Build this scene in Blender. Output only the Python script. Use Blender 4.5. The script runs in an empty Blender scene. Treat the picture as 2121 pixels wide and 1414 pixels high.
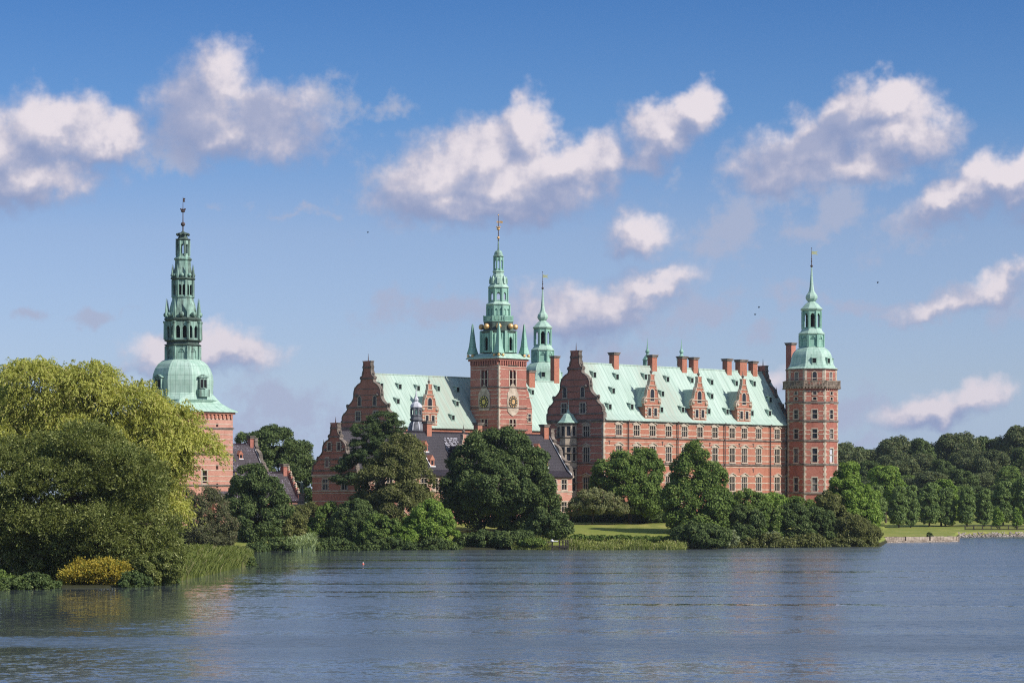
import bpy, math, random
import numpy as np
from mathutils import Vector, Matrix

# ------------------------------------------------------------------ camera, sky, sun, exposure
SC = bpy.context.scene
COL = SC.collection
F = 5800.0            # focal length in photo pixels (photo is 2121 wide)
CX, HY, CH = 1060.5, 1040.0, 8.4   # principal column, horizon row, eye height over the water
PI = math.pi
rad = math.radians

cam_d = bpy.data.cameras.new('camera')
cam = bpy.data.objects.new('camera', cam_d)
COL.objects.link(cam)
cam.location = (0, 0, CH)
cam.rotation_euler = (PI / 2, 0, 0)
cam_d.sensor_width = 36.0
cam_d.lens = 36.0 * F / 2121.0
cam_d.shift_y = (HY - 707.0) / 2121.0
cam_d.clip_start = 1.0
cam_d.clip_end = 20000.0
SC.camera = cam

SUN_AZ, SUN_EL = rad(-31.0), rad(37.0)      # math angle from +X, towards the sun
sd = Vector((math.cos(SUN_AZ) * math.cos(SUN_EL), math.sin(SUN_AZ) * math.cos(SUN_EL), math.sin(SUN_EL)))
sun_d = bpy.data.lights.new('sun', 'SUN')
sun_d.energy = 5.0
sun_d.angle = rad(0.5)
sun_d.color = (1.0, 0.955, 0.89)
sun = bpy.data.objects.new('sun', sun_d)
COL.objects.link(sun)
sun.rotation_euler = (-sd).to_track_quat('-Z', 'Y').to_euler()
sun.location = sd * 900

SC.view_settings.view_transform = 'Standard'
SC.view_settings.look = 'None'
SC.view_settings.exposure = 0.0
SC.view_settings.gamma = 1.0
SC.view_settings.use_curve_mapping = False
SC.cycles.max_bounces = 5
SC.cycles.diffuse_bounces = 2
SC.cycles.glossy_bounces = 2
SC.cycles.transmission_bounces = 2
SC.cycles.transparent_max_bounces = 4
SC.cycles.use_denoising = False
SC.cycles.pixel_filter_type = 'BLACKMAN_HARRIS'
SC.cycles.filter_width = 1.15
SC.cycles.caustics_reflective = False
SC.cycles.caustics_refractive = False


class NT:
    """tiny helper to wire shader nodes"""
    def __init__(self, tree):
        self.t = tree
        self.n = tree.nodes
        self.l = tree.links

    def new(self, typ, **kw):
        nd = self.n.new(typ)
        for k, v in kw.items():
            setattr(nd, k, v)
        return nd

    def put(self, sock, val):
        if hasattr(val, 'is_output') or isinstance(val, bpy.types.NodeSocket):
            self.l.new(val, sock)
        else:
            sock.default_value = val

    def math(self, op, a, b=0.0, c=0.0, clamp=False):
        nd = self.new('ShaderNodeMath', operation=op, use_clamp=clamp)
        self.put(nd.inputs[0], a)
        self.put(nd.inputs[1], b)
        self.put(nd.inputs[2], c)
        return nd.outputs[0]

    def vmath(self, op, a, b=(0, 0, 0), out=0):
        nd = self.new('ShaderNodeVectorMath', operation=op)
        self.put(nd.inputs[0], a)
        self.put(nd.inputs[1], b)
        return nd.outputs[out]

    def scale(self, v, s):
        nd = self.new('ShaderNodeVectorMath', operation='SCALE')
        self.put(nd.inputs[0], v)
        self.put(nd.inputs[3], s)
        return nd.outputs[0]

    def noise(self, vec, scale, detail=4.0, rough=0.55, out=0, dist=0.0, dim='3D'):
        nd = self.new('ShaderNodeTexNoise', noise_dimensions=dim)
        self.put(nd.inputs['Vector'], vec)
        nd.inputs['Scale'].default_value = scale
        nd.inputs['Detail'].default_value = detail
        nd.inputs['Roughness'].default_value = rough
        nd.inputs['Distortion'].default_value = dist
        return nd.outputs[out]

    def ramp(self, fac, stops, interp='LINEAR'):
        nd = self.new('ShaderNodeValToRGB')
        cr = nd.color_ramp
        cr.interpolation = interp
        while len(cr.elements) < len(stops):
            cr.elements.new(0.5)
        for e, (p, c) in zip(cr.elements, stops):
            e.position = p
            e.color = (c[0], c[1], c[2], 1.0) if hasattr(c, '__len__') else (c, c, c, 1.0)
        self.put(nd.inputs[0], fac)
        return nd.outputs[0]

    def mix(self, fac, a, b, blend='MIX'):
        nd = self.new('ShaderNodeMix', data_type='RGBA', blend_type=blend)
        self.put(nd.inputs[0], fac)
        for i, v in ((6, a), (7, b)):
            if isinstance(v, bpy.types.NodeSocket):
                self.l.new(v, nd.inputs[i])
            else:
                nd.inputs[i].default_value = (v[0], v[1], v[2], 1.0)
        return nd.outputs[2]

    def smooth(self, x, a, b, lo=0.0, hi=1.0):
        nd = self.new('ShaderNodeMapRange', interpolation_type='SMOOTHSTEP')
        self.put(nd.inputs[0], x)
        nd.inputs[1].default_value = a
        nd.inputs[2].default_value = b
        nd.inputs[3].default_value = lo
        nd.inputs[4].default_value = hi
        return nd.outputs[0]

    def mapping(self, vec, scale=(1, 1, 1), loc=(0, 0, 0), rot=(0, 0, 0)):
        nd = self.new('ShaderNodeMapping')
        self.put(nd.inputs[0], vec)
        nd.inputs[1].default_value = loc
        nd.inputs[2].default_value = rot
        nd.inputs[3].default_value = scale
        return nd.outputs[0]


# clouds as directions on the sky: azimuth/elevation patches, (column, row, half width, half height, tilt, weight)
CLOUDS = [
    (-30, 300, 150, 80, 0, 1.0), (115, 250, 110, 55, 0, 1.0), (225, 262, 72, 44, 0.2, 0.9), (50, 345, 135, 42, 0.1, 0.9),
    (458, 145, 58, 58, 0, 0.75), (425, 215, 84, 68, 0, 0.8), (555, 225, 92, 62, 0, 0.75), (615, 190, 44, 40, 0, 0.5), (490, 268, 140, 40, 0, 0.7),
    (1097, 238, 46, 56, 0, 1.1), (1010, 300, 110, 66, 0.3, 1.1), (910, 345, 105, 66, 0.4, 1.0), (1060, 345, 140, 66, 0, 1.1),
    (1185, 318, 90, 50, 0, 0.95), (1250, 300, 55, 42, 0, 0.7), (930, 390, 125, 36, 0, 0.9), (1040, 395, 110, 32, 0, 0.8),
    (1445, 205, 42, 36, 0.5, 1.0), (1380, 240, 64, 44, 0.3, 1.0), (1345, 285, 46, 32, 0, 0.7),
    (1845, 185, 46, 42, 0, 1.1), (1775, 220, 105, 46, 0.4, 1.0), (1870, 245, 85, 52, 0, 1.0), (1680, 285, 120, 50, 0.3, 0.9),
    (1625, 325, 85, 38, 0, 0.8), (1790, 300, 100, 36, 0.1, 0.8), (1935, 225, 34, 34, 0, 0.4),
    (2085, 340, 75, 38, 0, 0.95), (2000, 378, 90, 34, 0.35, 0.85), (1930, 415, 60, 22, 0.25, 0.5), (2135, 375, 60, 40, 0, 0.8),
    (1330, 455, 62, 36, 0, 0.7), (1355, 568, 80, 26, 0.35, 0.7), (1265, 608, 110, 44, 0.3, 0.75), (1165, 615, 110, 50, 0, 0.65), (1190, 650, 90, 22, 0, 0.5),
    (2065, 563, 75, 24, 0.38, 0.62), (1965, 607, 75, 18, 0.3, 0.55), (2125, 545, 40, 26, 0.3, 0.5), (1955, 812, 105, 32, 0.25, 0.9), (2040, 782, 50, 28, 0.2, 0.8),
    (335, 708, 60, 28, 0, 0.8), (430, 690, 58, 38, 0, 0.9), (500, 696, 66, 36, 0, 0.85), (1600, 752, 55, 26, 0, 0.6),
    (-400, 500, 160, 60, 0, 0.8), (2600, 250, 220, 90, 0, 1.0), (600, -500, 260, 110, 0, 1), (1700, -700, 300, 120, 0, 1),
]
# thinner, greyer scraps of cloud
WISPS = [
    (1525, 425, 50, 44, 0.7, 0.9), (1500, 480, 55, 26, 0, 0.7), (1745, 410, 50, 40, 0.7, 0.9), (1700, 445, 70, 20, 0, 0.7), (930, 610, 130, 34, 0, 0.8), (850, 625, 70, 22, 0, 0.6),
    (1950, 608, 90, 24, 0.3, 0.9), (2090, 590, 50, 40, 0.6, 0.6), (565, 805, 95, 36, 0, 0.9), (620, 840, 70, 26, 0, 0.8), (500, 850, 120, 26, 0, 0.6),
    (215, 640, 42, 16, 0.3, 0.7), (55, 635, 34, 14, 0, 0.6), (1440, 622, 80, 42, 0.5, 0.7), (1270, 720, 85, 36, 0, 0.8), (820, 200, 32, 18, 0, 0.6),
    (1635, 580, 40, 16, 0, 0.6), (1750, 605, 75, 13, -0.3, 0.6), (1590, 650, 36, 14, 0.5, 0.5), (1780, 895, 50, 16, 0.3, 0.6), (690, 850, 50, 40, 0, 0.6), (1770, 820, 60, 40, 0, 0.6), (680, 180, 60, 40, 0, 0.6),
    (640, 410, 90, 7, -0.05, 0.4), (1880, 440, 60, 40, 0.3, 0.5), (830, 360, 60, 60, 0, 0.5), (1700, 340, 160, 40, 0.1, 0.5), (360, 290, 70, 34, 0, 0.7),
]
# flanks turned away from the sun
SHADED = [
    (1700, 262, 105, 36, 0.45, 1.0), (1610, 300, 55, 40, 0.2, 0.7), (1790, 240, 45, 20, 0.4, 0.8), (2000, 415, 120, 26, 0.35, 0.9), (380, 240, 80, 90, 0, 0.8), (560, 210, 90, 50, 0.2, 0.7), (450, 300, 150, 26, 0, 0.7), (640, 240, 50, 60, 0, 0.6),
    (860, 420, 80, 30, 0.2, 0.7), (1100, 430, 120, 26, 0, 0.6), (1230, 650, 120, 26, 0.2, 0.6), (-10, 385, 120, 30, 0.1, 0.5), (1250, 340, 60, 24, 0, 0.4), (480, 735, 110, 20, 0, 0.6), (1960, 850, 110, 18, 0.2, 0.6),
]


def build_world():
    w = bpy.data.worlds.new('World')
    SC.world = w
    w.use_nodes = True
    t = NT(w.node_tree)
    t.n.clear()
    def blobs(k, Q, lst, grow):
        acc = None
        for (x, y, a, b, rot, s) in lst:
            az = math.atan((x - CX) / F) * F
            sa, sb = a * grow, b * grow
            if rot:
                m = k.new('ShaderNodeMapping', vector_type='TEXTURE')
                k.l.new(Q, m.inputs[0])
                m.inputs[1].default_value = (az, HY - y, 0)
                m.inputs[2].default_value = (0, 0, rot)
                m.inputs[3].default_value = (sa, sb, 1)
                m = m.outputs[0]
            else:
                m = k.new('ShaderNodeVectorMath', operation='MULTIPLY_ADD')
                k.l.new(Q, m.inputs[0])
                m.inputs[1].default_value = (1 / sa, 1 / sb, 0)
                m.inputs[2].default_value = (-az / sa, (y - HY) / sb, 0)
                m = m.outputs[0]
            f = k.vmath('LENGTH', m, out=1)
            f = k.math('MULTIPLY_ADD', f, -s, s)
            acc = f if acc is None else k.math('SMOOTH_MAX', acc, f, 0.16)
        return acc

    # cloud field group
    g = bpy.data.node_groups.new('cloud_field', 'ShaderNodeTree')
    g.interface.new_socket('Q', in_out='INPUT', socket_type='NodeSocketVector')
    g.interface.new_socket('P', in_out='INPUT', socket_type='NodeSocketVector')
    g.interface.new_socket('D', in_out='OUTPUT', socket_type='NodeSocketFloat')
    k = NT(g)
    gi = k.new('NodeGroupInput')
    go = k.new('NodeGroupOutput')
    acc = blobs(k, gi.outputs[0], CLOUDS, 1.60)
    fb = k.math('SUBTRACT', k.noise(gi.outputs[1], 0.020, 5.0, 0.56, dim='2D'), 0.5)
    k.l.new(k.math('MULTIPLY_ADD', fb, 0.56, k.math('ADD', acc, 0.05)), go.inputs[0])
    # direction -> azimuth/elevation
    tc = t.new('ShaderNodeTexCoord')
    sep = t.new('ShaderNodeSeparateXYZ')
    t.l.new(tc.outputs['Generated'], sep.inputs[0])
    az = t.math('ARCTAN2', sep.outputs[0], sep.outputs[1])
    el = t.math('ARCSINE', sep.outputs[2])
    cmb = t.new('ShaderNodeCombineXYZ')
    t.l.new(t.math('MULTIPLY', az, F), cmb.inputs[0])
    t.l.new(t.math('MULTIPLY', el, F), cmb.inputs[1])
    P = cmb.outputs[0]

    wv = t.scale(t.vmath('SUBTRACT', t.noise(P, 0.009, 1.0, 0.5, out=1, dim='2D'), (0.5, 0.5, 0.5)), 70.0)
    wv2 = t.scale(t.vmath('SUBTRACT', t.noise(P, 0.036, 2.0, 0.55, out=1, dim='2D'), (0.5, 0.5, 0.5)), 30.0)
    Q = t.vmath('MULTIPLY', t.vmath('ADD', t.vmath('ADD', t.vmath('ADD', P, (4, 34, 0)), wv), wv2), (1, 1, 0))

    def field(q, p):
        nd = t.new('ShaderNodeGroup')
        nd.node_tree = g
        t.l.new(q, nd.inputs[0])
        t.l.new(p, nd.inputs[1])
        return nd.outputs[0]

    def after(vec, val):
        # evaluate one field after another (keeps the shader small)
        return t.vmath('ADD', vec, t.scale(val, 1e-9))
    D1 = field(Q, P)
    off = (24.0, 46.0, 0)
    D2 = field(t.vmath('ADD', after(Q, D1), off), t.vmath('ADD', after(P, D1), off))
    alpha = t.math('MULTIPLY', t.smooth(D1, -0.07, 0.56), 0.96)
    shd = t.smooth(t.math('MULTIPLY_ADD', t.math('SUBTRACT', t.noise(P, 0.022, 4.0, 0.6, dim='2D'), 0.5), 0.5, blobs(t, after(Q, D2), SHADED, 1.3)), 0.05, 0.6)
    wsp = t.math('MULTIPLY_ADD', t.math('SUBTRACT', t.noise(P, 0.017, 5.0, 0.62, dim='2D'), 0.5), 1.5, blobs(t, after(Q, shd), WISPS, 1.6))
    wsp = t.math('MULTIPLY', t.smooth(wsp, -0.08, 0.66), 0.88)
    lit = t.math('SUBTRACT', D1, D2)
    inner = t.math('SUBTRACT', t.noise(P, 0.008, 4.0, 0.55, dim='2D'), 0.5)
    lit = t.math('MULTIPLY_ADD', lit, 0.95, t.math('MULTIPLY', D1, 0.34))
    lit = t.math('MULTIPLY_ADD', inner, 0.75, lit)
    lit = t.smooth(lit, -0.40, 0.78)
    lit = t.math('MULTIPLY', lit, t.math('MULTIPLY_ADD', shd, -0.68, 1.0))
    lit = t.math('MULTIPLY', lit, t.smooth(el, 0.03, 0.11, 0.88, 1.0))
    ccol = t.ramp(lit, [(0.0, (0.275, 0.335, 0.53)), (0.4, (0.42, 0.445, 0.60)), (0.75, (0.60, 0.575, 0.67)), (1.0, (0.83, 0.76, 0.80))])
    # clear sky
    sky = t.new('ShaderNodeTexSky', sky_type='NISHITA')
    sky.sun_disc = False
    sky.sun_elevation = SUN_EL
    sky.sun_rotation = PI / 2 - SUN_AZ
    sky.altitude = 20
    sky.air_density = 1.0
    sky.dust_density = 0.6
    sky.ozone_density = 2.0
    base = t.scale(sky.outputs[0], 0.11)
    tint = t.ramp(t.math('MULTIPLY', el, 1.0 / 0.5, clamp=True), SKY_TINT)
    base = t.mix(1.0, base, tint, 'MULTIPLY')
    above = t.smooth(el, -0.002, 0.004)
    base = t.mix(t.math('MULTIPLY', wsp, above), base, (0.40, 0.455, 0.62))
    colr = t.mix(t.math('MULTIPLY', alpha, above), base, ccol)
    bg = t.new('ShaderNodeBackground')
    t.l.new(colr, bg.inputs[0])
    bg.inputs[1].default_value = 1.0
    out = t.new('ShaderNodeOutputWorld')
    t.l.new(bg.outputs[0], out.inputs[0])


SKY_TINT = [(0.0034, (0.865, 1.085, 1.814)), (0.031, (0.72, 0.894, 1.543)), (0.0879, (0.729, 0.815, 1.208)), (0.1907, (0.689, 0.742, 1.031)), (0.2724, (0.394, 0.608, 0.959)), (0.3552, (0.267, 0.499, 0.866)), (0.45, (0.30, 0.53, 0.90)), (0.6, (0.42, 0.63, 0.98)), (0.8, (0.80, 0.92, 1.08)), (1.0, (1.55, 1.45, 1.30))]
build_world()

# ------------------------------------------------------------------ mesh helpers
class MB:
    def __init__(self):
        self.v = []
        self.f = []

    def add(self, pts, faces):
        o = len(self.v)
        self.v.extend([tuple(p) for p in pts])
        self.f.extend([tuple(i + o for i in f) for f in faces])
        return self

    def quad(self, a, b, c, d):
        return self.add([a, b, c, d], [(0, 1, 2, 3)])

    def box(self, x0, x1, y0, y1, z0, z1):
        p = [(x0, y0, z0), (x1, y0, z0), (x1, y1, z0), (x0, y1, z0), (x0, y0, z1), (x1, y0, z1), (x1, y1, z1), (x0, y1, z1)]
        return self.add(p, [(0, 3, 2, 1), (4, 5, 6, 7), (0, 1, 5, 4), (1, 2, 6, 5), (2, 3, 7, 6), (3, 0, 4, 7)])

    def obox(self, c, ax, hx, hy, z0, z1):
        """box with its x axis turned by angle ax, centre c=(x,y)"""
        ca, sa = math.cos(ax), math.sin(ax)
        q = [(-hx, -hy), (hx, -hy), (hx, hy), (-hx, hy)]
        q = [(c[0] + a * ca - b * sa, c[1] + a * sa + b * ca) for a, b in q]
        p = [(x, y, z0) for x, y in q] + [(x, y, z1) for x, y in q]
        return self.add(p, [(3, 2, 1, 0), (4, 5, 6, 7), (0, 1, 5, 4), (1, 2, 6, 5), (2, 3, 7, 6), (3, 0, 4, 7)])

    def prism(self, poly, fn, d0, d1):
        """poly: 2D outline; fn(a, b, d) -> 3D; extruded from d0 to d1"""
        n = len(poly)
        p = [fn(a, b, d0) for a, b in poly] + [fn(a, b, d1) for a, b in poly]
        fs = [tuple(range(n - 1, -1, -1)), tuple(range(n, 2 * n))]
        fs += [(i, (i + 1) % n, n + (i + 1) % n, n + i) for i in range(n)]
        return self.add(p, fs)

    def lathe(self, prof, n=8, ph=PI / 8, cx=0, cy=0, cap=True):
        rings = []
        pts = []
        for r, z in prof:
            for i in range(n):
                a = ph + 2 * PI * i / n
                pts.append((cx + r * math.cos(a), cy + r * math.sin(a), z))
        fs = []
        for j in range(len(prof) - 1):
            for i in range(n):
                a, b = j * n + i, j * n + (i + 1) % n
                fs.append((a, b, b + n, a + n))
        if cap:
            fs.append(tuple(range(n - 1, -1, -1)))
            m = (len(prof) - 1) * n
            fs.append(tuple(range(m, m + n)))
        return self.add(pts, fs)

    def tube(self, pts, radii, n=6):
        o = []
        P = [Vector(p) for p in pts]
        for i, p in enumerate(P):
            t = (P[min(i + 1, len(P) - 1)] - P[max(i - 1, 0)]).normalized()
            a = t.cross(Vector((0.13, 0.97, 0.2)))
            if a.length < 1e-4:
                a = t.cross(Vector((1, 0, 0)))
            a.normalize()
            b = t.cross(a)
            for k in range(n):
                q = 2 * PI * k / n
                o.append(p + (a * math.cos(q) + b * math.sin(q)) * radii[i])
        fs = [(j * n + i, j * n + (i + 1) % n, (j + 1) * n + (i + 1) % n, (j + 1) * n + i) for j in range(len(P) - 1) for i in range(n)]
        m = (len(P) - 1) * n
        fs += [tuple(range(n - 1, -1, -1)), tuple(range(m, m + n))]
        return self.add(o, fs)

    def sphere(self, c, r, n=10, m=6, sz=1.0):
        prof = [(max(0.001, r * math.sin(PI * k / m)), c[2] - r * sz * math.cos(PI * k / m)) for k in range(m + 1)]
        return self.lathe(prof, n, 0, c[0], c[1])

    def wall(self, P0, P1, z0, z1, holes=(), rev=0.32):
        """wall face seen with P0 on the left; rectangular openings (s0,s1,za,zb) with reveals"""
        dx, dy = P1[0] - P0[0], P1[1] - P0[1]
        L = math.hypot(dx, dy)
        dx, dy = dx / L, dy / L
        nx, ny = dy, -dx

        def pt(s, z, d=0.0):
            return (P0[0] + dx * s - nx * d, P0[1] + dy * s - ny * d, z)
        holes = [h for h in holes if h[0] > 0.02 and h[1] < L - 0.02]
        ss = sorted(set([0, L] + [round(h[i], 4) for h in holes for i in (0, 1)]))
        zs = sorted(set([z0, z1] + [round(h[i], 4) for h in holes for i in (2, 3)]))
        for i in range(len(zs) - 1):
            zc = (zs[i] + zs[i + 1]) / 2
            hs = [h for h in holes if h[2] < zc < h[3]]
            run = None
            for j in range(len(ss) - 1):
                sc = (ss[j] + ss[j + 1]) / 2
                hol = any(h[0] < sc < h[1] for h in hs)
                if not hol and run is None:
                    run = ss[j]
                if run is not None and (hol or j == len(ss) - 2):
                    e = ss[j] if hol else ss[j + 1]
                    self.quad(pt(run, zs[i]), pt(e, zs[i]), pt(e, zs[i + 1]), pt(run, zs[i + 1]))
                    run = None
        for (a, b, c, d) in holes:
            self.quad(pt(a, c), pt(a, d), pt(a, d, rev), pt(a, c, rev))
            self.quad(pt(b, d), pt(b, c), pt(b, c, rev), pt(b, d, rev))
            self.quad(pt(a, d), pt(b, d), pt(b, d, rev), pt(a, d, rev))
            self.quad(pt(b, c), pt(a, c), pt(a, c, rev), pt(b, c, rev))
        return self

    def mesh(self, name, mat, org=(0, 0, 0), smooth=False):
        me = bpy.data.meshes.new(name)
        me.from_pydata([(x - org[0], y - org[1], z - org[2]) for x, y, z in self.v], [], self.f)
        me.materials.append(mat)
        if smooth:
            for p in me.polygons:
                p.use_smooth = True
        me.update()
        return me


def tag(o, label=None, cat=None, group=None, kind=None):
    if label:
        o['label'] = label
    if cat:
        o['category'] = cat
    if group:
        o['group'] = group
    if kind:
        o['kind'] = kind
    return o


def empty(name, loc, rz=0.0, label=None, cat=None, group=None, org=None):
    o = bpy.data.objects.new(name, None)
    COL.objects.link(o)
    o.location = loc
    o.rotation_euler = (0, 0, rz)
    o.empty_display_size = 1.0
    o['_o'] = list(org if org is not None else (0, 0, 0))
    return tag(o, label, cat, group)


def org_of(t):
    while t.parent:
        t = t.parent
    return tuple(t.get('_o', (0, 0, 0)))


def part(mb, name, mat, thing, smooth=False, label=None):
    """a child mesh given in the thing's own frame; thing may be another part for a sub-part"""
    me = mb.mesh(name, mat, org_of(thing), smooth)
    o = bpy.data.objects.new(name, me)
    COL.objects.link(o)
    o.parent = thing
    return tag(o, label)


def inst(name, me, thing, loc, rz=0.0, scale=(1, 1, 1), sub=False):
    """a child sharing a mesh; loc in the thing's frame"""
    o = bpy.data.objects.new(name, me)
    COL.objects.link(o)
    o.parent = thing
    g = (0, 0, 0) if sub else org_of(thing)
    o.location = (loc[0] - g[0], loc[1] - g[1], loc[2] - g[2])
    o.rotation_euler = (0, 0, rz)
    o.scale = scale
    return o


# ------------------------------------------------------------------ materials
def new_mat(name):
    m = bpy.data.materials.new(name)
    m.use_nodes = True
    t = NT(m.node_tree)
    t.n.clear()
    out = t.new('ShaderNodeOutputMaterial')
    return m, t, out


def principled(t, out, col, rough=0.8, spec=0.3, metal=0.0, normal=None):
    p = t.new('ShaderNodeBsdfPrincipled')
    t.put(p.inputs['Base Color'], col if isinstance(col, bpy.types.NodeSocket) else (col[0], col[1], col[2], 1))
    t.put(p.inputs['Roughness'], rough)
    p.inputs['Specular IOR Level'].default_value = spec
    p.inputs['Metallic'].default_value = metal
    if normal is not None:
        t.l.new(normal, p.inputs['Normal'])
    t.l.new(p.outputs[0], out.inputs[0])
    return p


def objco(t):
    return t.new('ShaderNodeTexCoord').outputs['Object']


def bump(t, h, dist=0.05, strength=0.6):
    b = t.new('ShaderNodeBump')
    t.l.new(h, b.inputs['Height'])
    b.inputs['Distance'].default_value = dist
    b.inputs['Strength'].default_value = strength
    return b.outputs[0]


def mat_brick(name, c0, c1, stain=0.35):
    m, t, out = new_mat(name)
    co = objco(t)
    n1 = t.noise(t.mapping(co, (2.2, 2.2, 5.0)), 1.0, 3.0, 0.7)
    n2 = t.noise(co, 0.22, 4.0, 0.6)
    n3 = t.noise(t.mapping(co, (0.5, 0.5, 0.07)), 1.0, 4.0, 0.65)
    col = t.mix(t.smooth(n1, 0.28, 0.72), c0, c1)
    col = t.mix(t.smooth(n2, 0.42, 0.72, 0, 0.55), col, (c1[0] * 1.12, c1[1] * 1.3, c1[2] * 1.35))
    col = t.mix(t.smooth(n3, 0.50, 0.78, 0, stain), col, (c0[0] * 0.42, c0[1] * 0.5, c0[2] * 0.55))
    nrm = bump(t, n1, 0.03, 0.5)
    principled(t, out, col, 0.88, 0.2, 0, nrm)
    return m


def mat_noisy(name, c0, c1, scale=1.0, rough=0.8, spec=0.3, stretch=(1, 1, 1), metal=0.0, bmp=0.03, lo=0.3, hi=0.7):
    m, t, out = new_mat(name)
    co = t.mapping(objco(t), stretch)
    n = t.noise(co, scale, 5.0, 0.62)
    col = t.mix(t.smooth(n, lo, hi), c0, c1)
    principled(t, out, col, rough, spec, metal, bump(t, n, bmp, 0.5) if bmp else None)
    return m


def mat_copper_roof(name, axis=0, dark=0.0):
    """patinated copper sheet with standing seams every 0.62 m and run-off streaks down the slope"""
    m, t, out = new_mat(name)
    co = objco(t)
    sep = t.new('ShaderNodeSeparateXYZ')
    t.l.new(co, sep.inputs[0])
    u = sep.outputs[axis]
    st = t.math('FRACT', t.math('MULTIPLY', u, 1 / 1.15))
    st = t.math('ABSOLUTE', t.math('SUBTRACT', st, 0.5))
    seam = t.smooth(st, 0.40, 0.5)
    s1 = (0.9, 0.06, 0.06) if axis == 0 else (0.06, 0.9, 0.06)
    n1 = t.noise(t.mapping(co, s1), 1.5, 4.0, 0.65)
    n2 = t.noise(co, 0.16, 4.0, 0.6)
    s2 = (2.2, 0.10, 0.10) if axis == 0 else (0.10, 2.2, 0.10)
    n3 = t.noise(t.mapping(co, s2, (7, 3, 1)), 0.9, 3.0, 0.7)
    col = t.mix(t.smooth(n1, 0.3, 0.7), (0.335, 0.445, 0.37), (0.455, 0.56, 0.475))
    col = t.mix(t.smooth(n2, 0.45, 0.75, 0, 0.35), col, (0.42, 0.48, 0.42))
    col = t.mix(t.smooth(n3, 0.57, 0.72, 0, 0.55 + dark), col, (0.17, 0.21, 0.165))
    col = t.mix(t.math('MULTIPLY', seam, 0.42), col, (0.17, 0.27, 0.21))
    n4 = t.noise(t.mapping(co, (0.045, 0.02, 0.02) if axis == 0 else (0.02, 0.045, 0.02), (2.3, 0, 0)), 1.0, 2.0, 0.5)
    col = t.mix(t.math('MULTIPLY', t.smooth(n4, 0.56, 0.66), t.smooth(n1, 0.35, 0.6, 0.1, 0.75)), col, (0.33, 0.345, 0.28))
    principled(t, out, col, 0.62, 0.3, 0, bump(t, seam, 0.06, 0.6))
    return m


def mat_copper_dome(name, nseam=48, dark=0.3, c=(0.40, 0.56, 0.455)):
    """patinated copper on round roofs and spires: seams by bearing, horizontal joints, black weathering"""
    m, t, out = new_mat(name)
    co = objco(t)
    sep = t.new('ShaderNodeSeparateXYZ')
    t.l.new(co, sep.inputs[0])
    ang = t.math('ARCTAN2', sep.outputs[1], sep.outputs[0])
    st = t.math('FRACT', t.math('MULTIPLY', ang, nseam / (2 * PI)))
    seam = t.smooth(t.math('ABSOLUTE', t.math('SUBTRACT', st, 0.5)), 0.43, 0.5)
    jz = t.math('FRACT', t.math('MULTIPLY', sep.outputs[2], 0.55))
    joint = t.smooth(t.math('ABSOLUTE', t.math('SUBTRACT', jz, 0.5)), 0.455, 0.5)
    seam = t.math('MAXIMUM', seam, t.math('MULTIPLY', joint, 0.7))
    n1 = t.noise(t.mapping(co, (1, 1, 0.25)), 0.9, 5.0, 0.65)
    n2 = t.noise(t.mapping(co, (1.3, 1.3, 0.16)), 0.8, 5.0, 0.7)
    col = t.mix(t.smooth(n1, 0.3, 0.7), (c[0] * 0.74, c[1] * 0.8, c[2] * 0.78), (c[0] * 1.12, c[1] * 1.05, c[2] * 1.08))
    col = t.mix(t.smooth(n2, 0.66 - dark * 0.4, 0.80 - dark * 0.28, 0, 0.8), col, (0.045, 0.055, 0.045))
    col = t.mix(t.math('MULTIPLY', seam, 0.55), col, (0.07, 0.12, 0.09))
    principled(t, out, col, 0.6, 0.3, 0, bump(t, n1, 0.04, 0.4))
    return m


def mat_slate(name, glint=0.12, c0=(0.014, 0.012, 0.017), c1=(0.038, 0.027, 0.036)):
    """glazed black pantiles"""
    m, t, out = new_mat(name)
    co = objco(t)
    sep = t.new('ShaderNodeSeparateXYZ')
    t.l.new(co, sep.inputs[0])
    rows = t.math('FRACT', t.math('MULTIPLY', sep.outputs[2], 3.2))
    cols = t.math('FRACT', t.math('MULTIPLY', sep.outputs[0], 3.6))
    n = t.noise(co, 3.0, 3.0, 0.7)
    n2 = t.noise(co, 0.35, 4.0, 0.6)
    col = t.mix(n2, c0, c1)
    col = t.mix(t.smooth(rows, 0.75, 1.0, 0, 0.6), col, (0.008, 0.007, 0.009))
    spk = t.noise(t.mapping(co, (4.2, 4.2, 6.5)), 1.0, 1.0, 0.5)
    spk = t.math('MULTIPLY', t.smooth(spk, 0.60, 0.70), t.smooth(n2, 0.42, 0.62))
    col = t.mix(t.math('MULTIPLY', spk, glint), col, (0.42, 0.39, 0.47))  # glints of the glaze painted into the colour as pale specks
    h = t.math('ADD', t.math('MULTIPLY', cols, 0.4), t.math('ADD', rows, n))
    principled(t, out, col, 0.5, 0.3, 0, bump(t, h, 0.08, 0.8))
    return m


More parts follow.
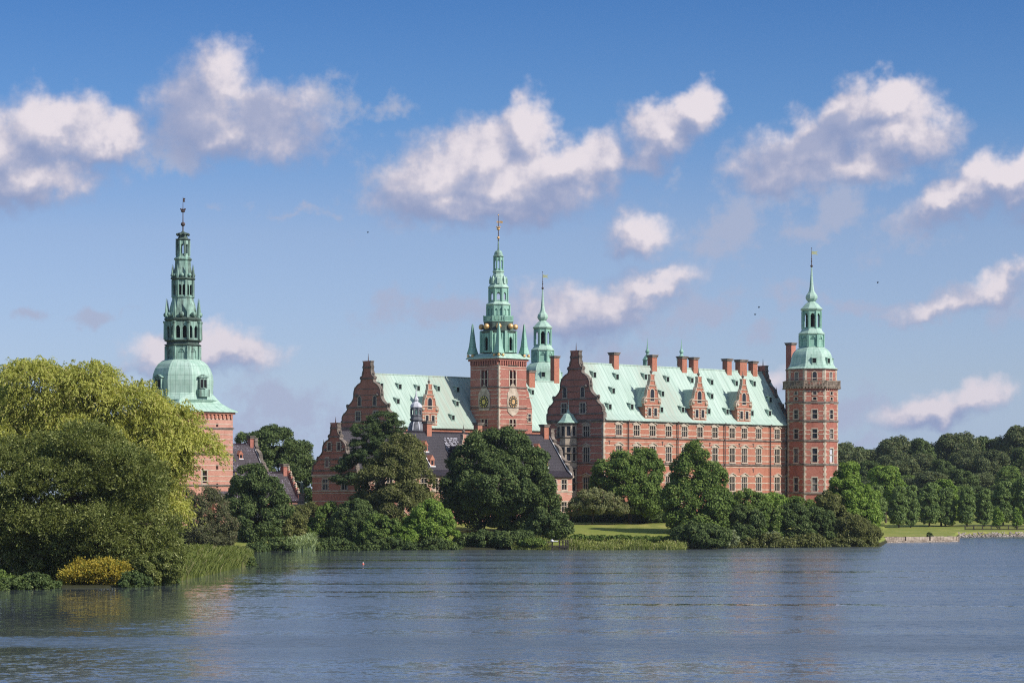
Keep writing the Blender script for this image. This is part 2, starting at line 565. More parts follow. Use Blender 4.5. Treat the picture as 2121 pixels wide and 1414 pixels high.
def mat_leaf(name, dark, light, accent=None, amt=0.0, trans=0.25, nscale=0.35):
    m, t, out = new_mat(name)
    co = objco(t)
    geo = t.new('ShaderNodeNewGeometry')
    r = geo.outputs['Random Per Island']
    n = t.noise(co, nscale, 3.0, 0.6)
    f = t.math('ADD', t.math('MULTIPLY', r, 0.55), t.math('MULTIPLY', t.smooth(n, 0.3, 0.7), 0.45))
    col = t.mix(f, dark, light)
    if accent:
        rr = t.math('FRACT', t.math('MULTIPLY', r, 7.13))
        col = t.mix(t.smooth(rr, 1 - amt, 1 - amt + 0.03), col, accent)
    p = t.new('ShaderNodeBsdfPrincipled')
    t.l.new(col, p.inputs['Base Color'])
    p.inputs['Roughness'].default_value = 0.6
    p.inputs['Specular IOR Level'].default_value = 0.12
    tr = t.new('ShaderNodeBsdfTranslucent')
    t.l.new(t.mix(1.0, col, (1.5, 1.5, 0.6), 'MULTIPLY'), tr.inputs[0])
    mx = t.new('ShaderNodeMixShader')
    mx.inputs[0].default_value = trans
    t.l.new(p.outputs[0], mx.inputs[1])
    t.l.new(tr.outputs[0], mx.inputs[2])
    t.l.new(mx.outputs[0], out.inputs[0])
    return m


M = {}
M['brick'] = mat_brick('red_brick', (0.33, 0.12, 0.075), (0.46, 0.192, 0.125), 0.55)
M['brick_shade_side'] = mat_brick('shade_side_brick', (0.33, 0.125, 0.085), (0.50, 0.20, 0.145))  # same brick, its colour lightened for walls turned away from the sun
M['brick_mid'] = mat_brick('weathered_brick', (0.28, 0.092, 0.064), (0.42, 0.155, 0.11), 0.5)
M['brick_tower'] = mat_brick('old_red_brick', (0.27, 0.095, 0.068), (0.43, 0.175, 0.13))
M['brick_pale'] = mat_brick('pale_brick', (0.40, 0.175, 0.125), (0.55, 0.28, 0.21), 0.25)
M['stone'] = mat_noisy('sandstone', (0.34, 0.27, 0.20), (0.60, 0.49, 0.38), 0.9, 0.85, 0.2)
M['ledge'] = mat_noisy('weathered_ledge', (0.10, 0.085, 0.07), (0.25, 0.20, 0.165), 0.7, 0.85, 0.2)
M['copper'] = mat_copper_roof('copper_roof', 0)
M['copper_v'] = mat_copper_roof('copper_roof_across', 1)
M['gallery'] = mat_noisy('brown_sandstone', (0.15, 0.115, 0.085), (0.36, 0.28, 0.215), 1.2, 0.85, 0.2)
M['dome'] = mat_copper_dome('copper_dome', 40, 0.12)
M['spire'] = mat_copper_dome('copper_spire', 16, 0.62, (0.30, 0.465, 0.375))
M['spire_clock'] = mat_copper_dome('copper_clock_spire', 16, 0.12, (0.29, 0.50, 0.39))
M['spire_dark'] = mat_copper_dome('blackened_copper', 16, 0.80, (0.11, 0.17, 0.135))
M['slate'] = mat_slate('black_glazed_tile', 0.10)
M['slate_glint'] = mat_slate('black_glazed_tile_glints', 1.0, (0.016, 0.010, 0.015), (0.050, 0.028, 0.040))
M['lead'] = mat_noisy('pale_lead', (0.42, 0.42, 0.45), (0.66, 0.65, 0.67), 1.0, 0.6, 0.3)
M['tile_pale'] = mat_noisy('pale_tile_glaze', (0.10, 0.09, 0.11), (0.42, 0.40, 0.43), 2.5, 0.6, 0.3)
M['lead_dark'] = mat_noisy('dark_lead', (0.09, 0.09, 0.10), (0.20, 0.20, 0.21), 1.0, 0.6, 0.3)
M['lead_white'] = mat_noisy('white_flashing', (0.55, 0.53, 0.52), (0.75, 0.73, 0.71), 1.5, 0.7, 0.3)
M['iron'] = mat_noisy('rusty_iron', (0.05, 0.04, 0.04), (0.13, 0.08, 0.07), 2.0, 0.7, 0.3)
M['gold'] = mat_noisy('gilding', (0.66, 0.38, 0.14), (0.85, 0.54, 0.26), 1.5, 0.5, 0.5, metal=0.55, bmp=0)
M['glass'] = mat_noisy('dark_window_glass', (0.012, 0.013, 0.017), (0.04, 0.04, 0.048), 0.35, 0.25, 0.22, bmp=0)
M['glass_pale'] = mat_noisy('reflection_grey_glass', (0.05, 0.05, 0.06), (0.12, 0.115, 0.125), 0.5, 0.2, 0.4, bmp=0)  # grey put into the colour for panes with a bright reflection
M['curtain'] = mat_noisy('drawn_curtain', (0.10, 0.09, 0.085), (0.24, 0.21, 0.19), 0.8, 0.6, 0.2, bmp=0)
M['blind'] = mat_noisy('white_blind', (0.45, 0.45, 0.50), (0.60, 0.60, 0.64), 1.0, 0.6, 0.3, bmp=0)
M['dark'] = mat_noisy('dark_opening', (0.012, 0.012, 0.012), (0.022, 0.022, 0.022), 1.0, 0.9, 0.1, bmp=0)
M['frame'] = mat_noisy('window_frame', (0.36, 0.30, 0.23), (0.56, 0.46, 0.36), 1.4, 0.8, 0.2)
M['clock_face'] = mat_noisy('black_dial', (0.03, 0.03, 0.025), (0.07, 0.06, 0.04), 2.0, 0.6, 0.3, bmp=0)
M['yellow'] = mat_noisy('yellow_gilt', (0.62, 0.50, 0.08), (0.78, 0.64, 0.14), 2.0, 0.5, 0.4, bmp=0)
M['bronze'] = mat_noisy('bronze', (0.07, 0.10, 0.085), (0.16, 0.20, 0.17), 2.0, 0.5, 0.5)
M['bark'] = mat_noisy('bark', (0.05, 0.037, 0.026), (0.12, 0.095, 0.07), 1.5, 0.9, 0.1, (1, 1, 0.3))
M['bark_pale'] = mat_noisy('pale_bark', (0.13, 0.10, 0.075), (0.24, 0.19, 0.15), 1.5, 0.9, 0.1, (1, 1, 0.3))
M['wood'] = mat_noisy('old_dark_wood', (0.03, 0.026, 0.022), (0.085, 0.07, 0.055), 2.0, 0.85, 0.2)
M['white'] = mat_noisy('white_paint', (0.62, 0.62, 0.60), (0.78, 0.78, 0.76), 2.0, 0.6, 0.3, bmp=0)
M['red'] = mat_noisy('orange_red_paint', (0.55, 0.10, 0.05), (0.70, 0.16, 0.09), 2.0, 0.4, 0.5, bmp=0)
M['vane'] = mat_noisy('pale_green_vane', (0.40, 0.42, 0.24), (0.55, 0.56, 0.36), 2.0, 0.5, 0.4, bmp=0)
M['quay'] = mat_noisy('granite_blocks', (0.22, 0.17, 0.13), (0.48, 0.39, 0.31), 0.9, 0.85, 0.2, (0.6, 0.6, 1.6), bmp=0.1)
M['rock'] = mat_noisy('boulders', (0.16, 0.13, 0.11), (0.46, 0.39, 0.33), 0.6, 0.85, 0.2)

# ------------------------------------------------------------------ castle frame: u along the long wings, v across them
TH = rad(46.0)
CT, ST = math.cos(TH), math.sin(TH)
AX, AY = (1250 - CX) / F * 580.0, 580.0      # near corner of the right wing


def W(u, v):
    return (AX + u * CT - v * ST, AY + u * ST + v * CT)


def depth(u, v):
    return AY + u * ST + v * CT


def zz(py, u, v):
    return CH + (HY - py) / F * depth(u, v)


def u_at(px, v):
    k = (px - CX) / F
    return (k * (AY + v * CT) - AX + v * ST) / (CT - k * ST)


def v_at(px, u):
    k = (px - CX) / F
    return (AX + u * CT - k * (AY + u * ST)) / (ST + k * CT)


def on_roof(px, py, v0, ze, slope):
    """point where the line of sight meets the plane z = ze + (v - v0) * slope"""
    kx, kz = (px - CX) / F, (HY - py) / F
    # X = AX + uC - vS = kx*Y ; Y = AY + uS + vC ; z = CH + kz*Y
    A = np.array([[CT - kx * ST, -ST - kx * CT], [kz * ST, kz * CT - slope]])
    b = np.array([kx * AY - AX, ze - v0 * slope - CH - kz * AY])
    u, v = np.linalg.solve(A, b)
    return float(u), float(v)


def castle_thing(name, u, v, z, label, cat, group=None):
    x, y = W(u, v)
    return empty(name, (x, y, z), TH, label, cat, group, org=(u, v, z))


# ------------------------------------------------------------------ shared window meshes
def window_meshes(name, w, h, nx, nz, ped=True, bar=0.11, proud=0.06, inset=0.24):
    f = MB()
    s = 0.16
    hw = w / 2
    # surround
    f.box(-hw - s, -hw, -proud, 0.02, -0.05, h + 0.02)
    f.box(hw, hw + s, -proud, 0.02, -0.05, h + 0.02)
    f.box(-hw - s - 0.1, hw + s + 0.1, -proud - 0.1, 0.02, -0.27, -0.052)
    f.box(-hw - s, hw + s, -proud - 0.02, 0.02, h + 0.022, h + 0.24)
    for k in range(3):      # toothed quoins either side
        z0 = h * (0.08 + 0.33 * k)
        f.box(-hw - s - 0.22, -hw - s - 0.002, -0.03, 0.02, z0, z0 + h * 0.13)
        f.box(hw + s + 0.002, hw + s + 0.22, -0.03, 0.02, z0, z0 + h * 0.13)
    # mullions and transoms
    for i in range(1, nx):
        x = -hw + w * i / nx
        f.box(x - bar / 2, x + bar / 2, 0.0, inset - 0.02, 0, h)
    for j in range(1, nz):
        z = h * j / nz if nz > 2 else h * 0.56
        f.box(-hw, hw, 0.01, inset - 0.03, z - bar / 2, z + bar / 2)
    f.box(-hw, -hw + 0.06, 0.02, inset - 0.02, 0, h)
    f.box(hw - 0.06, hw, 0.02, inset - 0.02, 0, h)
    if ped:
        b, e = h + 0.24, h + 0.24
        f.prism([(-hw - s - 0.18, b), (hw + s + 0.18, b), (hw + s + 0.18, b + 0.04), (0, b + 0.46), (-hw - s - 0.18, b + 0.04)],
                lambda a, c, d: (a, d, c), 0.02, -proud - 0.03)
        f.prism([(-hw - s - 0.32, b - 0.02), (-hw - s - 0.32, b + 0.14), (0, b + 0.70), (hw + s + 0.32, b + 0.14), (hw + s + 0.32, b - 0.02), (0, b + 0.52)],
                lambda a, c, d: (a, d, c), 0.02, -proud - 0.22)
    g = MB()
    g.quad((-hw, inset, 0), (hw, inset, 0), (hw, inset, h), (-hw, inset, h))
    return f.mesh(name, M['frame']), g.mesh(name + '_pane', M['glass'])


_wr = random.Random(21)
_panes = {}


def pane_variant(me, mat):
    k = (me.name, mat)
    if k not in _panes:
        c = me.copy()
        c.materials[0] = M[mat]
        _panes[k] = c
    return _panes[k]


def put_window(thing, meshes, u, v, z, rz=0.0, scale=(1, 1, 1), blind=False):
    o = inst('window', meshes[0], thing, (u, v, z), rz, scale)
    p = inst('pane', meshes[1], o, (0, 0, 0), sub=True)
    q = _wr.random()
    if blind:
        p.data = pane_variant(meshes[1], 'blind')
    elif q < 0.30:
        p.data = pane_variant(meshes[1], 'glass_pale')
    elif q < 0.40:
        p.data = pane_variant(meshes[1], 'curtain')
    return o


def arch_meshes(name, w, h, proud=0.10):
    """round-headed opening: moulded surround with a dark light set in it"""
    f, g = MB(), MB()
    n = 8
    hw = w / 2

    def outl(r, base, zt):
        return [(r, base)] + [(r * math.cos(PI * k / n), zt + r * math.sin(PI * k / n)) for k in range(n + 1)] + [(-r, base)]
    zt = h - hw
    A, B = outl(hw, 0, zt), outl(hw + 0.16, -0.02, zt)
    for i in range(len(A) - 1):
        a, b, c, d = A[i], A[i + 1], B[i + 1], B[i]
        f.add([(p[0], -proud, p[1]) for p in (a, b, c, d)] + [(p[0], 0.02, p[1]) for p in (a, b, c, d)],
              [(0, 1, 2, 3), (0, 4, 5, 1), (3, 2, 6, 7)])
    f.box(-hw - 0.22, hw + 0.22, -proud - 0.05, 0.02, -0.2, -0.022)
    g.add([(p[0], -0.012, p[1]) for p in A], [tuple(range(len(A)))])
    return f.mesh(name, M['stone']), g.mesh(name + '_pane', M['glass'])


WIN1 = window_meshes('casement', 1.75, 2.1, 3, 2)
WIN2 = window_meshes('tall_casement', 1.75, 3.0, 3, 2)
WIN_T = window_meshes('narrow_window', 1.15, 2.3, 1, 2, ped=False)
WIN_S = window_meshes('small_window', 0.95, 1.6, 1, 1, ped=False)
WIN_P = window_meshes('cross_window', 1.5, 2.0, 2, 2, ped=False)
ARCH_S = arch_meshes('arched_light', 0.95, 2.1)
ARCH_D = arch_meshes('arched_dormer_light', 1.25, 2.5)

# ------------------------------------------------------------------ scrolled gable outline (half width fraction, metres above eaves)
GABLE = [(1.0, 0.0), (1.0, 1.28), (0.955, 1.4), (0.965, 2.0), (0.945, 2.45), (0.90, 2.85), (0.82, 3.25), (0.765, 3.7), (0.74, 4.25),
         (0.775, 4.3), (0.775, 4.52), (0.71, 4.75), (0.635, 5.15), (0.56, 5.75), (0.515, 6.4), (0.51, 6.95), (0.51, 7.2), (0.50, 7.8), (0.465, 8.4),
         (0.41, 8.9), (0.34, 9.3), (0.265, 9.55), (0.23, 9.8), (0.22, 10.5), (0.255, 10.6), (0.255, 10.85), (0.19, 11.05), (0.155, 11.55), (0.138, 12.05),
         (0.138, 12.95), (0.155, 13.0), (0.155, 13.2), (0.128, 13.35), (0.128, 14.2), (0.15, 14.25), (0.15, 14.45)]


def gable(thing, u, vc, hw, ze, k=1.0, thick=0.7, mat='brick_shade_side', face=-1, finials=True, ledges=True, name='gable', top=None):
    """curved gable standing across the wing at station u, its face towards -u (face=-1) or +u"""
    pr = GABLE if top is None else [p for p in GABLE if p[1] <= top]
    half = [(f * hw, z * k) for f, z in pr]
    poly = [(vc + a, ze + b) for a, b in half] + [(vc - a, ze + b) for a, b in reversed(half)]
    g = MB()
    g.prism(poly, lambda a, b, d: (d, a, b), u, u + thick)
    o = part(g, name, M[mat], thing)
    for sgn in (1, -1):      # coping that follows the outline on both sides
        c = MB()
        for (a0, b0), (a1, b1) in zip(half[:-1], half[1:]):
            L = math.hypot(a1 - a0, b1 - b0)
            if L < 0.01:
                continue
            nx, nz = (b1 - b0) / L, -(a1 - a0) / L
            w = 0.15
            q = [(a0 - nx * 0.03, b0 - nz * 0.03), (a1 - nx * 0.03, b1 - nz * 0.03), (a1 + nx * w, b1 + nz * w), (a0 + nx * w, b0 + nz * w)]
            c.prism([(vc + sgn * a, ze + b) for a, b in q], lambda a, b, d: (d, a, b), u - 0.14, u + thick + 0.14)
        part(c, 'coping', M['ledge'], o)
    if ledges:
        for zf, fr in ((0.0, 1.0), (1.26, 1.0), (2.9, 0.90), (4.4, 0.775), (5.9, 0.57), (7.0, 0.51), (8.35, 0.46), (10.7, 0.255), (13.1, 0.155)):
            if zf * k > half[-1][1]:
                continue
            big = zf in (0.0, 1.26, 4.4, 10.7, 13.1)
            h = 0.28 if big else 0.13
            dz = 0.16 if big else 0.05
            s = MB()
            s.box(u - dz, u, vc - fr * hw - (0.1 if big else -0.1), vc + fr * hw + (0.1 if big else -0.1), ze + zf * k - h, ze + zf * k)
            part(s, 'string_course', M['ledge'] if mat == 'brick_shade_side' else M['stone'], o)
        for sgn in (1, -1):     # carved scroll roundels
            for du, fr, zf, q in ((-0.1, 0.40, 6.9, 0.42), (0.3, 0.80, 4.75, 0.36)):
                sc = MB()
                sc.sphere((u + du, vc + sgn * hw * fr, ze + zf * k), q * k, 8, 5)
                part(sc, 'scroll', M['ledge'], o)
    if finials:
        for sgn in (1, -1):
            for fr, zf, hh in ((0.955, 1.4, 1.9), (0.54, 7.0, 2.0), (0.225, 10.85, 1.5)):
                if top is not None and zf >= top:
                    continue
                b = MB()
                b.lathe([(0.30, 0), (0.30, 0.3), (0.16, 0.5), (0.22, 0.75), (0.13, 1.0), (0.02, hh)], 6, 0, u + thick / 2, vc + sgn * fr * hw)
                b.v = [(x, y, z + ze + zf * k) for x, y, z in b.v]
                part(b, 'finial', M['ledge'], o)
        if top is None:
            b = MB()
            b.lathe([(0.12, 14.4 * k), (0.08, 15.2 * k), (0.02, 16.1 * k)], 6, 0, u + thick / 2, vc)
            b.v = [(x, y, z + ze) for x, y, z in b.v]
            part(b, 'finial', M['iron'], o)
    return o


# profile of a tall brick wall-dormer: (half width m, height m)
DORM = [(2.3, 0), (2.3, 3.0), (2.5, 3.0), (2.5, 3.25), (2.62, 3.5), (2.68, 4.0), (2.5, 4.5), (2.05, 4.75), (1.75, 5.1), (1.72, 5.7), (1.55, 6.3), (1.25, 6.9), (0.95, 7.3),
        (0.80, 7.7), (0.75, 8.2), (0.55, 8.5), (0.50, 9.4), (0.62, 9.5), (0.62, 9.7)]


def wall_dormer(thing, uc, v0, ze, slope, k=1.0, roofmat='copper_v', vo=0.06, wmat='brick'):
    h = [(a * k, b * k) for a, b in DORM]
    poly = [(uc + a, ze + b) for a, b in h] + [(uc - a, ze + b) for a, b in reversed(h)]
    g = MB()
    g.prism(poly, lambda a, b, d: (a, d, b), v0 - vo, v0 + 0.55)
    ev, rg, hw = 3.1 * k, 7.0 * k, 2.25 * k
    ve, vr = v0 + ev / slope + 0.4, v0 + rg / slope + 0.5
    for s in (1, -1):       # cheeks
        g.add([(uc + s * (hw - 0.03), v0 + 0.5, ze - 0.3), (uc + s * (hw - 0.03), v0 + 0.5, ze + ev), (uc + s * (hw - 0.03), ve, ze + ev)], [(0, 1, 2)])
    d = part(g, 'dormer', M[wmat], thing)
    r = MB()
    for s in (1, -1):
        a, b, c, e = (uc + s * (hw + 0.25), v0 + 0.5, ze + ev - 0.15), (uc, v0 + 0.5, ze + rg), (uc, vr, ze + rg), (uc + s * (hw + 0.25), ve, ze + ev - 0.15)
        r.add([a, b, c, e] + [(p[0], p[1], p[2] - 0.12) for p in (a, b, c, e)], [(0, 1, 2, 3), (4, 7, 6, 5), (0, 3, 7, 4), (0, 4, 5, 1)])
    part(r, 'roof', M[roofmat], d)
    c = MB()
    for zf, fr in ((0.0, 2.45), (3.1, 2.7), (4.55, 2.6), (7.25, 1.05), (8.3, 0.8)):
        c.box(uc - fr * k, uc + fr * k, v0 - vo - 0.14, v0 - vo, ze + zf * k, ze + zf * k + 0.2)
    for s in (1, -1):
        for zf in (0.55, 1.4, 2.25):
            c.box(uc + s * 1.98 * k - 0.3, uc + s * 1.98 * k + 0.3, v0 - vo - 0.05, v0 - vo, ze + zf * k, ze + zf * k + 0.4 * k)
        c.sphere((uc + s * 2.15 * k, v0 - vo, ze + 4.0 * k), 0.42 * k, 8, 5)
        c.sphere((uc + s * 1.1 * k, v0 - vo, ze + 6.6 * k), 0.25 * k, 8, 5)
    for s in (1, -1):
        for (a0, b0), (a1, b1) in zip(h[4:-1], h[5:]):
            L = math.hypot(a1 - a0, b1 - b0)
            nx, nz = (b1 - b0) / L, -(a1 - a0) / L
            q = [(a0 - nx * 0.03, b0 - nz * 0.03), (a1 - nx * 0.03, b1 - nz * 0.03), (a1 + nx * 0.13, b1 + nz * 0.13), (a0 + nx * 0.13, b0 + nz * 0.13)]
            c.prism([(uc + s * a, ze + b) for a, b in q], lambda a, b, d: (a, d, b), v0 - vo - 0.12, v0 + 0.6)
    part(c, 'stone_trim', M['stone'], d)
    for s in (1, -1):
        put_sub_window(d, WIN_S, uc + s * 0.95 * k, v0 - vo - 0.11, ze + 0.95 * k, sc=k)
    put_sub_window(d, ARCH_D, uc, v0 - vo - 0.01, ze + 4.1 * k, sc=k)
    for s, a, z0, hh in ((1, 1.62, 6.0, 1.6), (-1, 1.62, 6.0, 1.6), (1, 0, 9.6, 2.0)):
        b = MB()
        ball = 0.34 if a == 0 else 0.15
        b.lathe([(0.28 * k, 0), (0.12, 0.3), (ball, 0.55), (ball, 0.75), (0.12, 0.95), (0.02, hh)], 6, 0, uc + s * a * k, v0 + 0.25)
        b.v = [(x, y, z + ze + z0 * k) for x, y, z in b.v]
        part(b, 'finial', M['ledge'], d)
    return d


def put_sub_window(parent, meshes, u, v, z, rz=0.0, sc=1.0, flat=0.42):
    """window light as a sub-part: frame and pane fused in one mesh"""
    key = meshes[0].name + '_light'
    me = bpy.data.meshes.get(key)
    if me is None:
        import bmesh
        bm = bmesh.new()
        bm.from_mesh(meshes[0])
        n0 = len(bm.faces)
        bm.from_mesh(meshes[1])
        bm.faces.ensure_lookup_table()
        for fc in bm.faces[n0:]:
            fc.material_index = 1
        me = bpy.data.meshes.new(key)
        bm.to_mesh(me)
        bm.free()
        me.materials.append(meshes[0].materials[0])
        me.materials.append(M['glass'])
    return inst('window', me, parent, (u, v, z), rz, (sc, flat, sc))


# small copper-hooded roof dormer, front towards -v
def hood_meshes():
    f, r, g = MB(), MB(), MB()
    for s in (-1, 1):       # solid cheeks
        x0, x1 = sorted((s * 0.55, s * 0.40))
        f.box(x0, x1, 0.0, 1.05, -0.35, 1.22)
    f.box(-0.40, 0.40, 0.02, 0.9, -0.35, 0.16)
    a = [(-0.62, -0.10, 1.22), (0.62, -0.10, 1.22), (0.62, 1.15, 1.50), (-0.62, 1.15, 1.50)]
    r.add(a + [(x, y, z + 0.16) for x, y, z in a], [(3, 2, 1, 0), (4, 5, 6, 7), (0, 1, 5, 4), (1, 2, 6, 5), (3, 0, 4, 7)])
    for s in (-1, 1):
        r.lathe([(0.07, 1.4), (0.02, 2.1)], 5, 0, s * 0.5, 0.6)
    g.quad((-0.40, 0.10, 0.16), (0.40, 0.10, 0.16), (0.40, 0.10, 1.22), (-0.40, 0.10, 1.22))
    return f.mesh('hood_frame', M['copper_v']), r.mesh('hood_roof', M['copper_v']), g.mesh('hood_pane', M['dark'])


HOOD = hood_meshes()


def hood(thing, px, py, v0, ze, slope):
    u, v = on_roof(px, py + 4, v0, ze, slope)
    z = ze + (v - v0) * slope
    o = inst('roof_dormer', HOOD[0], thing, (u, v, z))
    inst('hood', HOOD[1], o, (0, 0, 0), sub=True)
    inst('pane', HOOD[2], o, (0, 0, 0), sub=True)


def chimney(thing, u, v, z0, z1, w=1.5, d=1.3, mat='brick'):
    c = MB()
    c.box(u - w / 2, u + w / 2, v - d / 2, v + d / 2, z0, z1)
    o = part(c, 'chimney', M[mat], thing)
    k = MB()
    k.box(u - w / 2 - 0.16, u + w / 2 + 0.16, v - d / 2 - 0.16, v + d / 2 + 0.16, z1 - 0.42, z1 - 0.05)
    k.box(u - w / 2 - 0.28, u + w / 2 + 0.28, v - d / 2 - 0.28, v + d / 2 + 0.28, z1 - 0.05, z1 + 0.12)
    part(k, 'chimney_cap', M['ledge'], o)
    return o


def gable_roof(thing, u0, u1, vc, hw, ze, zr, mat, over=0.55, flare=True):
    """ridge roof along u with eaves kicked out at the foot"""
    r = MB()
    sl = (zr - ze) / hw
    prof = [(hw + over, -0.05), (hw - 0.9, 1.0 * sl * 0.78), (0.0, zr - ze)] if flare else [(hw + over, -over * sl), (0.0, zr - ze)]
    pts = [(vc - a, ze + b) for a, b in prof] + [(vc + a, ze + b) for a, b in reversed(prof[:-1])]
    n = len(pts)
    P = [(u0, a, b) for a, b in pts] + [(u1, a, b) for a, b in pts] + [(u0, a, b - 0.22) for a, b in pts] + [(u1, a, b - 0.22) for a, b in pts]
    fs = []
    for i in range(n - 1):
        fs.append((i, n + i, n + i + 1, i + 1))
        fs.append((2 * n + i, 2 * n + i + 1, 3 * n + i + 1, 3 * n + i))
    fs += [(0, 2 * n, 3 * n, n), (n - 1, 2 * n - 1, 4 * n - 1, 3 * n - 1)]
    fs += [(i, i + 1, 2 * n + i + 1, 2 * n + i) for i in range(n - 1)] + [(n + i + 1, n + i, 3 * n + i, 3 * n + i + 1) for i in range(n - 1)]
    r.add(P, fs)
    r.box(u0, u1, vc - 0.16, vc + 0.16, zr - 0.12, zr + 0.16)
    return part(r, 'roof', M[mat], thing)


# ------------------------------------------------------------------ right wing (long sunlit front)
def quoins(mb, u, v, z0, z1, fu, fv, step=1.15):
    """toothed corner stones at the corner (u,v); fu, fv = +-1 directions the two faces run"""
    z = z0
    i = 0
    while z + 0.5 < z1:
        a, b = (0.58, 0.30) if i % 2 == 0 else (0.30, 0.58)
        x0, x1 = sorted((u - fu * 0.035, u + fu * a))
        y0, y1 = sorted((v - fv * 0.035, v + fv * b))
        mb.box(x0, x1, y0, y1, z, z + step * 0.5)
        z += step * 0.5 + 0.002
        i += 1


def right_wing():
    L, hw, vc = 63.5, 8.0, 8.0
    ze = zz(867, 0, 0)
    zr = zz(751, 1.5, 8.0)
    T = castle_thing('castle_wing', 0, 0, 2.5, 'long sunlit red brick castle wing with green roof and three tall brick dormers', 'castle')
    rows = []
    px1 = [1281.7, 1318.6, 1351.7, 1384.8, 1417.9, 1449.6, 1480.7, 1516.4, 1541.8, 1571.1, 1609.8, 1632.7]
    us = [u_at(p, 0) for p in px1]
    holes = []
    hw_ = 1.75 / 2
    zrow = [(22.42, 2.1, WIN1), (17.15, 3.0, WIN2), (10.95, 3.0, WIN2)]
    for zb, h, _ in zrow:
        for u in us:
            holes.append((u - hw_, u + hw_, zb, zb + h))
    w = MB()
    w.wall((0, 0), (L, 0), 2.5, ze, holes)
    ghol = []
    gv = [8 - (378 - 290) / 220 * 8, 8 - (175 - 290) / 220 * 8]
    for zb, h, _ in zrow:
        for v in gv:
            ghol.append((16 - v - hw_, 16 - v + hw_, zb - 0.3, zb - 0.3 + h))
    o1 = part(w, 'front_wall', M['brick'], T)
    w = MB()
    w.wall((0, 16), (0, 0), 2.5, ze, ghol)
    w.wall((L, 0), (L, 16), 2.5, ze)
    w.wall((L, 16), (0, 16), 2.5, ze)
    part(w, 'gable_wall', M['brick_shade_side'], T)
    for zb, h, wm in zrow:
        for u in us:
            put_window(T, wm, u, 0, zb)
        for v in gv:
            put_window(T, wm, 0, v, zb - 0.3, -PI / 2)
    roof = gable_roof(T, 0.3, L, vc, hw, ze, zr, 'copper')
    sl = (zr - ze) / hw
    # ledges, bands and cornice
    s = MB()
    for z, d, h in ((22.12, 0.22, 0.3), (16.75, 0.22, 0.34), (10.5, 0.22, 0.34), (ze - 0.05, 0.3, 0.36), (ze - 0.4, 0.15, 0.2)):
        s.box(-d, L, -d, 0, z - h, z)
        s.box(-d, 0, 0.001, 16, z - h - 0.001, z - 0.001)
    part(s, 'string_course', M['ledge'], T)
    s = MB()
    edges = sorted([(u - hw_ - 0.17, u + hw_ + 0.17) for u in us])
    for z, full in ((24.95, 1), (23.7, 0), (22.5, 0), (16.2 + 1.1, 0), (18.55, 0), (20.15, 0), (21.0, 1), (16.05, 1), (14.0, 0), (12.55, 0), (11.1, 0), (10.05, 1), (8.2, 1), (6.2, 1)):
        x = 0.02
        segs = []
        if full:
            segs = [(x, L)]
        else:
            for a, b in edges:
                if a > x:
                    segs.append((x, a))
                x = max(x, b)
            segs.append((x, L))
        for a, b in segs:
            s.box(a, b, -0.025, 0, z, z + (0.2 if not full else 0.14))
        if full:
            s.box(-0.03, 0, 0.02, 16, z, z + 0.14)
        else:
            s.box(-0.03, 0, 0.02, gv[0] - 1.2, z, z + 0.2)
            s.box(-0.03, 0, gv[0] + 1.2, gv[1] - 1.2, z, z + 0.2)
            s.box(-0.03, 0, gv[1] + 1.2, 16, z, z + 0.2)
    quoins(s, 0, 0, 2.6, ze - 0.6, 1, 1)
    part(s, 'stone_band', M['stone'], T)
    # wall anchors under the ledges
    for row in (21.2, 15.7):
        for px in (1262, 1372, 1470, 1531, 1560):
            s = MB()
            u = u_at(px, 0)
            s.box(u - 0.08, u + 0.08, -0.07, 0, row - 0.75, row + 0.1)
            s.box(u - 0.28, u + 0.28, -0.08, 0, row - 0.12, row + 0.04)
            part(s, 'wall_anchor', M['iron'], T)
    for px in (1299.5, 1401.8, 1499.3, 1593.5):
        u = u_at(px, 0)
        d = MB()
        d.tube([(u, -0.36, ze - 0.3), (u, -0.36, 3.0)], [0.13, 0.13], 6)
        d.lathe([(0.15, ze - 0.7), (0.32, ze - 0.3), (0.32, ze - 0.1)], 6, 0, u, -0.36)
        part(d, 'downpipe', M['iron'], T)
    gable(T, -0.02, vc, hw, ze)
    far = gable(T, L - 1.5, vc, hw * 0.9, ze, 0.93)
    for v in (gv[0], gv[1]):
        put_window(T, WIN_P, -0.16, vc + (v - vc) * 0.72, ze + 1.35, -PI / 2, (1, 0.5, 1))
        put_window(T, ARCH_S, -0.03, vc + (v - vc) * 0.72 * 0.95, ze + 4.65, -PI / 2)
    for px in (1350.5, 1448.5, 1540.5):
        wall_dormer(T, u_at(px, 0), 0, ze, sl)
    for px, py in ((1232, 779), (1279, 783), (1271, 812), (1264, 845), (1309.6, 845), (1337.6, 783), (1383.5, 788), (1373, 818), (1371, 851),
                   (1434, 790), (1415, 851), (1475, 794), (1475, 823), (1469, 854), (1526, 796), (1563, 797), (1507, 855), (1596.5, 830), (1595, 858), (1558.4, 858), (1335, 832)):
        hood(T, px, py, 0, ze, sl)
    for px, top in ((1272, 731), (1351, 736), (1413, 739), (1436.5, 741), (1506, 744), (1535, 746), (1559.5, 749)):
        vv = vc + 0.0
        u = u_at(px, vv)
        chimney(T, u, vv, zr - 2.2, zz(top, u, vv), 1.55 if px != 1535 else 2.4, 1.4)
    u = u_at(1638, 12)
    chimney(T, u, 12, zr - 8, zz(711, u, 12), 1.6, 1.6, 'brick_shade_side')
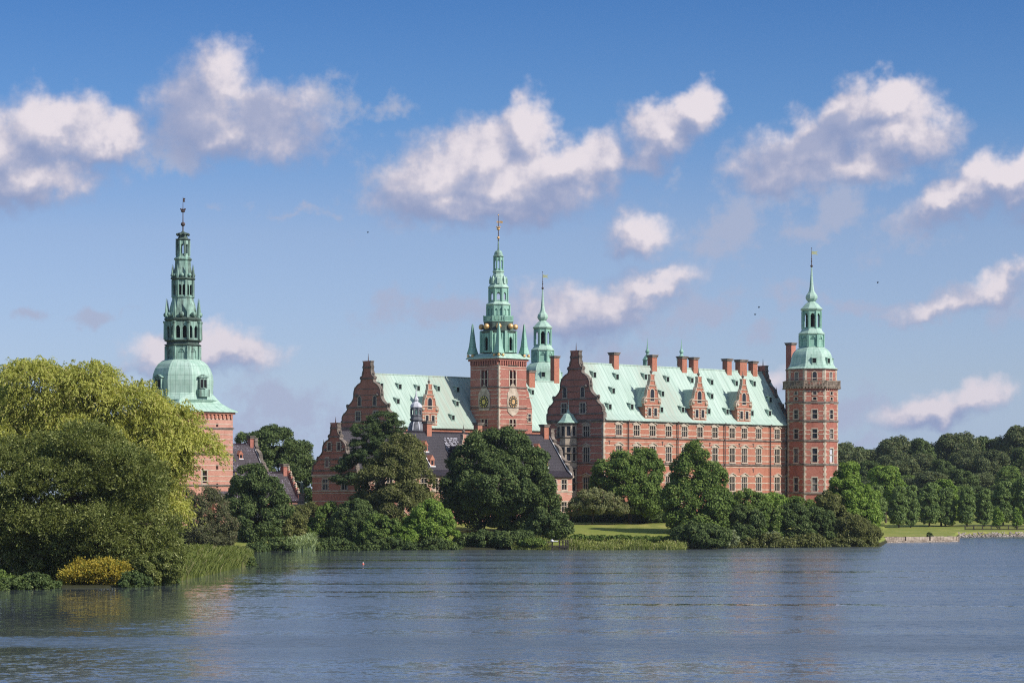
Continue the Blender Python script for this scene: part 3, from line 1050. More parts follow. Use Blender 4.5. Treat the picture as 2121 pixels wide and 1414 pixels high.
    for px, top in ((1341, 700), (1411.5, 702)):          # slim copper turrets beyond the ridge
        vv = 12.0
        u = u_at(px, vv)
        zt = zz(top, u, vv)
        zb = zz(757, u, vv)
        d = MB()
        d.lathe([(0.95, zb - 6.5), (0.95, zb), (1.1, zb), (1.1, zb + 0.15)], 8, PI / 8, u, vv)
        for k in range(8):
            a = PI / 8 + k * PI / 4
            d.obox((u + 0.85 * math.cos(a), vv + 0.85 * math.sin(a)), a, 0.14, 0.14, zb + 0.15, zb + 1.2)
        d.lathe([(1.2, zb + 1.2), (1.05, zb + 1.45), (0.7, zb + 2.0), (0.3, zb + 2.4), (0.26, zb + 2.6), (0.5, zb + 2.95), (0.45, zb + 3.25), (0.2, zb + 3.6), (0.1, zb + 4.6), (0.02, zt)], 8, PI / 8, u, vv)
        part(d, 'roof_turret', M['spire_clock'], T)
    # stone bay turret on the gable front
    vb, ub = 9.1, -0.9
    zt = zz(875.6, ub, vb)
    b = MB()
    R = 1.85
    V8 = [(ub + R * math.cos(PI / 8 + k * PI / 4), vb + R * math.sin(PI / 8 + k * PI / 4)) for k in range(8)]
    hz = [(zt - 2.75, zt - 0.75), (zt - 7.9, zt - 6.45), (zt - 6.3, zt - 5.1), (zt - 12.6, zt - 11.2), (zt - 11.0, zt - 9.8), (zt - 14.2, zt - 12.8)]
    SID = 2 * R * math.sin(PI / 8)
    for k in range(8):
        p, q = V8[k], V8[(k + 1) % 8]
        b.wall(p, q, 2.5, zt, [(0.3, SID - 0.3, a, c) for a, c in hz], 0.2)
    B = part(b, 'bay_turret', M['stone'], T)
    g = MB()
    g.lathe([(R - 0.25, zt - 14.4), (R - 0.25, zt - 0.6)], 8, PI / 8, ub, vb)
    part(g, 'pane', M['glass'], B)
    g = MB()
    for z in (zt - 3.1, zt - 4.75, zt - 8.25, zt - 9.5, zt - 12.7, zt - 0.35, zt - 6.4):
        g.lathe([(R + 0.02, z - 0.1), (R + 0.17, z), (R + 0.17, z + 0.12), (R + 0.02, z + 0.22)], 8, PI / 8, ub, vb)
    part(g, 'moulding', M['ledge'], B)
    g = MB()
    g.lathe([(R + 0.65, zt - 0.02), (R + 0.55, zt + 0.1), (R + 0.05, zt + 0.5), (R - 0.35, zt + 1.1), (R - 0.8, zt + 1.75), (0.5, zt + 2.1), (0.3, zt + 2.25), (0.33, zt + 2.5), (0.12, zt + 2.8), (0.07, zt + 3.6), (0.015, zt + 4.9)], 8, PI / 8, ub, vb)
    part(g, 'dome', M['dome'], B)
    return ze, zr, L


RZE, RZR, RL = right_wing()


# ------------------------------------------------------------------ octagonal stages for towers
def oct_pts(R, c=(0, 0)):
    return [(c[0] + R * math.cos(PI / 8 + k * PI / 4), c[1] + R * math.sin(PI / 8 + k * PI / 4)) for k in range(8)]


def oct_arcade(R, z0, z1, ow, oz0, oz1, nper=1, rev=0.22):
    """octagonal storey with round-topped openings cut through every side"""
    b = MB()
    P = oct_pts(R)
    S = 2 * R * math.sin(PI / 8)
    for k in range(8):
        hs = []
        for j in range(nper):
            c = S * (j + 0.5) / nper
            arch = min(ow * 0.45, (oz1 - oz0) * 0.3)
            hs.append((c - ow / 2, c + ow / 2, oz0, oz1 - arch))
            hs.append((c - ow * 0.40, c + ow * 0.40, oz1 - arch + 1e-4, oz1 - arch * 0.42))
            hs.append((c - ow * 0.24, c + ow * 0.24, oz1 - arch * 0.42 + 1e-4, oz1))
        b.wall(P[k], P[(k + 1) % 8], z0, z1, hs, rev)
    for k in range(8):      # corner pilasters
        a = PI / 8 + k * PI / 4
        b.obox((R * math.cos(a), R * math.sin(a)), a, 0.1 + R * 0.03, 0.1 + R * 0.045, z0, z1)
    b.lathe([(R * 0.93, z0), (R * 0.93, z0 + 0.05)], 8)
    b.lathe([(R * 0.93, z1 - 0.05), (R * 0.93, z1)], 8)
    return b


def ledge8(R, z, h=0.35, out=0.3):
    b = MB()
    b.lathe([(R, z - h), (R + out * 0.5, z - h * 0.5), (R + out, z - h * 0.25), (R + out, z), (R * 0.9, z + 0.06)], 8)
    return b


def spire_rod(T, z0, z1, r, vane, vlen, mat, balls=()):
    b = MB()
    b.lathe([(r, z0), (r * 0.7, (z0 + z1) / 2), (0.025, z1)], 6, 0)
    rod = part(b, 'mast', M['iron'], T)
    for z, rr, mm in balls:
        s = MB()
        s.sphere((0, 0, z), rr, 10, 6)
        part(s, 'ball', M[mm], rod, True)
    v = MB()
    a = -TH
    dx, dy = math.cos(a), math.sin(a)
    out = [(0.05, -0.35), (vlen * 0.55, -0.25), (vlen, -0.42), (vlen * 0.72, 0.0), (vlen, 0.32), (vlen * 0.55, 0.30), (0.05, 0.42)]
    v.prism(out, lambda p, q, d: (p * dx - d * dy, p * dy + d * dx, vane + q), -0.03, 0.03)
    part(v, 'weather_vane', M[mat], rod)


def corner_tower_parts(T):
    """origin at the tower axis, z absolute (castle frame shifted), for the far octagonal towers"""
    u0, v0, _ = org_of(T)
    D = 625.0
    sc = F / D

    def z(py):
        return CH + (HY - py) / sc

    def r(hpx):
        return hpx / sc / 0.955

    def sh(b):
        b.v = [(x + u0, y + v0, q) for x, y, q in b.v]
        return b
    R = r(53.5)
    S = 2 * R * math.sin(PI / 8)
    P = oct_pts(R)
    rowz = [(850, 868), (889.5, 908.5), (929.5, 957.5), (989.5, 1017)]
    b = MB()
    c = S / 2
    for k in range(8):
        hs = [(c - 0.575, c + 0.575, z(bb), z(aa)) for aa, bb in rowz]
        hs += [(c - 0.4, c + 0.4, z(830), z(824)), (c - 0.4, c + 0.4, z(819), z(812.5))]
        b.wall(P[k], P[(k + 1) % 8], 2.5, z(803), hs)
    part(sh(b), 'shaft', M['brick_mid'], T)
    for k in range(3, 8):
        a = PI / 4 * (k + 1)
        ca, sa = math.cos(a), math.sin(a)
        ap = R * math.cos(PI / 8)
        for i, (aa, bb) in enumerate(rowz):
            hgt = z(aa) - z(bb)
            put_window(T, WIN_T, u0 + ca * ap, v0 + sa * ap, z(bb), a + PI / 2, (1, 1, hgt / 2.3), blind=(i == 2 and k in (5, 6)))
        for zz_, hh in ((z(830), z(824) - z(830)), (z(819), z(812.5) - z(819))):
            put_window(T, WIN_S, u0 + ca * ap, v0 + sa * ap, zz_, a + PI / 2, (0.8 / 0.95, 1, hh / 1.6))
    s = MB()
    for py, h, o in ((833, 0.35, 0.2), (871, 0.35, 0.2), (911.5, 0.35, 0.2), (960.5, 0.35, 0.2), (1019, 0.4, 0.22)):
        for (rr, zb) in ((R, z(py)),):
            s.lathe([(rr - 0.05, zb - h), (rr + o, zb - h), (rr + o, zb), (rr - 0.05, zb + 0.05)], 8)
    part(sh(s), 'string_course', M['ledge'], T)
    s = MB()
    for k in range(8):      # pale bands and toothed corner stones
        p, q = Vector(P[k]), Vector(P[(k + 1) % 8])
        d = (q - p).normalized()
        ang = math.atan2(d.y, d.x)
        for py in (811, 821, 837, 852.5, 861, 874, 891, 899, 914, 931, 943, 963, 991, 1003, 1022):
            for f0, f1 in ((0.02, c - 0.78), (c + 0.78, S - 0.02)):
                m = p + d * ((f0 + f1) / 2)
                s.obox((m.x, m.y), ang, (f1 - f0) / 2, 0.03, z(py) - 0.17, z(py))
        zc, i = 2.6, 0
        while zc < z(804) - 0.6:
            wd = 0.46 if i % 2 else 0.24
            m = p + d * (wd / 2)
            s.obox((m.x, m.y), ang, wd / 2, 0.036, zc, zc + 0.55)
            m = q - d * (wd / 2)
            s.obox((m.x, m.y), ang, wd / 2, 0.036, zc, zc + 0.55)
            zc += 0.56
            i += 1
    part(sh(s), 'stone_band', M['stone'], T)
    # gallery on brackets
    g = MB()
    g.lathe([(R - 0.1, z(806.5)), (R + 0.5, z(804)), (r(59), z(802.5)), (r(59), z(801))], 8)
    for k in range(8):
        p, q = Vector(oct_pts(r(57))[k]), Vector(oct_pts(r(57))[(k + 1) % 8])
        for j in range(7):
            m = p.lerp(q, j / 7.0)
            g.obox((m.x, m.y), math.atan2((q - p).y, (q - p).x), 0.2, 0.3, z(806), z(803.2))
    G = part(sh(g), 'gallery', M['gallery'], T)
    g = MB()
    for k in range(8):
        p, q = Vector(oct_pts(r(58))[k]), Vector(oct_pts(r(58))[(k + 1) % 8])
        ang = math.atan2((q - p).y, (q - p).x)
        m = (p + q) / 2
        g.obox((m.x, m.y), ang, (q - p).length / 2, 0.16, z(791.5), z(789.5))
        g.obox((m.x, m.y), ang, (q - p).length / 2, 0.13, z(801), z(800))
        for j in range(15):
            e = p.lerp(q, (j + 0.5) / 15)
            g.obox((e.x, e.y), ang, 0.085 if j not in (0, 7, 14) else 0.16, 0.1, z(800), z(791.5))
    part(sh(g), 'balustrade', M['gallery'], G)
    # upper brick drum
    R2 = r(51)
    P2 = oct_pts(R2)
    S2 = 2 * R2 * math.sin(PI / 8)
    b = MB()
    for k in range(8):
        b.wall(P2[k], P2[(k + 1) % 8], z(803), z(766))
    part(sh(b), 'drum', M['brick_mid'], T)
    for k in range(3, 8):
        a = PI / 4 * (k + 1)
        ap = R2 * math.cos(PI / 8)
        put_window(T, ARCH_S, u0 + math.cos(a) * ap, v0 + math.sin(a) * ap, z(791), a + PI / 2)
    s = MB()
    for k in range(8):
        p, q = Vector(P2[k]), Vector(P2[(k + 1) % 8])
        d = (q - p).normalized()
        ang = math.atan2(d.y, d.x)
        for e in (p + d * 0.25, q - d * 0.25):
            s.obox((e.x, e.y), ang, 0.25, 0.05, z(801), z(767))
        for py in (771, 784):
            s.obox(((p + q) / 2), ang, S2 / 2 - 0.6, 0.03, z(py) - 0.14, z(py))
    part(sh(s), 'stone_pilaster', M['stone'], T)
    b = MB()
    b.lathe([(r(50), z(768.5)), (r(54), z(766.5)), (r(54), z(764.8))], 8)
    part(sh(b), 'cornice', M['ledge'], T)
    # bell-shaped dome
    b = MB()
    b.lathe([(r(54), z(765)), (r(48), z(761)), (r(44.5), z(755)), (r(42.5), z(748)), (r(41.5), z(741)), (r(40), z(735)), (r(37.5), z(730)), (r(34), z(726)), (r(29), z(722)), (r(25), z(719.5))], 8)
    dome = part(sh(b), 'dome', M['dome'], T)
    for k in range(4, 8):
        a = PI / 4 * (k + 1)
        ca, sa = math.cos(a), math.sin(a)
        rr = r(46) * 0.93
        o = inst('dome_dormer', HOOD[0], dome, (u0 + ca * rr, v0 + sa * rr, z(755)), a + PI / 2)
        o.data = dome_dormer_mesh()
    # lantern: blind arcade, ledge, open arcade, cap, onion, needle
    b = oct_arcade(r(24.5), z(719), z(694), 1.25, z(717), z(697), 1, 0.16)
    b.lathe([(r(24.5) - 0.18, z(719)), (r(24.5) - 0.18, z(694))], 8)
    part(sh(b), 'drum', M['spire_clock'], T)
    b = MB()
    b.lathe([(r(24), z(694)), (r(27), z(692.5)), (r(27), z(691)), (r(22), z(686)), (r(20), z(681)), (r(19), z(681))], 8)
    part(sh(b), 'ledge', M['dome'], T)
    b = oct_arcade(r(19), z(681), z(645), 0.95, z(678.5), z(649.5), 1, 0.2)
    part(sh(b), 'lantern', M['spire_clock'], T)
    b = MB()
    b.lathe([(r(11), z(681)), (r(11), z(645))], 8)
    part(sh(b), 'dark_core', M['dark'], T)  # added black core that makes the lantern openings look dark inside
    b = MB()
    b.lathe([(r(19), z(645)), (r(22), z(642)), (r(23), z(640)), (r(19.5), z(637)), (r(13), z(629.5)), (r(8), z(625.5)), (r(7), z(624.5)),
             (r(9.5), z(622.5)), (r(12), z(618.5)), (r(12.3), z(615)), (r(11), z(611)), (r(8), z(607)), (r(5.5), z(602.5)), (r(4), z(593)), (r(2.8), z(578)), (r(1.7), z(562)), (r(1.1), z(552))], 8)
    part(sh(b), 'needle_spire', M['dome'], T)
    b = MB()
    b.lathe([(0.1, z(553)), (0.03, z(513))], 6, 0)
    rod = part(sh(b), 'mast', M['iron'], T)
    for py, rr in ((551, 0.30), (541, 0.16), (536, 0.13), (514, 0.12)):
        s = MB()
        s.sphere((0, 0, z(py)), rr, 8, 6)
        part(sh(s), 'ball', M['iron'], rod)
    v = MB()
    a = -TH
    dx, dy = math.cos(a), math.sin(a)
    zc = z(524)
    v.prism([(0.05, -0.35), (0.75, -0.28), (1.45, -0.45), (1.05, 0.0), (1.45, 0.40), (0.75, 0.32), (0.05, 0.45)],
            lambda p, q, d: (p * dx - d * dy, p * dy + d * dx, zc + q), -0.03, 0.03)
    part(sh(v), 'weather_vane', M['vane'], rod)


_dd = []


def dome_dormer_mesh():
    if not _dd:
        import bmesh
        bm = bmesh.new()
        for i in range(3):
            n0 = len(bm.faces)
            bm.from_mesh(HOOD[i])
            bm.faces.ensure_lookup_table()
            for fc in bm.faces[n0:]:
                fc.material_index = 0 if i < 2 else 1
        me = bpy.data.meshes.new('dome_dormer')
        bm.to_mesh(me)
        bm.free()
        me.materials.append(M['dome'])
        me.materials.append(M['dark'])
        _dd.append(me)
    return _dd[0]


def tree_copy(o, parent=None):
    c = o.copy()
    COL.objects.link(c)
    c.parent = parent
    for ch in list(o.children):
        tree_copy(ch, c)
    return c


# axis of the right tower: column 1681 at depth 625
tx, ty = (1681 - CX) / F * 625.0, 625.0
tu = (tx - AX) * CT + (ty - AY) * ST
tv = -(tx - AX) * ST + (ty - AY) * CT
tower_r = castle_thing('corner_tower', tu, tv, 2.5, 'octagonal brick corner tower with stone gallery at the right end of the long wing', 'tower')
corner_tower_parts(tower_r)
ty2 = 686.0
tx2 = (1124 - CX) / F * ty2
tower_b = tree_copy(tower_r)
tower_b.location = (tx2, ty2, 2.2)
tag(tower_b, 'green domed tower with onion spire behind the roofs just right of the clock tower', 'tower')


# ------------------------------------------------------------------ left wing (behind the court)
def left_wing():
    vc, hw = 73.2, 8.6
    v0 = vc - hw
    u0 = 1.5
    L = u_at(1164, vc) - u0
    ze = zz(884, u_at(890, v0), v0)
    zr = zz(778, u_at(870, vc), vc)
    T = castle_thing('castle_wing', u0, v0, 2.5, 'rear brick castle wing left of the clock tower with green roof and shaded gable', 'castle')
    w = MB()
    w.wall((u0, v0), (u0 + L, v0), 2.5, ze)
    part(w, 'front_wall', M['brick'], T)
    w = MB()
    ghol = []
    for zb in (20.3, 14.6):
        for s in (-1, 1):
            ghol.append((hw + s * 4.2 - 0.87, hw + s * 4.2 + 0.87, zb, zb + 2.35))
    w.wall((u0, v0 + 2 * hw), (u0, v0), 2.5, ze, ghol)
    w.wall((u0 + L, v0), (u0 + L, v0 + 2 * hw), 2.5, ze)
    w.wall((u0 + L, v0 + 2 * hw), (u0, v0 + 2 * hw), 2.5, ze)
    part(w, 'gable_wall', M['brick_shade_side'], T)
    for zb in (20.3, 14.6):
        for s in (-1, 1):
            put_window(T, WIN1, u0, vc + s * 4.2, zb, -PI / 2)
    gable_roof(T, u0 + 0.3, u0 + L, vc, hw, ze, zr, 'copper')
    sl = (zr - ze) / hw
    s = MB()
    for z, d, h in ((ze - 0.05, 0.3, 0.4), (ze - 1.9, 0.2, 0.3)):
        s.box(u0 - d, u0 + L, v0 - d, v0, z - h, z)
        s.box(u0 - d, u0, v0 + 0.001, v0 + 2 * hw, z - h - 0.001, z - 0.001)
    part(s, 'string_course', M['ledge'], T)
    s = MB()
    for z in (19.5, 21.2, 22.8, 17.6):
        s.box(u0 - 0.03, u0, v0 + 0.02, v0 + 2 * hw - 0.02, z, z + 0.16)
    quoins(s, u0, v0, 2.6, ze - 0.7, 1, 1)
    part(s, 'stone_band', M['stone'], T)
    k = (zr - ze) / (RZR - RZE) * 1.02
    gable(T, u0 - 0.02, vc, hw, ze, k)
    for s_ in (-1, 1):
        put_window(T, WIN_P, u0 - 0.16, vc + s_ * 2.9, ze + 1.4, -PI / 2, (1, 0.5, 1))
        put_window(T, ARCH_S, u0 - 0.03, vc + s_ * 2.5, ze + 4.8, -PI / 2)
    wall_dormer(T, u_at(890, v0), v0, ze, sl)
    for px, py in ((791, 801), (829, 803), (867, 806), (908.5, 807), (949, 809), (825, 833), (947.5, 838), (939, 867), (1103.5, 814)):
        hood(T, px, py, v0, ze, sl)
    for px, base, top, wd in ((1102, 802, 768, 2.0), (1153, 793, 738, 1.8)):
        u, v = on_roof(px, base, v0, ze, sl)
        chimney(T, u, v + 0.6, ze + (v - v0) * sl - 1.2, zz(top, u, v + 0.6), wd, 1.3)
    return ze, zr, v0, vc


LZE, LZR, LV0, LVC = left_wing()


# ------------------------------------------------------------------ clock tower
def clock_tower():
    vf = 58.6
    uc0 = u_at(1033, vf)
    D0 = depth(uc0, vf)
    sc = F / D0
    a = 9.15
    T = castle_thing('clock_tower', uc0 + a / 2, vf + a / 2, 2.5, 'square brick clock tower with two dials, golden balls and tiered green spire', 'tower')
    cu, cv = uc0 + a / 2, vf + a / 2
    D = depth(cu, cv)
    s2 = F / D

    def z(py):
        return CH + (HY - py) / sc

    def zc(py):
        return CH + (HY - py) / s2

    def r(h):
        return h / s2 / 0.955
    h = a / 2
    zt = z(741)
    b = MB()
    hs = []
    for c in (a / 2 - 0.55, a / 2 + 0.55):
        hs += [(c - 0.42, c + 0.42, z(799), z(768.5)), (c - 0.3, c + 0.3, z(768.5) + 1e-4, z(765.5))]
        hs += [(c - 0.38, c + 0.38, z(882), z(868.5)), (c - 0.26, c + 0.26, z(868.5) + 1e-4, z(866))]
    b.wall((cu - h, cv - h), (cu + h, cv - h), 2.5, zt, hs, 0.5)
    part(b, 'front_wall', M['brick_tower'], T)
    b = MB()
    b.wall((cu - h, cv + h), (cu - h, cv - h), 2.5, zt, hs, 0.5)
    b.wall((cu + h, cv - h), (cu + h, cv + h), 2.5, zt)
    b.wall((cu + h, cv + h), (cu - h, cv + h), 2.5, zt)
    part(b, 'side_wall', M['brick_shade_side'], T)
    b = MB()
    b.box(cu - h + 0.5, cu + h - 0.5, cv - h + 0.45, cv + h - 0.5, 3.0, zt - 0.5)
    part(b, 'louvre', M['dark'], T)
    s = MB()
    for py in (757.5, 763, 783, 806, 815, 823, 838, 848, 857, 866, 876):
        zz_ = z(py)
        s.box(cu - h - 0.03, cu + h + 0.03, cv - h - 0.03, cv - h, zz_ - 0.15, zz_)
        s.box(cu - h - 0.03, cu - h, cv - h + 0.001, cv + h, zz_ - 0.151, zz_ - 0.001)
    quoins(s, cu - h, cv - h, 20, zt - 1.0, 1, 1, 0.9)
    part(s, 'stone_band', M['stone'], T)
    s = MB()
    for py, d, hh in ((799.5, 0.2, 0.3), (841.5, 0.2, 0.3), (887, 0.25, 0.35)):
        zz_ = z(py)
        s.box(cu - h - d, cu + h + d, cv - h - d, cv - h, zz_ - hh, zz_)
        s.box(cu - h - d, cu - h, cv - h + 0.001, cv + h, zz_ - hh - 0.001, zz_ - 0.001)
    part(s, 'string_course', M['ledge'], T)
    s = MB()
    # corbel table under the eaves
    for j in range(12):
        x = -h + (j + 0.5) * a / 12
        s.box(cu + x - 0.2, cu + x + 0.2, cv - h - 0.3, cv - h, zt - 1.5, zt - 0.55)
        s.box(cu - h - 0.3, cu - h, cv + x - 0.2, cv + x + 0.2, zt - 1.5, zt - 0.55)
    part(s, 'corbel_table', M['brick_tower'], T)
    s = MB()
    s.box(cu - h - 0.38, cu + h + 0.38, cv - h - 0.38, cv + h + 0.38, zt - 0.55, zt - 0.05)
    part(s, 'cornice', M['brick_tower'], T)
    # arch surrounds
    for rz, du, dv in ((0, 0, -1), (-PI / 2, -1, 0)):
        s = MB()
        ca, sa = math.cos(rz), math.sin(rz)

        def put(x0, x1, z0, z1, d):
            q = [(x0, -h - d), (x1, -h - d), (x1, -h), (x0, -h)]
            q = [(cu + x * ca - y * sa, cv + x * sa + y * ca) for x, y in q]
            s.add([(x, y, z0) for x, y in q] + [(x, y, z1) for x, y in q], [(0, 3, 2, 1), (4, 5, 6, 7), (0, 1, 5, 4), (1, 2, 6, 5), (2, 3, 7, 6), (3, 0, 4, 7)])
        put(-1.25, -0.99, z(799), z(766), 0.1)
        put(0.99, 1.25, z(799), z(766), 0.1)
        put(-0.13, 0.13, z(799), z(768), 0.12)
        put(-1.25, -0.15, z(764.5), z(763), 0.12)
        put(0.15, 1.25, z(764.5), z(763), 0.12)
        part(s, 'window_surround', M['stone'], T)
        s = MB()
        put(-1.15, -0.94, z(882), z(867), 0.1)
        put(0.94, 1.15, z(882), z(867), 0.1)
        put(-0.16, 0.16, z(882), z(868), 0.12)
        part(s, 'window_surround', M['stone'], T)
        s = MB()
        put(-1.5, 1.5, z(756), z(754.5), 0.2)
        part(s, 'hood_mould', M['ledge'], T)
        # clock: stone case with pediment, dial, gilt numerals and hands
        s = MB()
        zd = z(831)
        if rz == 0:
            out = [(-1.75, -2.2), (-0.9, -2.9), (0, -3.3), (0.9, -2.9), (1.75, -2.2), (1.95, 0), (1.75, 2.1), (1.3, 2.5), (1.1, 3.3), (0.5, 3.9), (0, 4.4), (-0.5, 3.9), (-1.1, 3.3), (-1.3, 2.5), (-1.75, 2.1), (-1.95, 0)]
        else:
            out = [(-1.7, -2.0), (1.7, -2.0), (1.9, 0), (1.8, 1.9), (0, 4.2), (-1.8, 1.9), (-1.9, 0)]

        def tr(x, q, d):
            y = -h - d
            return (cu + x * ca - y * sa, cv + x * sa + y * ca, zd + q)
        s.prism(out, tr, -0.02, 0.16)
        C = part(s, 'clock', M['stone'], T)
        s = MB()
        n = 24
        s.prism([(1.42 * math.cos(2 * PI * k / n), 1.42 * math.sin(2 * PI * k / n)) for k in range(n)], tr, 0.14, 0.24)
        part(s, 'dial', M['clock_face'], C)
        s = MB()
        for k in range(12):
            q = 2 * PI * k / 12
            e = (math.cos(q), math.sin(q))
            p_ = (-e[1], e[0])
            s.prism([(e[0] * r0 + p_[0] * w_, e[1] * r0 + p_[1] * w_) for r0, w_ in ((0.92, -0.10), (1.30, -0.14), (1.30, 0.14), (0.92, 0.10))], tr, 0.25, 0.28)
        n = 16
        s.prism([(0.55 * math.cos(2 * PI * k / n), 0.55 * math.sin(2 * PI * k / n)) for k in range(n)], tr, 0.25, 0.27)
        part(s, 'numerals', M['yellow'] if rz else M['gold'], C)
        s = MB()
        for q, l in ((0.9, 1.0), (2.4, 0.7)):
            e = (math.cos(q), math.sin(q))
            p_ = (-e[1], e[0])
            s.prism([(-p_[0] * 0.1, -p_[1] * 0.1), (e[0] * l, e[1] * l), (p_[0] * 0.1, p_[1] * 0.1)], tr, 0.29, 0.32)
        part(s, 'clock_hand', M['gold'], C)
    # copper skirt
    b = MB()
    q = h + 0.75
    b.lathe([(q * 1.414, zt - 0.05), (q * 1.414, zt + 0.15), (5.2 * 1.414, zt + 0.3), (3.9 * 1.414, zt + 1.2), (3.9 * 1.2, zt + 1.25)], 4, PI / 4, cu, cv)
    part(b, 'skirt_roof', M['dome'], T)
    # corner obelisks with gilt balls
    for sx in (1, -1):
        for sy in (1, -1):
            ou, ov = cu + sx * (h - 0.35), cv + sy * (h - 0.35)
            so = F / depth(ou, ov)
            b = MB()
            q = 11.0 / so / 0.98
            b.lathe([(q * 1.05, zt + 1.15), (q * 1.05, zt + 1.3), (q * 0.80, zt + 2.3), (q * 0.66, zt + 3.0), (q * 0.16, zt + 7.9), (0.02, zt + 8.2)], 4, PI / 4 + 0.0, ou, ov)
            O = part(b, 'obelisk', M['spire_clock'], T)
            for j in range(4):
                aa = PI / 4 + j * PI / 2
                g = MB()
                g.sphere((ou + 1.0 * math.cos(aa), ov + 1.0 * math.sin(aa), zt + 0.75), 0.36, 8, 6)
                part(g, 'gilt_ball', M['gold'], O, True)

    def sh(b):
        b.v = [(x + cu, y + cv, q) for x, y, q in b.v]
        return b
    R = r(37)
    b = oct_arcade(R, zc(731), zc(687), 1.15, zc(727), zc(699), 1, 0.35)
    part(sh(b), 'bell_stage', M['spire_clock'], T)
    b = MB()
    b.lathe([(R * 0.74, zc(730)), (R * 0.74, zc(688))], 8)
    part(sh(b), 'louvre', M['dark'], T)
    b = MB()
    for k in range(8):
        for s_ in (-1, 1):
            an = (k + 0.5) * PI / 4 + PI / 8 + s_ * 0.20
            b.lathe([(0.17, zc(729)), (0.15, zc(692))], 6, 0, (R + 0.05) * 0.96 * math.cos(an), (R + 0.05) * 0.96 * math.sin(an))
    part(sh(b), 'column', M['spire_clock'], T)
    part(sh(ledge8(r(37), zc(686), 0.6, 0.25)), 'ledge', M['spire_dark'], T)
    b = MB()
    b.lathe([(r(33), zc(686)), (r(31), zc(676)), (r(31), zc(667.5))], 8)
    part(sh(b), 'ball_drum', M['spire_dark'], T)
    for k in range(8):
        an = (k + 0.5) * PI / 4 + PI / 8
        g = MB()
        g.sphere((r(36) * 0.93 * math.cos(an), r(36) * 0.93 * math.sin(an), zc(677.3)), 0.68, 12, 8)
        part(sh(g), 'gilt_ball', M['gold'], T, True)
    g = MB()
    g.lathe([(r(29), zc(669)), (r(32), zc(667)), (r(32), zc(665.3))], 8)
    for k in range(8):
        p, q = Vector(oct_pts(r(30.5))[k]), Vector(oct_pts(r(30.5))[(k + 1) % 8])
        ang = math.atan2((q - p).y, (q - p).x)
        g.obox((p + q) / 2, ang, (q - p).length / 2, 0.09, zc(656.5), zc(655.2))
        for j in range(8):
            e = p.lerp(q, (j + 0.5) / 8)
            g.obox((e.x, e.y), ang, 0.09, 0.08, zc(665.3), zc(656.5))
        g.obox((p.x, p.y), ang, 0.16, 0.16, zc(665.3), zc(654.5))
    part(sh(g), 'balustrade', M['spire_clock'], T)
    b = oct_arcade(r(24), zc(666), zc(634), 0.62, zc(655), zc(640), 2, 0.14)
    b.lathe([(r(24) - 0.16, zc(666)), (r(24) - 0.16, zc(634))], 8)
    part(sh(b), 'drum', M['spire_clock'], T)
    b = MB()
    b.lathe([(r(24), zc(634)), (r(26), zc(632)), (r(26), zc(630.5)), (r(22), zc(627.5)), (r(19.5), zc(625)), (r(19.5), zc(624))], 8)
    part(sh(b), 'ledge', M['dome'], T)
    b = oct_arcade(r(19.5), zc(625), zc(598), 0.8, zc(622), zc(606), 1, 0.25)
    part(sh(b), 'lantern', M['spire_clock'], T)
    b = MB()
    b.lathe([(r(19.5), zc(598)), (r(22), zc(596.5)), (r(22), zc(595)), (r(18.5), zc(591)), (r(16), zc(584)), (r(14.5), zc(577)), (r(13), zc(571)), (r(11), zc(569)), (r(11), zc(565)), (r(12.5), zc(563)), (r(12.5), zc(561.8)), (r(9.5), zc(560))], 8)
    br = part(sh(b), 'bell_roof', M['dome'], T)
    for k in range(8):
        an = (k + 0.5) * PI / 4 + PI / 8
        b = MB()
        b.obox((r(16.5) * 0.93 * math.cos(an), r(16.5) * 0.93 * math.sin(an)), an, 0.35, 0.3, zc(588), zc(578))
        b.lathe([(0.45, zc(578)), (0.03, zc(571))], 4, an + PI / 4, r(16.5) * 0.93 * math.cos(an), r(16.5) * 0.93 * math.sin(an))
        part(sh(b), 'dormer', M['dome'], br)
    b = oct_arcade(r(9.3), zc(560), zc(533), 0.5, zc(556.5), zc(539), 1, 0.16)
    part(sh(b), 'lantern', M['spire_clock'], T)
    b = MB()
    b.lathe([(r(9.3), zc(533)), (r(11.3), zc(531.5)), (r(11.3), zc(530.5)), (r(9.2), zc(528)), (r(8.5), zc(524)), (r(6.8), zc(520.5)), (r(3.5), zc(518.5)), (r(1.8), zc(517)), (r(1.5), zc(506)), (r(0.9), zc(497))], 8)
    part(sh(b), 'cap', M['spire'], T)
    b = MB()
    b.lathe([(0.12, zc(499)), (0.10, zc(470)), (0.03, zc(443))], 6, 0)
    b.lathe([(0.1, zc(498.6)), (0.32, zc(498)), (0.1, zc(497))], 8, 0)
    rod = part(sh(b), 'mast', M['iron'], T)
    for py, rr in ((492.5, 0.33), (445.5, 0.16)):
        g = MB()
        g.sphere((0, 0, zc(py)), rr, 10, 6)
        part(sh(g), 'ball', M['gold'], rod, True)
    g = MB()
    g.lathe([(0.22, zc(476.5)), (0.42, zc(475.5)), (0.36, zc(473)), (0.46, zc(471))], 8)
    for k in range(8):
        g.obox((0.45 * math.cos(k * PI / 4), 0.45 * math.sin(k * PI / 4)), k * PI / 4, 0.06, 0.1, zc(471), zc(469))
    part(sh(g), 'crown', M['gold'], rod)
    v = MB()
    dx, dy = math.cos(-TH), math.sin(-TH)
    v.prism([(-0.45, 0.0), (-0.3, 0.35), (-0.1, 0.1), (0.1, 0.1), (0.5, 0.3), (1.05, 0.15), (0.95, -0.3), (0.5, -0.2), (0.1, -0.15), (-0.3, -0.2)],
            lambda p, q, d: (p * dx - d * dy, p * dy + d * dx, zc(460) + q), -0.04, 0.04)
    part(sh(v), 'weather_vane', M['gold'], rod)
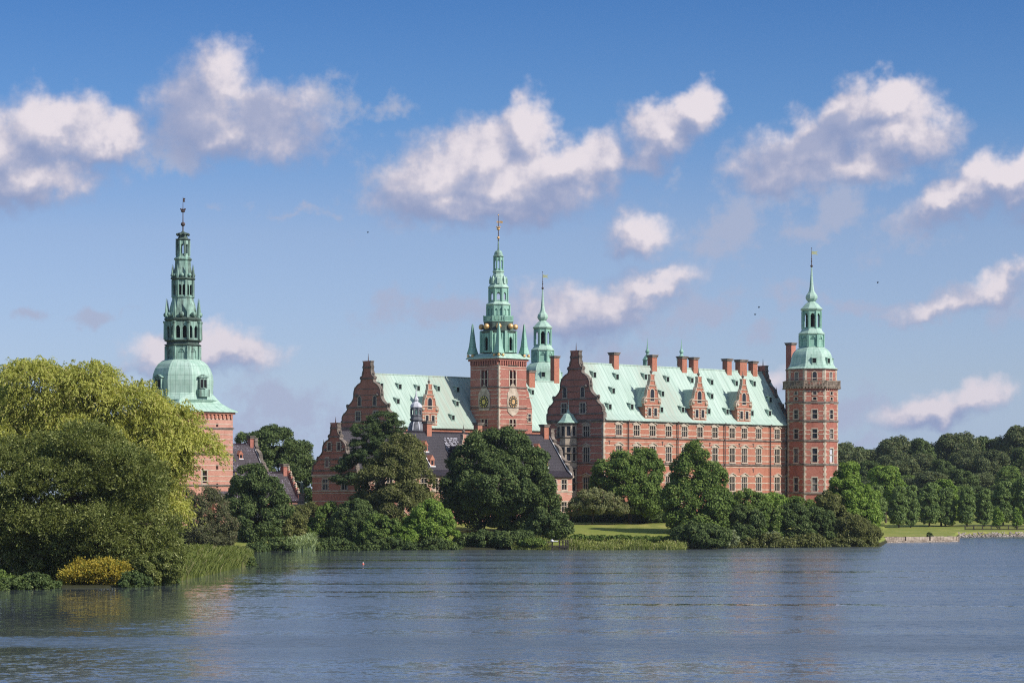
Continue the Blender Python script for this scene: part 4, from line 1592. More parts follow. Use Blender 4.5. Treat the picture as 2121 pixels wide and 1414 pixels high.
    # small attached stair gable to the right of the tower
    b = MB()
    u1 = u_at(1086.5, vf + 0.6)
    u2 = u_at(1102, vf + 0.6)
    zg = zz(806, u2, vf)
    n = [(u1, 2.5), (u2, 2.5), (u2, zg - 4.5), (u2 - 0.2, zg - 3.6), (u2 - 0.9, zg - 1.9), (u2 - 1.2, zg - 0.6), (u2 - 1.6, zg - 0.3), (u2 - 1.6, zg + 0.6), (u1, zg + 0.6)]
    b.prism(n, lambda p, q, d: (p, d, q), vf + 0.6, vf + 4.0)
    A = part(b, 'stair_annexe', M['brick_tower'], T)
    s = MB()
    for q in (zg - 4.5, zg - 2.0, zg - 6.6, zg - 8.2):
        s.box(u1 + 0.01, u2 + 0.08, vf + 0.45, vf + 0.6, q, q + 0.16)
    part(s, 'stone_band', M['stone'], A)
    put_sub_window(A, WIN_S, (u1 + u2) / 2 + 0.3, vf + 0.48, zg - 7.4)


clock_tower()


# ------------------------------------------------------------------ low house with black tiles in front of the court
def low_house():
    hw = 6.3
    ue = -8.2
    v0 = v_at(1185, ue)
    vc = v0 + hw
    u0 = u_at(739, v0)
    ze = zz(984, u_at(1000, v0), v0)
    zr = zz(897, u_at(980, vc), vc)
    T = castle_thing('tiled_house', u0, v0, 2.0, 'long low brick house with black tiled roof among the central trees', 'house')
    w = MB()
    n = 19
    us = [u0 + 2.4 + i * (ue - u0 - 4.8) / (n - 1) for i in range(n)]
    zl, zu = zz(1054, us[9], v0), zz(1012.5, us[9], v0)
    hs = []
    for u in us:
        hs += [(u - u0 - 0.75, u - u0 + 0.75, zu, zu + 2.0), (u - u0 - 0.75, u - u0 + 0.75, zl - 0.6, zl + 1.4)]
    w.wall((u0, v0), (ue, v0), 1.5, ze, hs)
    part(w, 'front_wall', M['brick_pale'], T)
    w = MB()
    gh = []
    gv = [vc + 2.6, vc - 2.8]
    for v in gv:
        s = v0 + 2 * hw - v
        gh += [(s - 0.75, s + 0.75, zu - 0.2, zu + 1.8)]
    w.wall((u0, v0 + 2 * hw), (u0, v0), 1.5, ze, gh)
    w.wall((ue, v0), (ue, v0 + 2 * hw), 1.5, ze)
    w.wall((ue, v0 + 2 * hw), (u0, v0 + 2 * hw), 1.5, ze)
    part(w, 'gable_wall', M['brick_shade_side'], T)
    for i, u in enumerate(us):
        put_window(T, WIN_P, u, v0, zu)
        put_window(T, WIN_P, u, v0, zl - 0.6)
    for v in gv:
        put_window(T, WIN_P, u0, v, zu - 0.2, -PI / 2)
    s = MB()
    for z, d, h in ((ze, 0.3, 0.35), (zu - 0.3, 0.12, 0.25)):
        s.box(u0 - d, ue + d, v0 - d, v0, z - h, z)
        s.box(u0 - d, u0, v0 + 0.001, v0 + 2 * hw, z - h - 0.001, z - 0.001)
    for z in (zu + 2.15, zu + 1.05, zl + 1.5, zl + 3.0, zl - 0.9):
        x = u0
        for u in us:
            s.box(x + 0.02, u - 0.92, v0 - 0.025, v0, z, z + 0.17)
            x = u + 0.92
        s.box(x, ue, v0 - 0.025, v0, z, z + 0.17)
        s.box(u0 - 0.03, u0, v0 + 0.02, v0 + 2 * hw - 0.02, z, z + 0.15)
    part(s, 'stone_band', M['stone'], T)
    roof = gable_roof(T, u0 + 0.3, ue - 0.3, vc, hw, ze, zr, 'slate')
    sl = (zr - ze) / hw
    k = (zr - ze) / 12.2
    gable(T, u0 - 0.02, vc, hw, ze, k * 0.98)
    g = gable(T, ue - 0.5, vc, hw, ze, k * 0.98, mat='stone', ledges=False, finials=False)
    # white flashing along the verge
    fl = MB()
    fl.prism([(v0 - 0.4, ze + 0.25), (v0 + 0.9, ze + 1.32 * sl * 0.8), (vc, zr + 0.2), (vc, zr + 0.45), (v0 + 0.9, ze + 1.32 * sl * 0.8 + 0.28), (v0 - 0.4, ze + 0.5)],
             lambda a, b, d: (d, a, b), ue - 0.75, ue - 0.52)
    part(fl, 'flashing', M['lead_white'], T)
    for v in gv:
        put_window(T, WIN_S, u0 - 0.14, vc + (v - vc) * 0.75, ze + 1.5, -PI / 2, (1, 0.4, 1))
        put_window(T, WIN_S, u0 - 0.14, vc + (v - vc) * 0.5, ze + 4.6, -PI / 2, (1, 0.4, 0.9))
    # brick roof dormers with flashing
    for px, py in ((882, 933), (895.5, 963), (1116, 938), (1131, 966)):
        u, v = on_roof(px, py, v0, ze, sl)
        z = ze + (v - v0) * sl
        d = MB()
        d.box(u - 0.55, u + 0.55, v, v + 1.1, z - 0.5, z + 1.0)
        d.prism([(u - 0.7, z + 1.0), (u + 0.7, z + 1.0), (u, z + 2.0)], lambda a, b, q: (a, q, b), v - 0.08, v + 1.5)
        o = part(d, 'roof_dormer', M['brick'], T)
        g2 = MB()
        g2.quad((u - 0.3, v - 0.02, z + 0.1), (u + 0.3, v - 0.02, z + 0.1), (u + 0.3, v - 0.02, z + 0.9), (u - 0.3, v - 0.02, z + 0.9))
        part(g2, 'pane', M['glass'], o)
        g2 = MB()
        g2.box(u - 0.75, u + 0.75, v - 0.2, v - 0.02, z - 0.35, z - 0.1)
        g2.add([(u - 0.8, v - 0.2, z - 0.1), (u - 0.58, v - 0.2, z - 0.1), (u - 0.58, v + 1.0, z + 1.0 * sl + 0.15), (u - 0.8, v + 1.0, z + 1.0 * sl + 0.15)], [(0, 1, 2, 3)])
        part(g2, 'flashing', M['lead_white'], o)
    for px in (838, 962):
        wall_dormer(T, u_at(px, v0), v0, ze, sl, 0.83, 'slate', wmat='brick_pale')
    # paler tiles beside the right dormer
    wp = MB()
    uw = u_at(948, v0 + 3)
    for i in range(12):
        for j in range(9):
            if random.Random(i * 31 + j * 7).random() < 0.55:
                uu, vv = uw - 2.6 + i * 0.33 + 0.12 * j, v0 + 3.2 + j * 0.26
                q = ze + (vv - v0) * sl + 0.10
                wp.quad((uu, vv, q), (uu + 0.3, vv, q), (uu + 0.3, vv + 0.2, q + 0.2 * sl), (uu, vv + 0.2, q + 0.2 * sl))
    part(wp, 'pale_tile', M['tile_pale'], T)
    for px, top, vv in ((885, 873, vc), (1135, 880, vc), (990, 876, vc + 1)):
        u = u_at(px, vv)
        if u > ue - 1:
            u = ue - 1.6
        chimney(T, u, vv, zr - 1.6, zz(top, u, vv), 1.3, 1.2, 'brick')


low_house()


# ------------------------------------------------------------------ round stair tower with lead dome behind the low house
def stair_tower():
    Y = 572.0
    x = (862 - CX) / F * Y
    s = F / Y
    u = (x - AX) * CT + (Y - AY) * ST
    v = -(x - AX) * ST + (Y - AY) * CT
    T = castle_thing('stair_tower', u, v, 2.0, 'slim turret with ribbed lead dome and white needle spire behind the black roof', 'tower')

    def z(py):
        return CH + (HY - py) / s

    def r(h):
        return h / s / 0.97

    def sh(b):
        b.v = [(p + u, q + v, w) for p, q, w in b.v]
        return b
    b = MB()
    b.lathe([(r(16.5), 2.0), (r(16.5), z(894))], 8)
    part(sh(b), 'shaft', M['brick'], T)
    b = MB()
    b.lathe([(r(17.5), z(894)), (r(17.5), z(891)), (r(16), z(884)), (r(14), z(878)), (r(10.5), z(873.5)), (r(10.5), z(871))], 16)
    d = part(sh(b), 'dome', M['lead_dark'], T, True)
    for k in range(8):
        a = PI / 8 + k * PI / 4
        b = MB()
        pr = [(17.5, 891), (16, 884), (14, 878), (10.5, 873.5)]
        b.tube([(r(q) * math.cos(a), r(q) * math.sin(a), z(w)) for q, w in pr], [0.12] * 4, 5)
        part(sh(b), 'rib', M['lead'], d)
    b = MB()
    b.lathe([(r(13), z(871)), (r(14), z(869)), (r(14), z(867)), (r(12), z(866)), (r(12), z(862)), (r(13), z(861)), (r(13), z(860))], 8)
    part(sh(b), 'ledge', M['lead_dark'], T)
    part(sh(oct_arcade(r(11), z(860), z(845), 0.5, z(858.5), z(848), 1, 0.15)), 'lantern', M['lead_dark'], T)
    b = MB()
    b.lathe([(r(11), z(845)), (r(13), z(843.5)), (r(13), z(842)), (r(11.5), z(838)), (r(8), z(834)), (r(4), z(832)), (r(3.2), z(831.5)), (r(5), z(829)), (r(5.3), z(827)), (r(4), z(824)), (r(2.2), z(821)), (r(1.4), z(815)), (0.02, z(800))], 8)
    part(sh(b), 'needle_spire', M['lead'], T)


stair_tower()


# ------------------------------------------------------------------ gate tower at the left
def gate_tower():
    Y = 545.0
    x = (379 - CX) / F * Y
    s = F / Y
    u = (x - AX) * CT + (Y - AY) * ST
    v = -(x - AX) * ST + (Y - AY) * CT
    T = castle_thing('gate_tower', u, v, 2.0, 'square brick tower with ribbed copper dome and blackened spire behind the yellow-green willow', 'tower')

    def z(py):
        return CH + (HY - py) / s

    def r(h):
        return h / s / 0.955

    def sh(b):
        b.v = [(p + u, q + v, w) for p, q, w in b.v]
        return b
    h = 103 / s / (CT + ST)       # half side
    zt = z(853)
    b = MB()
    hs = []
    for px, py0, py1, w in ((427, 873, 877.5, 0.5), (452, 877, 884.5, 0.55), (452, 962, 972, 0.55), (428.5, 975, 1000, 1.1), (452, 1001, 1010, 0.5), (385, 962, 972, 0.5)):
        c = h + (px - 430.5) / s / CT
        hs.append((c - w / 2, c + w / 2, z(py1), z(py0)))
    b.wall((u - h, v - h), (u + h, v - h), 2.0, zt, hs, 0.5)
    part(b, 'front_wall', M['brick_pale'], T)
    b = MB()
    b.wall((u - h, v + h), (u - h, v - h), 2.0, zt)
    b.wall((u + h, v - h), (u + h, v + h), 2.0, zt)
    b.wall((u + h, v + h), (u - h, v + h), 2.0, zt)
    part(b, 'side_wall', M['brick_shade_side'], T)
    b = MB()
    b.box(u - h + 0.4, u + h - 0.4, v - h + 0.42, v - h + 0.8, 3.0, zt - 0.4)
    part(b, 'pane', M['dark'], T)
    c = h + (428.5 - 430.5) / s / CT
    b = MB()
    for x0, x1, z0, z1 in ((-0.85, -0.56, 1001, 974), (0.56, 0.85, 1001, 974), (-0.85, 0.85, 1003, 1001), (-0.85, 0.85, 974, 972)):
        b.box(u - h + c + x0, u - h + c + x1, v - h - 0.08, v - h, z(z0), z(z1))
    part(b, 'window_frame', M['stone'], T)
    sb = MB()
    for py in (868, 878, 889, 899, 909, 920, 930, 941, 951, 963, 973, 985, 995, 1006):
        sb.box(u - h - 0.03, u + h + 0.03, v - h - 0.03, v - h, z(py) - 0.15, z(py))
        sb.box(u - h - 0.03, u - h, v - h + 0.001, v + h, z(py) - 0.151, z(py) - 0.001)
    part(sb, 'stone_band', M['stone'], T)
    sb = MB()
    for py in (885.5, 938.5, 1003):
        sb.box(u - h - 0.2, u + h + 0.2, v - h - 0.2, v - h, z(py) - 0.3, z(py))
        sb.box(u - h - 0.2, u - h, v - h + 0.001, v + h, z(py) - 0.301, z(py) - 0.001)
    part(sb, 'string_course', M['ledge'], T)
    sb = MB()
    for j in range(14):
        x_ = -h + (j + 0.5) * 2 * h / 14
        sb.box(u + x_ - 0.22, u + x_ + 0.22, v - h - 0.28, v - h, zt - 1.35, zt - 0.5)
        sb.box(u - h - 0.28, u - h, v + x_ - 0.22, v + x_ + 0.22, zt - 1.35, zt - 0.5)
    part(sb, 'corbel_table', M['brick'], T)
    sb = MB()
    sb.box(u - h - 0.36, u + h + 0.36, v - h - 0.36, v + h + 0.36, zt - 0.5, zt - 0.1)
    part(sb, 'cornice', M['brick'], T)
    # flared square skirt easing into the octagonal dome (square ring, then eight-sided rings)
    q = h + 0.75
    rings = []

    def ring(rad8, zc, sq):
        pts = []
        for k in range(16):
            a = PI / 8 * k
            ca, sa = math.cos(a), math.sin(a)
            m = max(abs(ca), abs(sa))
            oct_r = rad8 * math.cos(PI / 8) / max(math.cos(((a + PI / 8) % (PI / 4)) - PI / 8), 1e-6)
            sq_r = rad8 / m
            rr = sq * sq_r + (1 - sq) * oct_r
            pts.append((rr * ca, rr * sa, zc))
        return pts
    prof = [(q, zt - 0.1, 1.0), (q, zt + 0.05, 1.0), (q * 0.86, zt + 0.75, 0.95), (q * 0.74, zt + 1.7, 0.8), (r(64), z(829), 0.35), (r(61.5), z(815), 0.0), (r(62.5), z(800), 0), (r(63), z(788), 0), (r(61), z(775), 0),
            (r(57), z(764), 0), (r(51), z(755), 0), (r(44), z(749), 0), (r(37), z(745.5), 0)]
    b = MB()
    P = []
    for a_, z_, sq in prof:
        P += ring(a_, z_, sq)
    fs = [(j * 16 + i, j * 16 + (i + 1) % 16, (j + 1) * 16 + (i + 1) % 16, (j + 1) * 16 + i) for j in range(len(prof) - 1) for i in range(16)]
    fs.append(tuple(range(15, -1, -1)))
    b.add(P, fs)
    D = part(sh(b), 'dome', M['dome'], T)
    for k in range(8):
        an = (k + 0.5) * PI / 4 + PI / 8
        if k % 2:
            an = an
        else:
            continue
        ca, sa = math.cos(an), math.sin(an)
        d0 = r(60) * 0.93
        b = MB()
        b.obox((d0 * ca, d0 * sa), an, 0.75, 0.95, z(806), z(784))
        b.obox(((d0 + 0.35) * ca, (d0 + 0.35) * sa), an, 0.75, 1.25, z(823), z(808))
        b.obox(((d0 - 0.2) * ca, (d0 - 0.2) * sa), an, 1.1, 1.25, z(784), z(782.5))
        w = 1.2
        for dd in (0.85,):
            A_, B_, C_ = (-w, z(782.5)), (w, z(782.5)), (0, z(777))
            b.prism([A_, B_, C_], lambda p, qq, e: ((d0 + e) * ca - p * sa, (d0 + e) * sa + p * ca, qq), -1.2, dd)
        o = part(sh(b), 'dormer', M['spire'], D)
        g = MB()
        for s_ in (-1, 1):
            m = ((d0 + 0.77) * ca - s_ * 0.42 * sa, (d0 + 0.77) * sa + s_ * 0.42 * ca)
            g.obox(m, an, 0.03, 0.28, z(804), z(788))
        part(sh(g), 'pane', M['dark'], o)
    R1 = r(35)
    b = oct_arcade(R1, z(746), z(718), 1.3, z(744), z(724), 1, 0.12)
    b.lathe([(R1 - 0.14, z(746)), (R1 - 0.14, z(718))], 8)
    part(sh(b), 'drum', M['spire'], T)
    b = MB()
    b.lathe([(R1, z(718)), (R1 + 0.3, z(716)), (R1 + 0.3, z(714.5)), (R1 - 0.15, z(713)), (R1 - 0.15, z(709)), (R1 + 0.35, z(706.5)), (R1 + 0.35, z(705)), (R1, z(704.5))], 8)
    part(sh(b), 'gallery', M['spire_dark'], T)
    b = oct_arcade(R1, z(705), z(666), 0.85, z(701), z(676), 2, 0.4)
    part(sh(b), 'arcade_stage', M['spire'], T)
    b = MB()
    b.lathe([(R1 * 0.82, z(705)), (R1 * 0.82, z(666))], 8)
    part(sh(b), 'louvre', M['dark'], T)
    for k in range(8):
        a = PI / 8 + k * PI / 4
        b = MB()
        b.lathe([(0.3, z(704)), (0.26, z(672)), (0.4, z(668)), (0.4, z(666))], 6, 0, (R1 + 0.2) * math.cos(a), (R1 + 0.2) * math.sin(a))
        part(sh(b), 'column', M['spire'], T)
    b = MB()
    b.lathe([(R1, z(667)), (r(38.5), z(663)), (r(38.5), z(660.5)), (r(34), z(658))], 8)
    part(sh(b), 'ledge', M['spire_dark'], T)
    b = MB()
    b.lathe([(r(30), z(659)), (r(29), z(650)), (r(27.5), z(640)), (r(25), z(630)), (r(22.5), z(622)), (r(22), z(617)), (r(24), z(616.5)), (r(24), z(615.5))], 8)
    part(sh(b), 'bell_roof', M['spire'], T)
    for k in range(8):
        a = PI / 8 + k * PI / 4
        rr = r(34)
        b = MB()
        b.lathe([(0.36, z(659)), (0.30, z(655)), (0.30, z(645)), (0.03, z(619))], 4, a + PI / 4, rr * math.cos(a), rr * math.sin(a))
        part(sh(b), 'obelisk', M['spire'], T)
        a += PI / 8
        b = MB()
        b.sphere((r(35) * 0.95 * math.cos(a), r(35) * 0.95 * math.sin(a), z(652.5)), 0.55, 10, 6)
        part(sh(b), 'ball', M['spire'], T, True)
    R2 = r(21.5)
    b = oct_arcade(R2, z(616), z(581), 0.6, z(612), z(590), 2, 0.3)
    part(sh(b), 'lantern', M['spire'], T)
    b = MB()
    b.lathe([(R2 * 0.8, z(616)), (R2 * 0.8, z(581))], 8)
    part(sh(b), 'louvre', M['dark'], T)
    b = MB()
    b.lathe([(R2, z(581)), (r(25.5), z(578.5)), (r(25.5), z(576.5)), (r(21), z(575))], 8)
    part(sh(b), 'ledge', M['spire_dark'], T)
    b = MB()
    b.lathe([(r(19), z(576)), (r(19.5), z(568)), (r(18.5), z(560)), (r(16.5), z(552)), (r(16), z(541)), (r(18.5), z(538)), (r(18.5), z(536)), (r(15), z(533)), (r(13.5), z(530))], 8)
    part(sh(b), 'bell_roof', M['spire'], T)
    for k in range(8):
        a = PI / 8 + k * PI / 4
        rr = r(22)
        b = MB()
        b.lathe([(0.25, z(576)), (0.2, z(566)), (0.02, z(548))], 4, a + PI / 4, rr * math.cos(a), rr * math.sin(a))
        part(sh(b), 'obelisk', M['spire'], T)
        a += PI / 8
        b = MB()
        b.sphere((r(22) * 0.95 * math.cos(a), r(22) * 0.95 * math.sin(a), z(570.5)), 0.38, 8, 6)
        part(sh(b), 'ball', M['spire'], T, True)
    R3 = r(13.3)
    b = oct_arcade(R3, z(530), z(499), 0.5, z(526), z(506), 1, 0.2)
    part(sh(b), 'lantern', M['spire'], T)
    b = MB()
    b.lathe([(R3, z(499)), (r(15.5), z(497)), (r(15.5), z(495.5)), (r(11), z(494.5)), (r(9), z(490)), (r(9), z(487)), (r(12), z(485.5)), (r(12), z(483.5)), (r(4), z(481)), (r(1.6), z(478))], 8)
    part(sh(b), 'crown_ring', M['spire_dark'], T)
    for k in range(8):
        a = PI / 8 + k * PI / 4
        b = MB()
        b.sphere((r(11.5) * math.cos(a), r(11.5) * math.sin(a), z(486)), 0.28, 8, 5)
        part(sh(b), 'volute', M['spire_dark'], T)
    b = MB()
    b.lathe([(0.14, z(481)), (0.09, z(445)), (0.03, z(408))], 6, 0)
    rod = part(sh(b), 'mast', M['iron'], T)
    b = MB()
    b.sphere((0, 0, z(464.5)), 0.44, 10, 6)
    part(sh(b), 'ball', M['iron'], rod, True)
    b = MB()
    b.lathe([(0.25, z(440)), (0.45, z(438.5)), (0.38, z(437)), (0.5, z(434.5))], 8)
    for k in range(8):
        b.obox((0.5 * math.cos(k * PI / 4), 0.5 * math.sin(k * PI / 4)), k * PI / 4, 0.05, 0.09, z(434.5), z(432))
    part(sh(b), 'crown', M['iron'], rod)
    v_ = MB()
    dx, dy = math.cos(-TH), math.sin(-TH)
    v_.prism([(0.03, -0.35), (0.45, -0.3), (0.3, 0.05), (0.5, 0.4), (0.03, 0.45)], lambda p, q_, d: (p * dx - d * dy, p * dy + d * dx, z(415) + q_), -0.03, 0.03)
    part(sh(v_), 'weather_vane', M['iron'], rod)


gate_tower()


# ------------------------------------------------------------------ two small houses by the gate tower, parapet, statue
def small_house(name, label, px_end, py_eave, px_ridge, py_ridge, Yend, length, mat, stepped):
    """ridge along u; its far gable end (towards +u) at px_end on the eaves line"""
    x = (px_end - CX) / F * Yend
    u1 = (x - AX) * CT + (Yend - AY) * ST
    v0 = -(x - AX) * ST + (Yend - AY) * CT
    hw = v_at(px_ridge, u1) - v0
    ze = zz(py_eave, u1, v0)
    zr = zz(py_ridge, u1, v0 + hw)
    u0 = u1 - length
    vc = v0 + hw
    T = castle_thing(name, u0, v0, 2.0, label, 'house')
    w = MB()
    us = [u1 - 2.5 - i * 4.2 for i in range(int((length - 4) / 4.2))]
    hs = [(q - u0 - 0.75, q - u0 + 0.75, ze - 3.0, ze - 1.0) for q in us]
    w.wall((u0, v0), (u1, v0), 1.5, ze, hs)
    w.wall((u1, v0), (u1, v0 + 2 * hw), 1.5, ze)
    w.wall((u1, v0 + 2 * hw), (u0, v0 + 2 * hw), 1.5, ze)
    w.wall((u0, v0 + 2 * hw), (u0, v0), 1.5, ze)
    part(w, 'wall', M['brick_pale'], T)
    for q in us:
        put_window(T, WIN_P, q, v0, ze - 3.0)
    c = MB()
    c.box(u0, u1 + 0.1, v0 - 0.2, v0, ze - 0.35, ze)
    part(c, 'string_course', M['stone'], T)
    gable_roof(T, u0, u1 - 0.3, vc, hw, ze, zr, mat, 0.35)
    rise = zr - ze
    if not stepped:
        gable(T, u1 - 0.4, vc, hw, ze, rise / 12.0, mat='stone', ledges=False, finials=False, thick=0.6)
        f = MB()
        f.prism([(v0 - 0.3, ze + 0.2), (v0 + 0.9, ze + 0.25 + 0.9 * rise / hw), (vc, zr + 0.15), (vc, zr + 0.4), (v0 + 0.9, ze + 0.5 + 0.9 * rise / hw), (v0 - 0.3, ze + 0.45)], lambda a, b, d: (d, a, b), u1 - 0.62, u1 - 0.42)
        part(f, 'flashing', M['lead_white'], T)
    else:
        g = MB()
        n = 5
        for i in range(n):
            a = hw * (1 - i / n)
            g.box(u1 - 0.4, u1 + 0.2, vc - a, vc + a, ze + rise * i / n - (0.0 if i else 2.0), ze + rise * (i + 1) / n + 0.35)
        G = part(g, 'gable', M['brick_tower'], T)
        for i in range(n):
            for s in (-1, 1):
                b = MB()
                b.lathe([(0.26, 0), (0.26, 0.5), (0.32, 0.55), (0.32, 0.65), (0.12, 0.75), (0.22, 0.95), (0.2, 1.1), (0.03, 1.3)], 6, 0, u1 - 0.1, vc + s * (hw * (1 - i / n) - 0.35))
                b.v = [(p, q, z + ze + rise * (i + 1) / n + 0.1) for p, q, z in b.v]
                part(b, 'finial', M['stone'], G)
    chimney(T, u1 - 1.0, vc, zr - 1.0, zr + 1.6, 1.0, 0.9, 'brick_tower')
    if not stepped:
        sl = rise / hw
        u, v = on_roof(499, 948, v0, ze, sl)
        z = ze + (v - v0) * sl
        d = MB()
        d.box(u - 0.5, u + 0.5, v, v + 0.7, z - 0.4, z + 0.7)
        d.prism([(u - 0.65, z + 0.7), (u + 0.65, z + 0.7), (u, z + 1.5)], lambda a, b, q: (a, q, b), v - 0.06, v + 1.0)
        o = part(d, 'roof_dormer', M['brick'], T)
        d = MB()
        d.quad((u - 0.3, v - 0.02, z), (u + 0.3, v - 0.02, z), (u + 0.3, v - 0.02, z + 0.6), (u - 0.3, v - 0.02, z + 0.6))
        part(d, 'pane', M['glass'], o)
        d = MB()
        d.box(u - 0.6, u + 0.6, v - 0.16, v - 0.02, z - 0.3, z - 0.1)
        part(d, 'flashing', M['lead_white'], o)
    return T


small_house('tiled_house', 'brick house with speckled black roof and curved pale gable right behind the left tower', 554, 984, 527, 920, 566.0, 24.0, 'slate_glint', False)
small_house('tiled_house', 'low house with dark tiled roof and stepped gable beside the statue', 621, 1036, 596, 978, 556.0, 22.0, 'slate_glint', True)

# ------------------------------------------------------------------ shoreline, ground, water
SHORE = [(-9000, 1228), (-300, 1226), (0, 1222), (100, 1218), (270, 1216), (330, 1210), (380, 1200), (430, 1190), (470, 1180), (505, 1172), (522, 1168), (524, 1142), (560, 1140),
         (950, 1138), (1420, 1137), (1500, 1134), (1830, 1131.5), (1834, 1122.5), (1980, 1121), (1983, 1112), (2200, 1110), (12000, 1108)]


def shore_Y(px):
    return F * CH / (np.interp(px, [a for a, b in SHORE], [b for a, b in SHORE]) - HY)


def ground_z(X, Y):
    X, Y = np.asarray(X, float), np.asarray(Y, float)
    px = CX + F * X / np.maximum(Y, 1.0)
    d = Y - shore_Y(px)
    dd = np.maximum(d, 0)
    dm = np.minimum(dd, np.maximum(Y - 485.0, 0))
    mid = 0.15 + 5.1 * (1 - np.exp(-dm / 33.0))
    left = 0.1 + 0.25 * (1 - np.exp(-dd / 20.0)) + 4.5 * (1 - np.exp(-np.maximum(Y - 488, 0) / 30.0))
    right = 1.0 + 0.25 * np.clip((Y - 600) / 85.0, 0, 1) + 1.5 * np.clip((Y - 690) / 70.0, 0, 1) + 7.0 * np.clip((Y - 770) / 200.0, 0, 1) ** 1.3
    far = 0.2 + 1.05 * np.clip(dd / 2.5, 0, 1) + 1.5 * np.clip((Y - 690) / 70.0, 0, 1) + 7.0 * np.clip((Y - 770) / 200.0, 0, 1) ** 1.3
    wr = np.clip((px - 1760) / 70.0, 0, 1)
    wr = wr * wr * (3 - 2 * wr)
    mid = mid * (1 - wr) + wr * np.minimum(mid, np.maximum(1.1, right))
    z = np.where(px < 523, left, np.where(px < 1832, mid, np.where(px < 1981.5, right, far)))
    # far away everything levels out to the low wooded rise
    t = np.clip((Y - 700) / 120.0, 0, 1)
    t = np.where(px < 1832, t, 0)
    z = z * (1 - t) + t * (4.0 + 4.0 * np.clip((Y - 770) / 200.0, 0, 1))
    return np.where(d > 0, z, np.maximum(-2.5, -0.25 + d * 0.12))


def gz(x, y):
    return float(ground_z(x, y))


def fast_mesh(name, V, Fc, mat, smooth=False):
    """numpy quads/tris -> mesh"""
    me = bpy.data.meshes.new(name)
    V = np.ascontiguousarray(V, dtype=np.float32)
    Fc = np.ascontiguousarray(Fc, dtype=np.int32)
    k = Fc.shape[1]
    me.vertices.add(len(V))
    me.vertices.foreach_set('co', V.ravel())
    me.loops.add(Fc.size)
    me.loops.foreach_set('vertex_index', Fc.ravel())
    me.polygons.add(len(Fc))
    me.polygons.foreach_set('loop_start', np.arange(0, Fc.size, k, dtype=np.int32))
    me.polygons.foreach_set('loop_total', np.full(len(Fc), k, dtype=np.int32))
    if smooth:
        me.polygons.foreach_set('use_smooth', np.ones(len(Fc), dtype=bool))
    me.materials.append(mat)
    me.update(calc_edges=True)
    return me


def link(name, me, parent=None, loc=(0, 0, 0)):
    o = bpy.data.objects.new(name, me)
    COL.objects.link(o)
    o.parent = parent
    o.location = loc
    return o


def mat_ground():
    m, t, out = new_mat('meadow')
    co = objco(t)
    n1 = t.noise(t.mapping(co, (0.6, 0.16, 1)), 0.5, 5.0, 0.65)
    n2 = t.noise(co, 0.045, 3.0, 0.5)
    n3 = t.noise(co, 2.2, 3.0, 0.7)
    sep = t.new('ShaderNodeSeparateXYZ')
    t.l.new(co, sep.inputs[0])
    soil = t.smooth(t.math('ADD', sep.outputs[2], t.math('MULTIPLY', n1, 0.9)), 0.95, 1.35, 1.0, 0.0)
    col = t.mix(t.smooth(n1, 0.3, 0.7), (0.185, 0.215, 0.045), (0.36, 0.33, 0.095))
    col = t.mix(t.smooth(n2, 0.38, 0.62), col, (0.22, 0.25, 0.052))
    col = t.mix(t.smooth(n3, 0.35, 0.75, 0, 0.35), col, (0.06, 0.08, 0.02))
    col = t.mix(soil, col, t.mix(n3, (0.020, 0.022, 0.010), (0.060, 0.058, 0.028)))
    principled(t, out, col, 0.9, 0.1, 0, bump(t, n3, 0.12, 0.6))
    return m


def ground():
    px = np.unique(np.concatenate([np.arange(-9000, -300, 300), np.arange(-300, 2400, 9), np.arange(2400, 12000, 300), [522.5, 523.5, 1831.5, 1833, 1981, 1982.5]])).astype(float)
    Y = np.unique(np.concatenate([np.arange(60, 240, 20), np.arange(240, 420, 4), np.arange(420, 780, 3.0), np.arange(780, 1200, 20), np.geomspace(1200, 9000, 14)]))
    PX, YY = np.meshgrid(px, Y)
    X = (PX - CX) / F * YY
    Z = ground_z(X, YY)
    n, k = YY.shape
    i = np.arange((n - 1) * k).reshape(n - 1, k)[:, :-1].ravel()
    Fc = np.stack([i, i + 1, i + k + 1, i + k], 1)
    me = fast_mesh('ground', np.stack([X.ravel(), YY.ravel(), Z.ravel()], 1), Fc, mat_ground(), True)
    tag(link('ground', me), kind='structure')


ground()


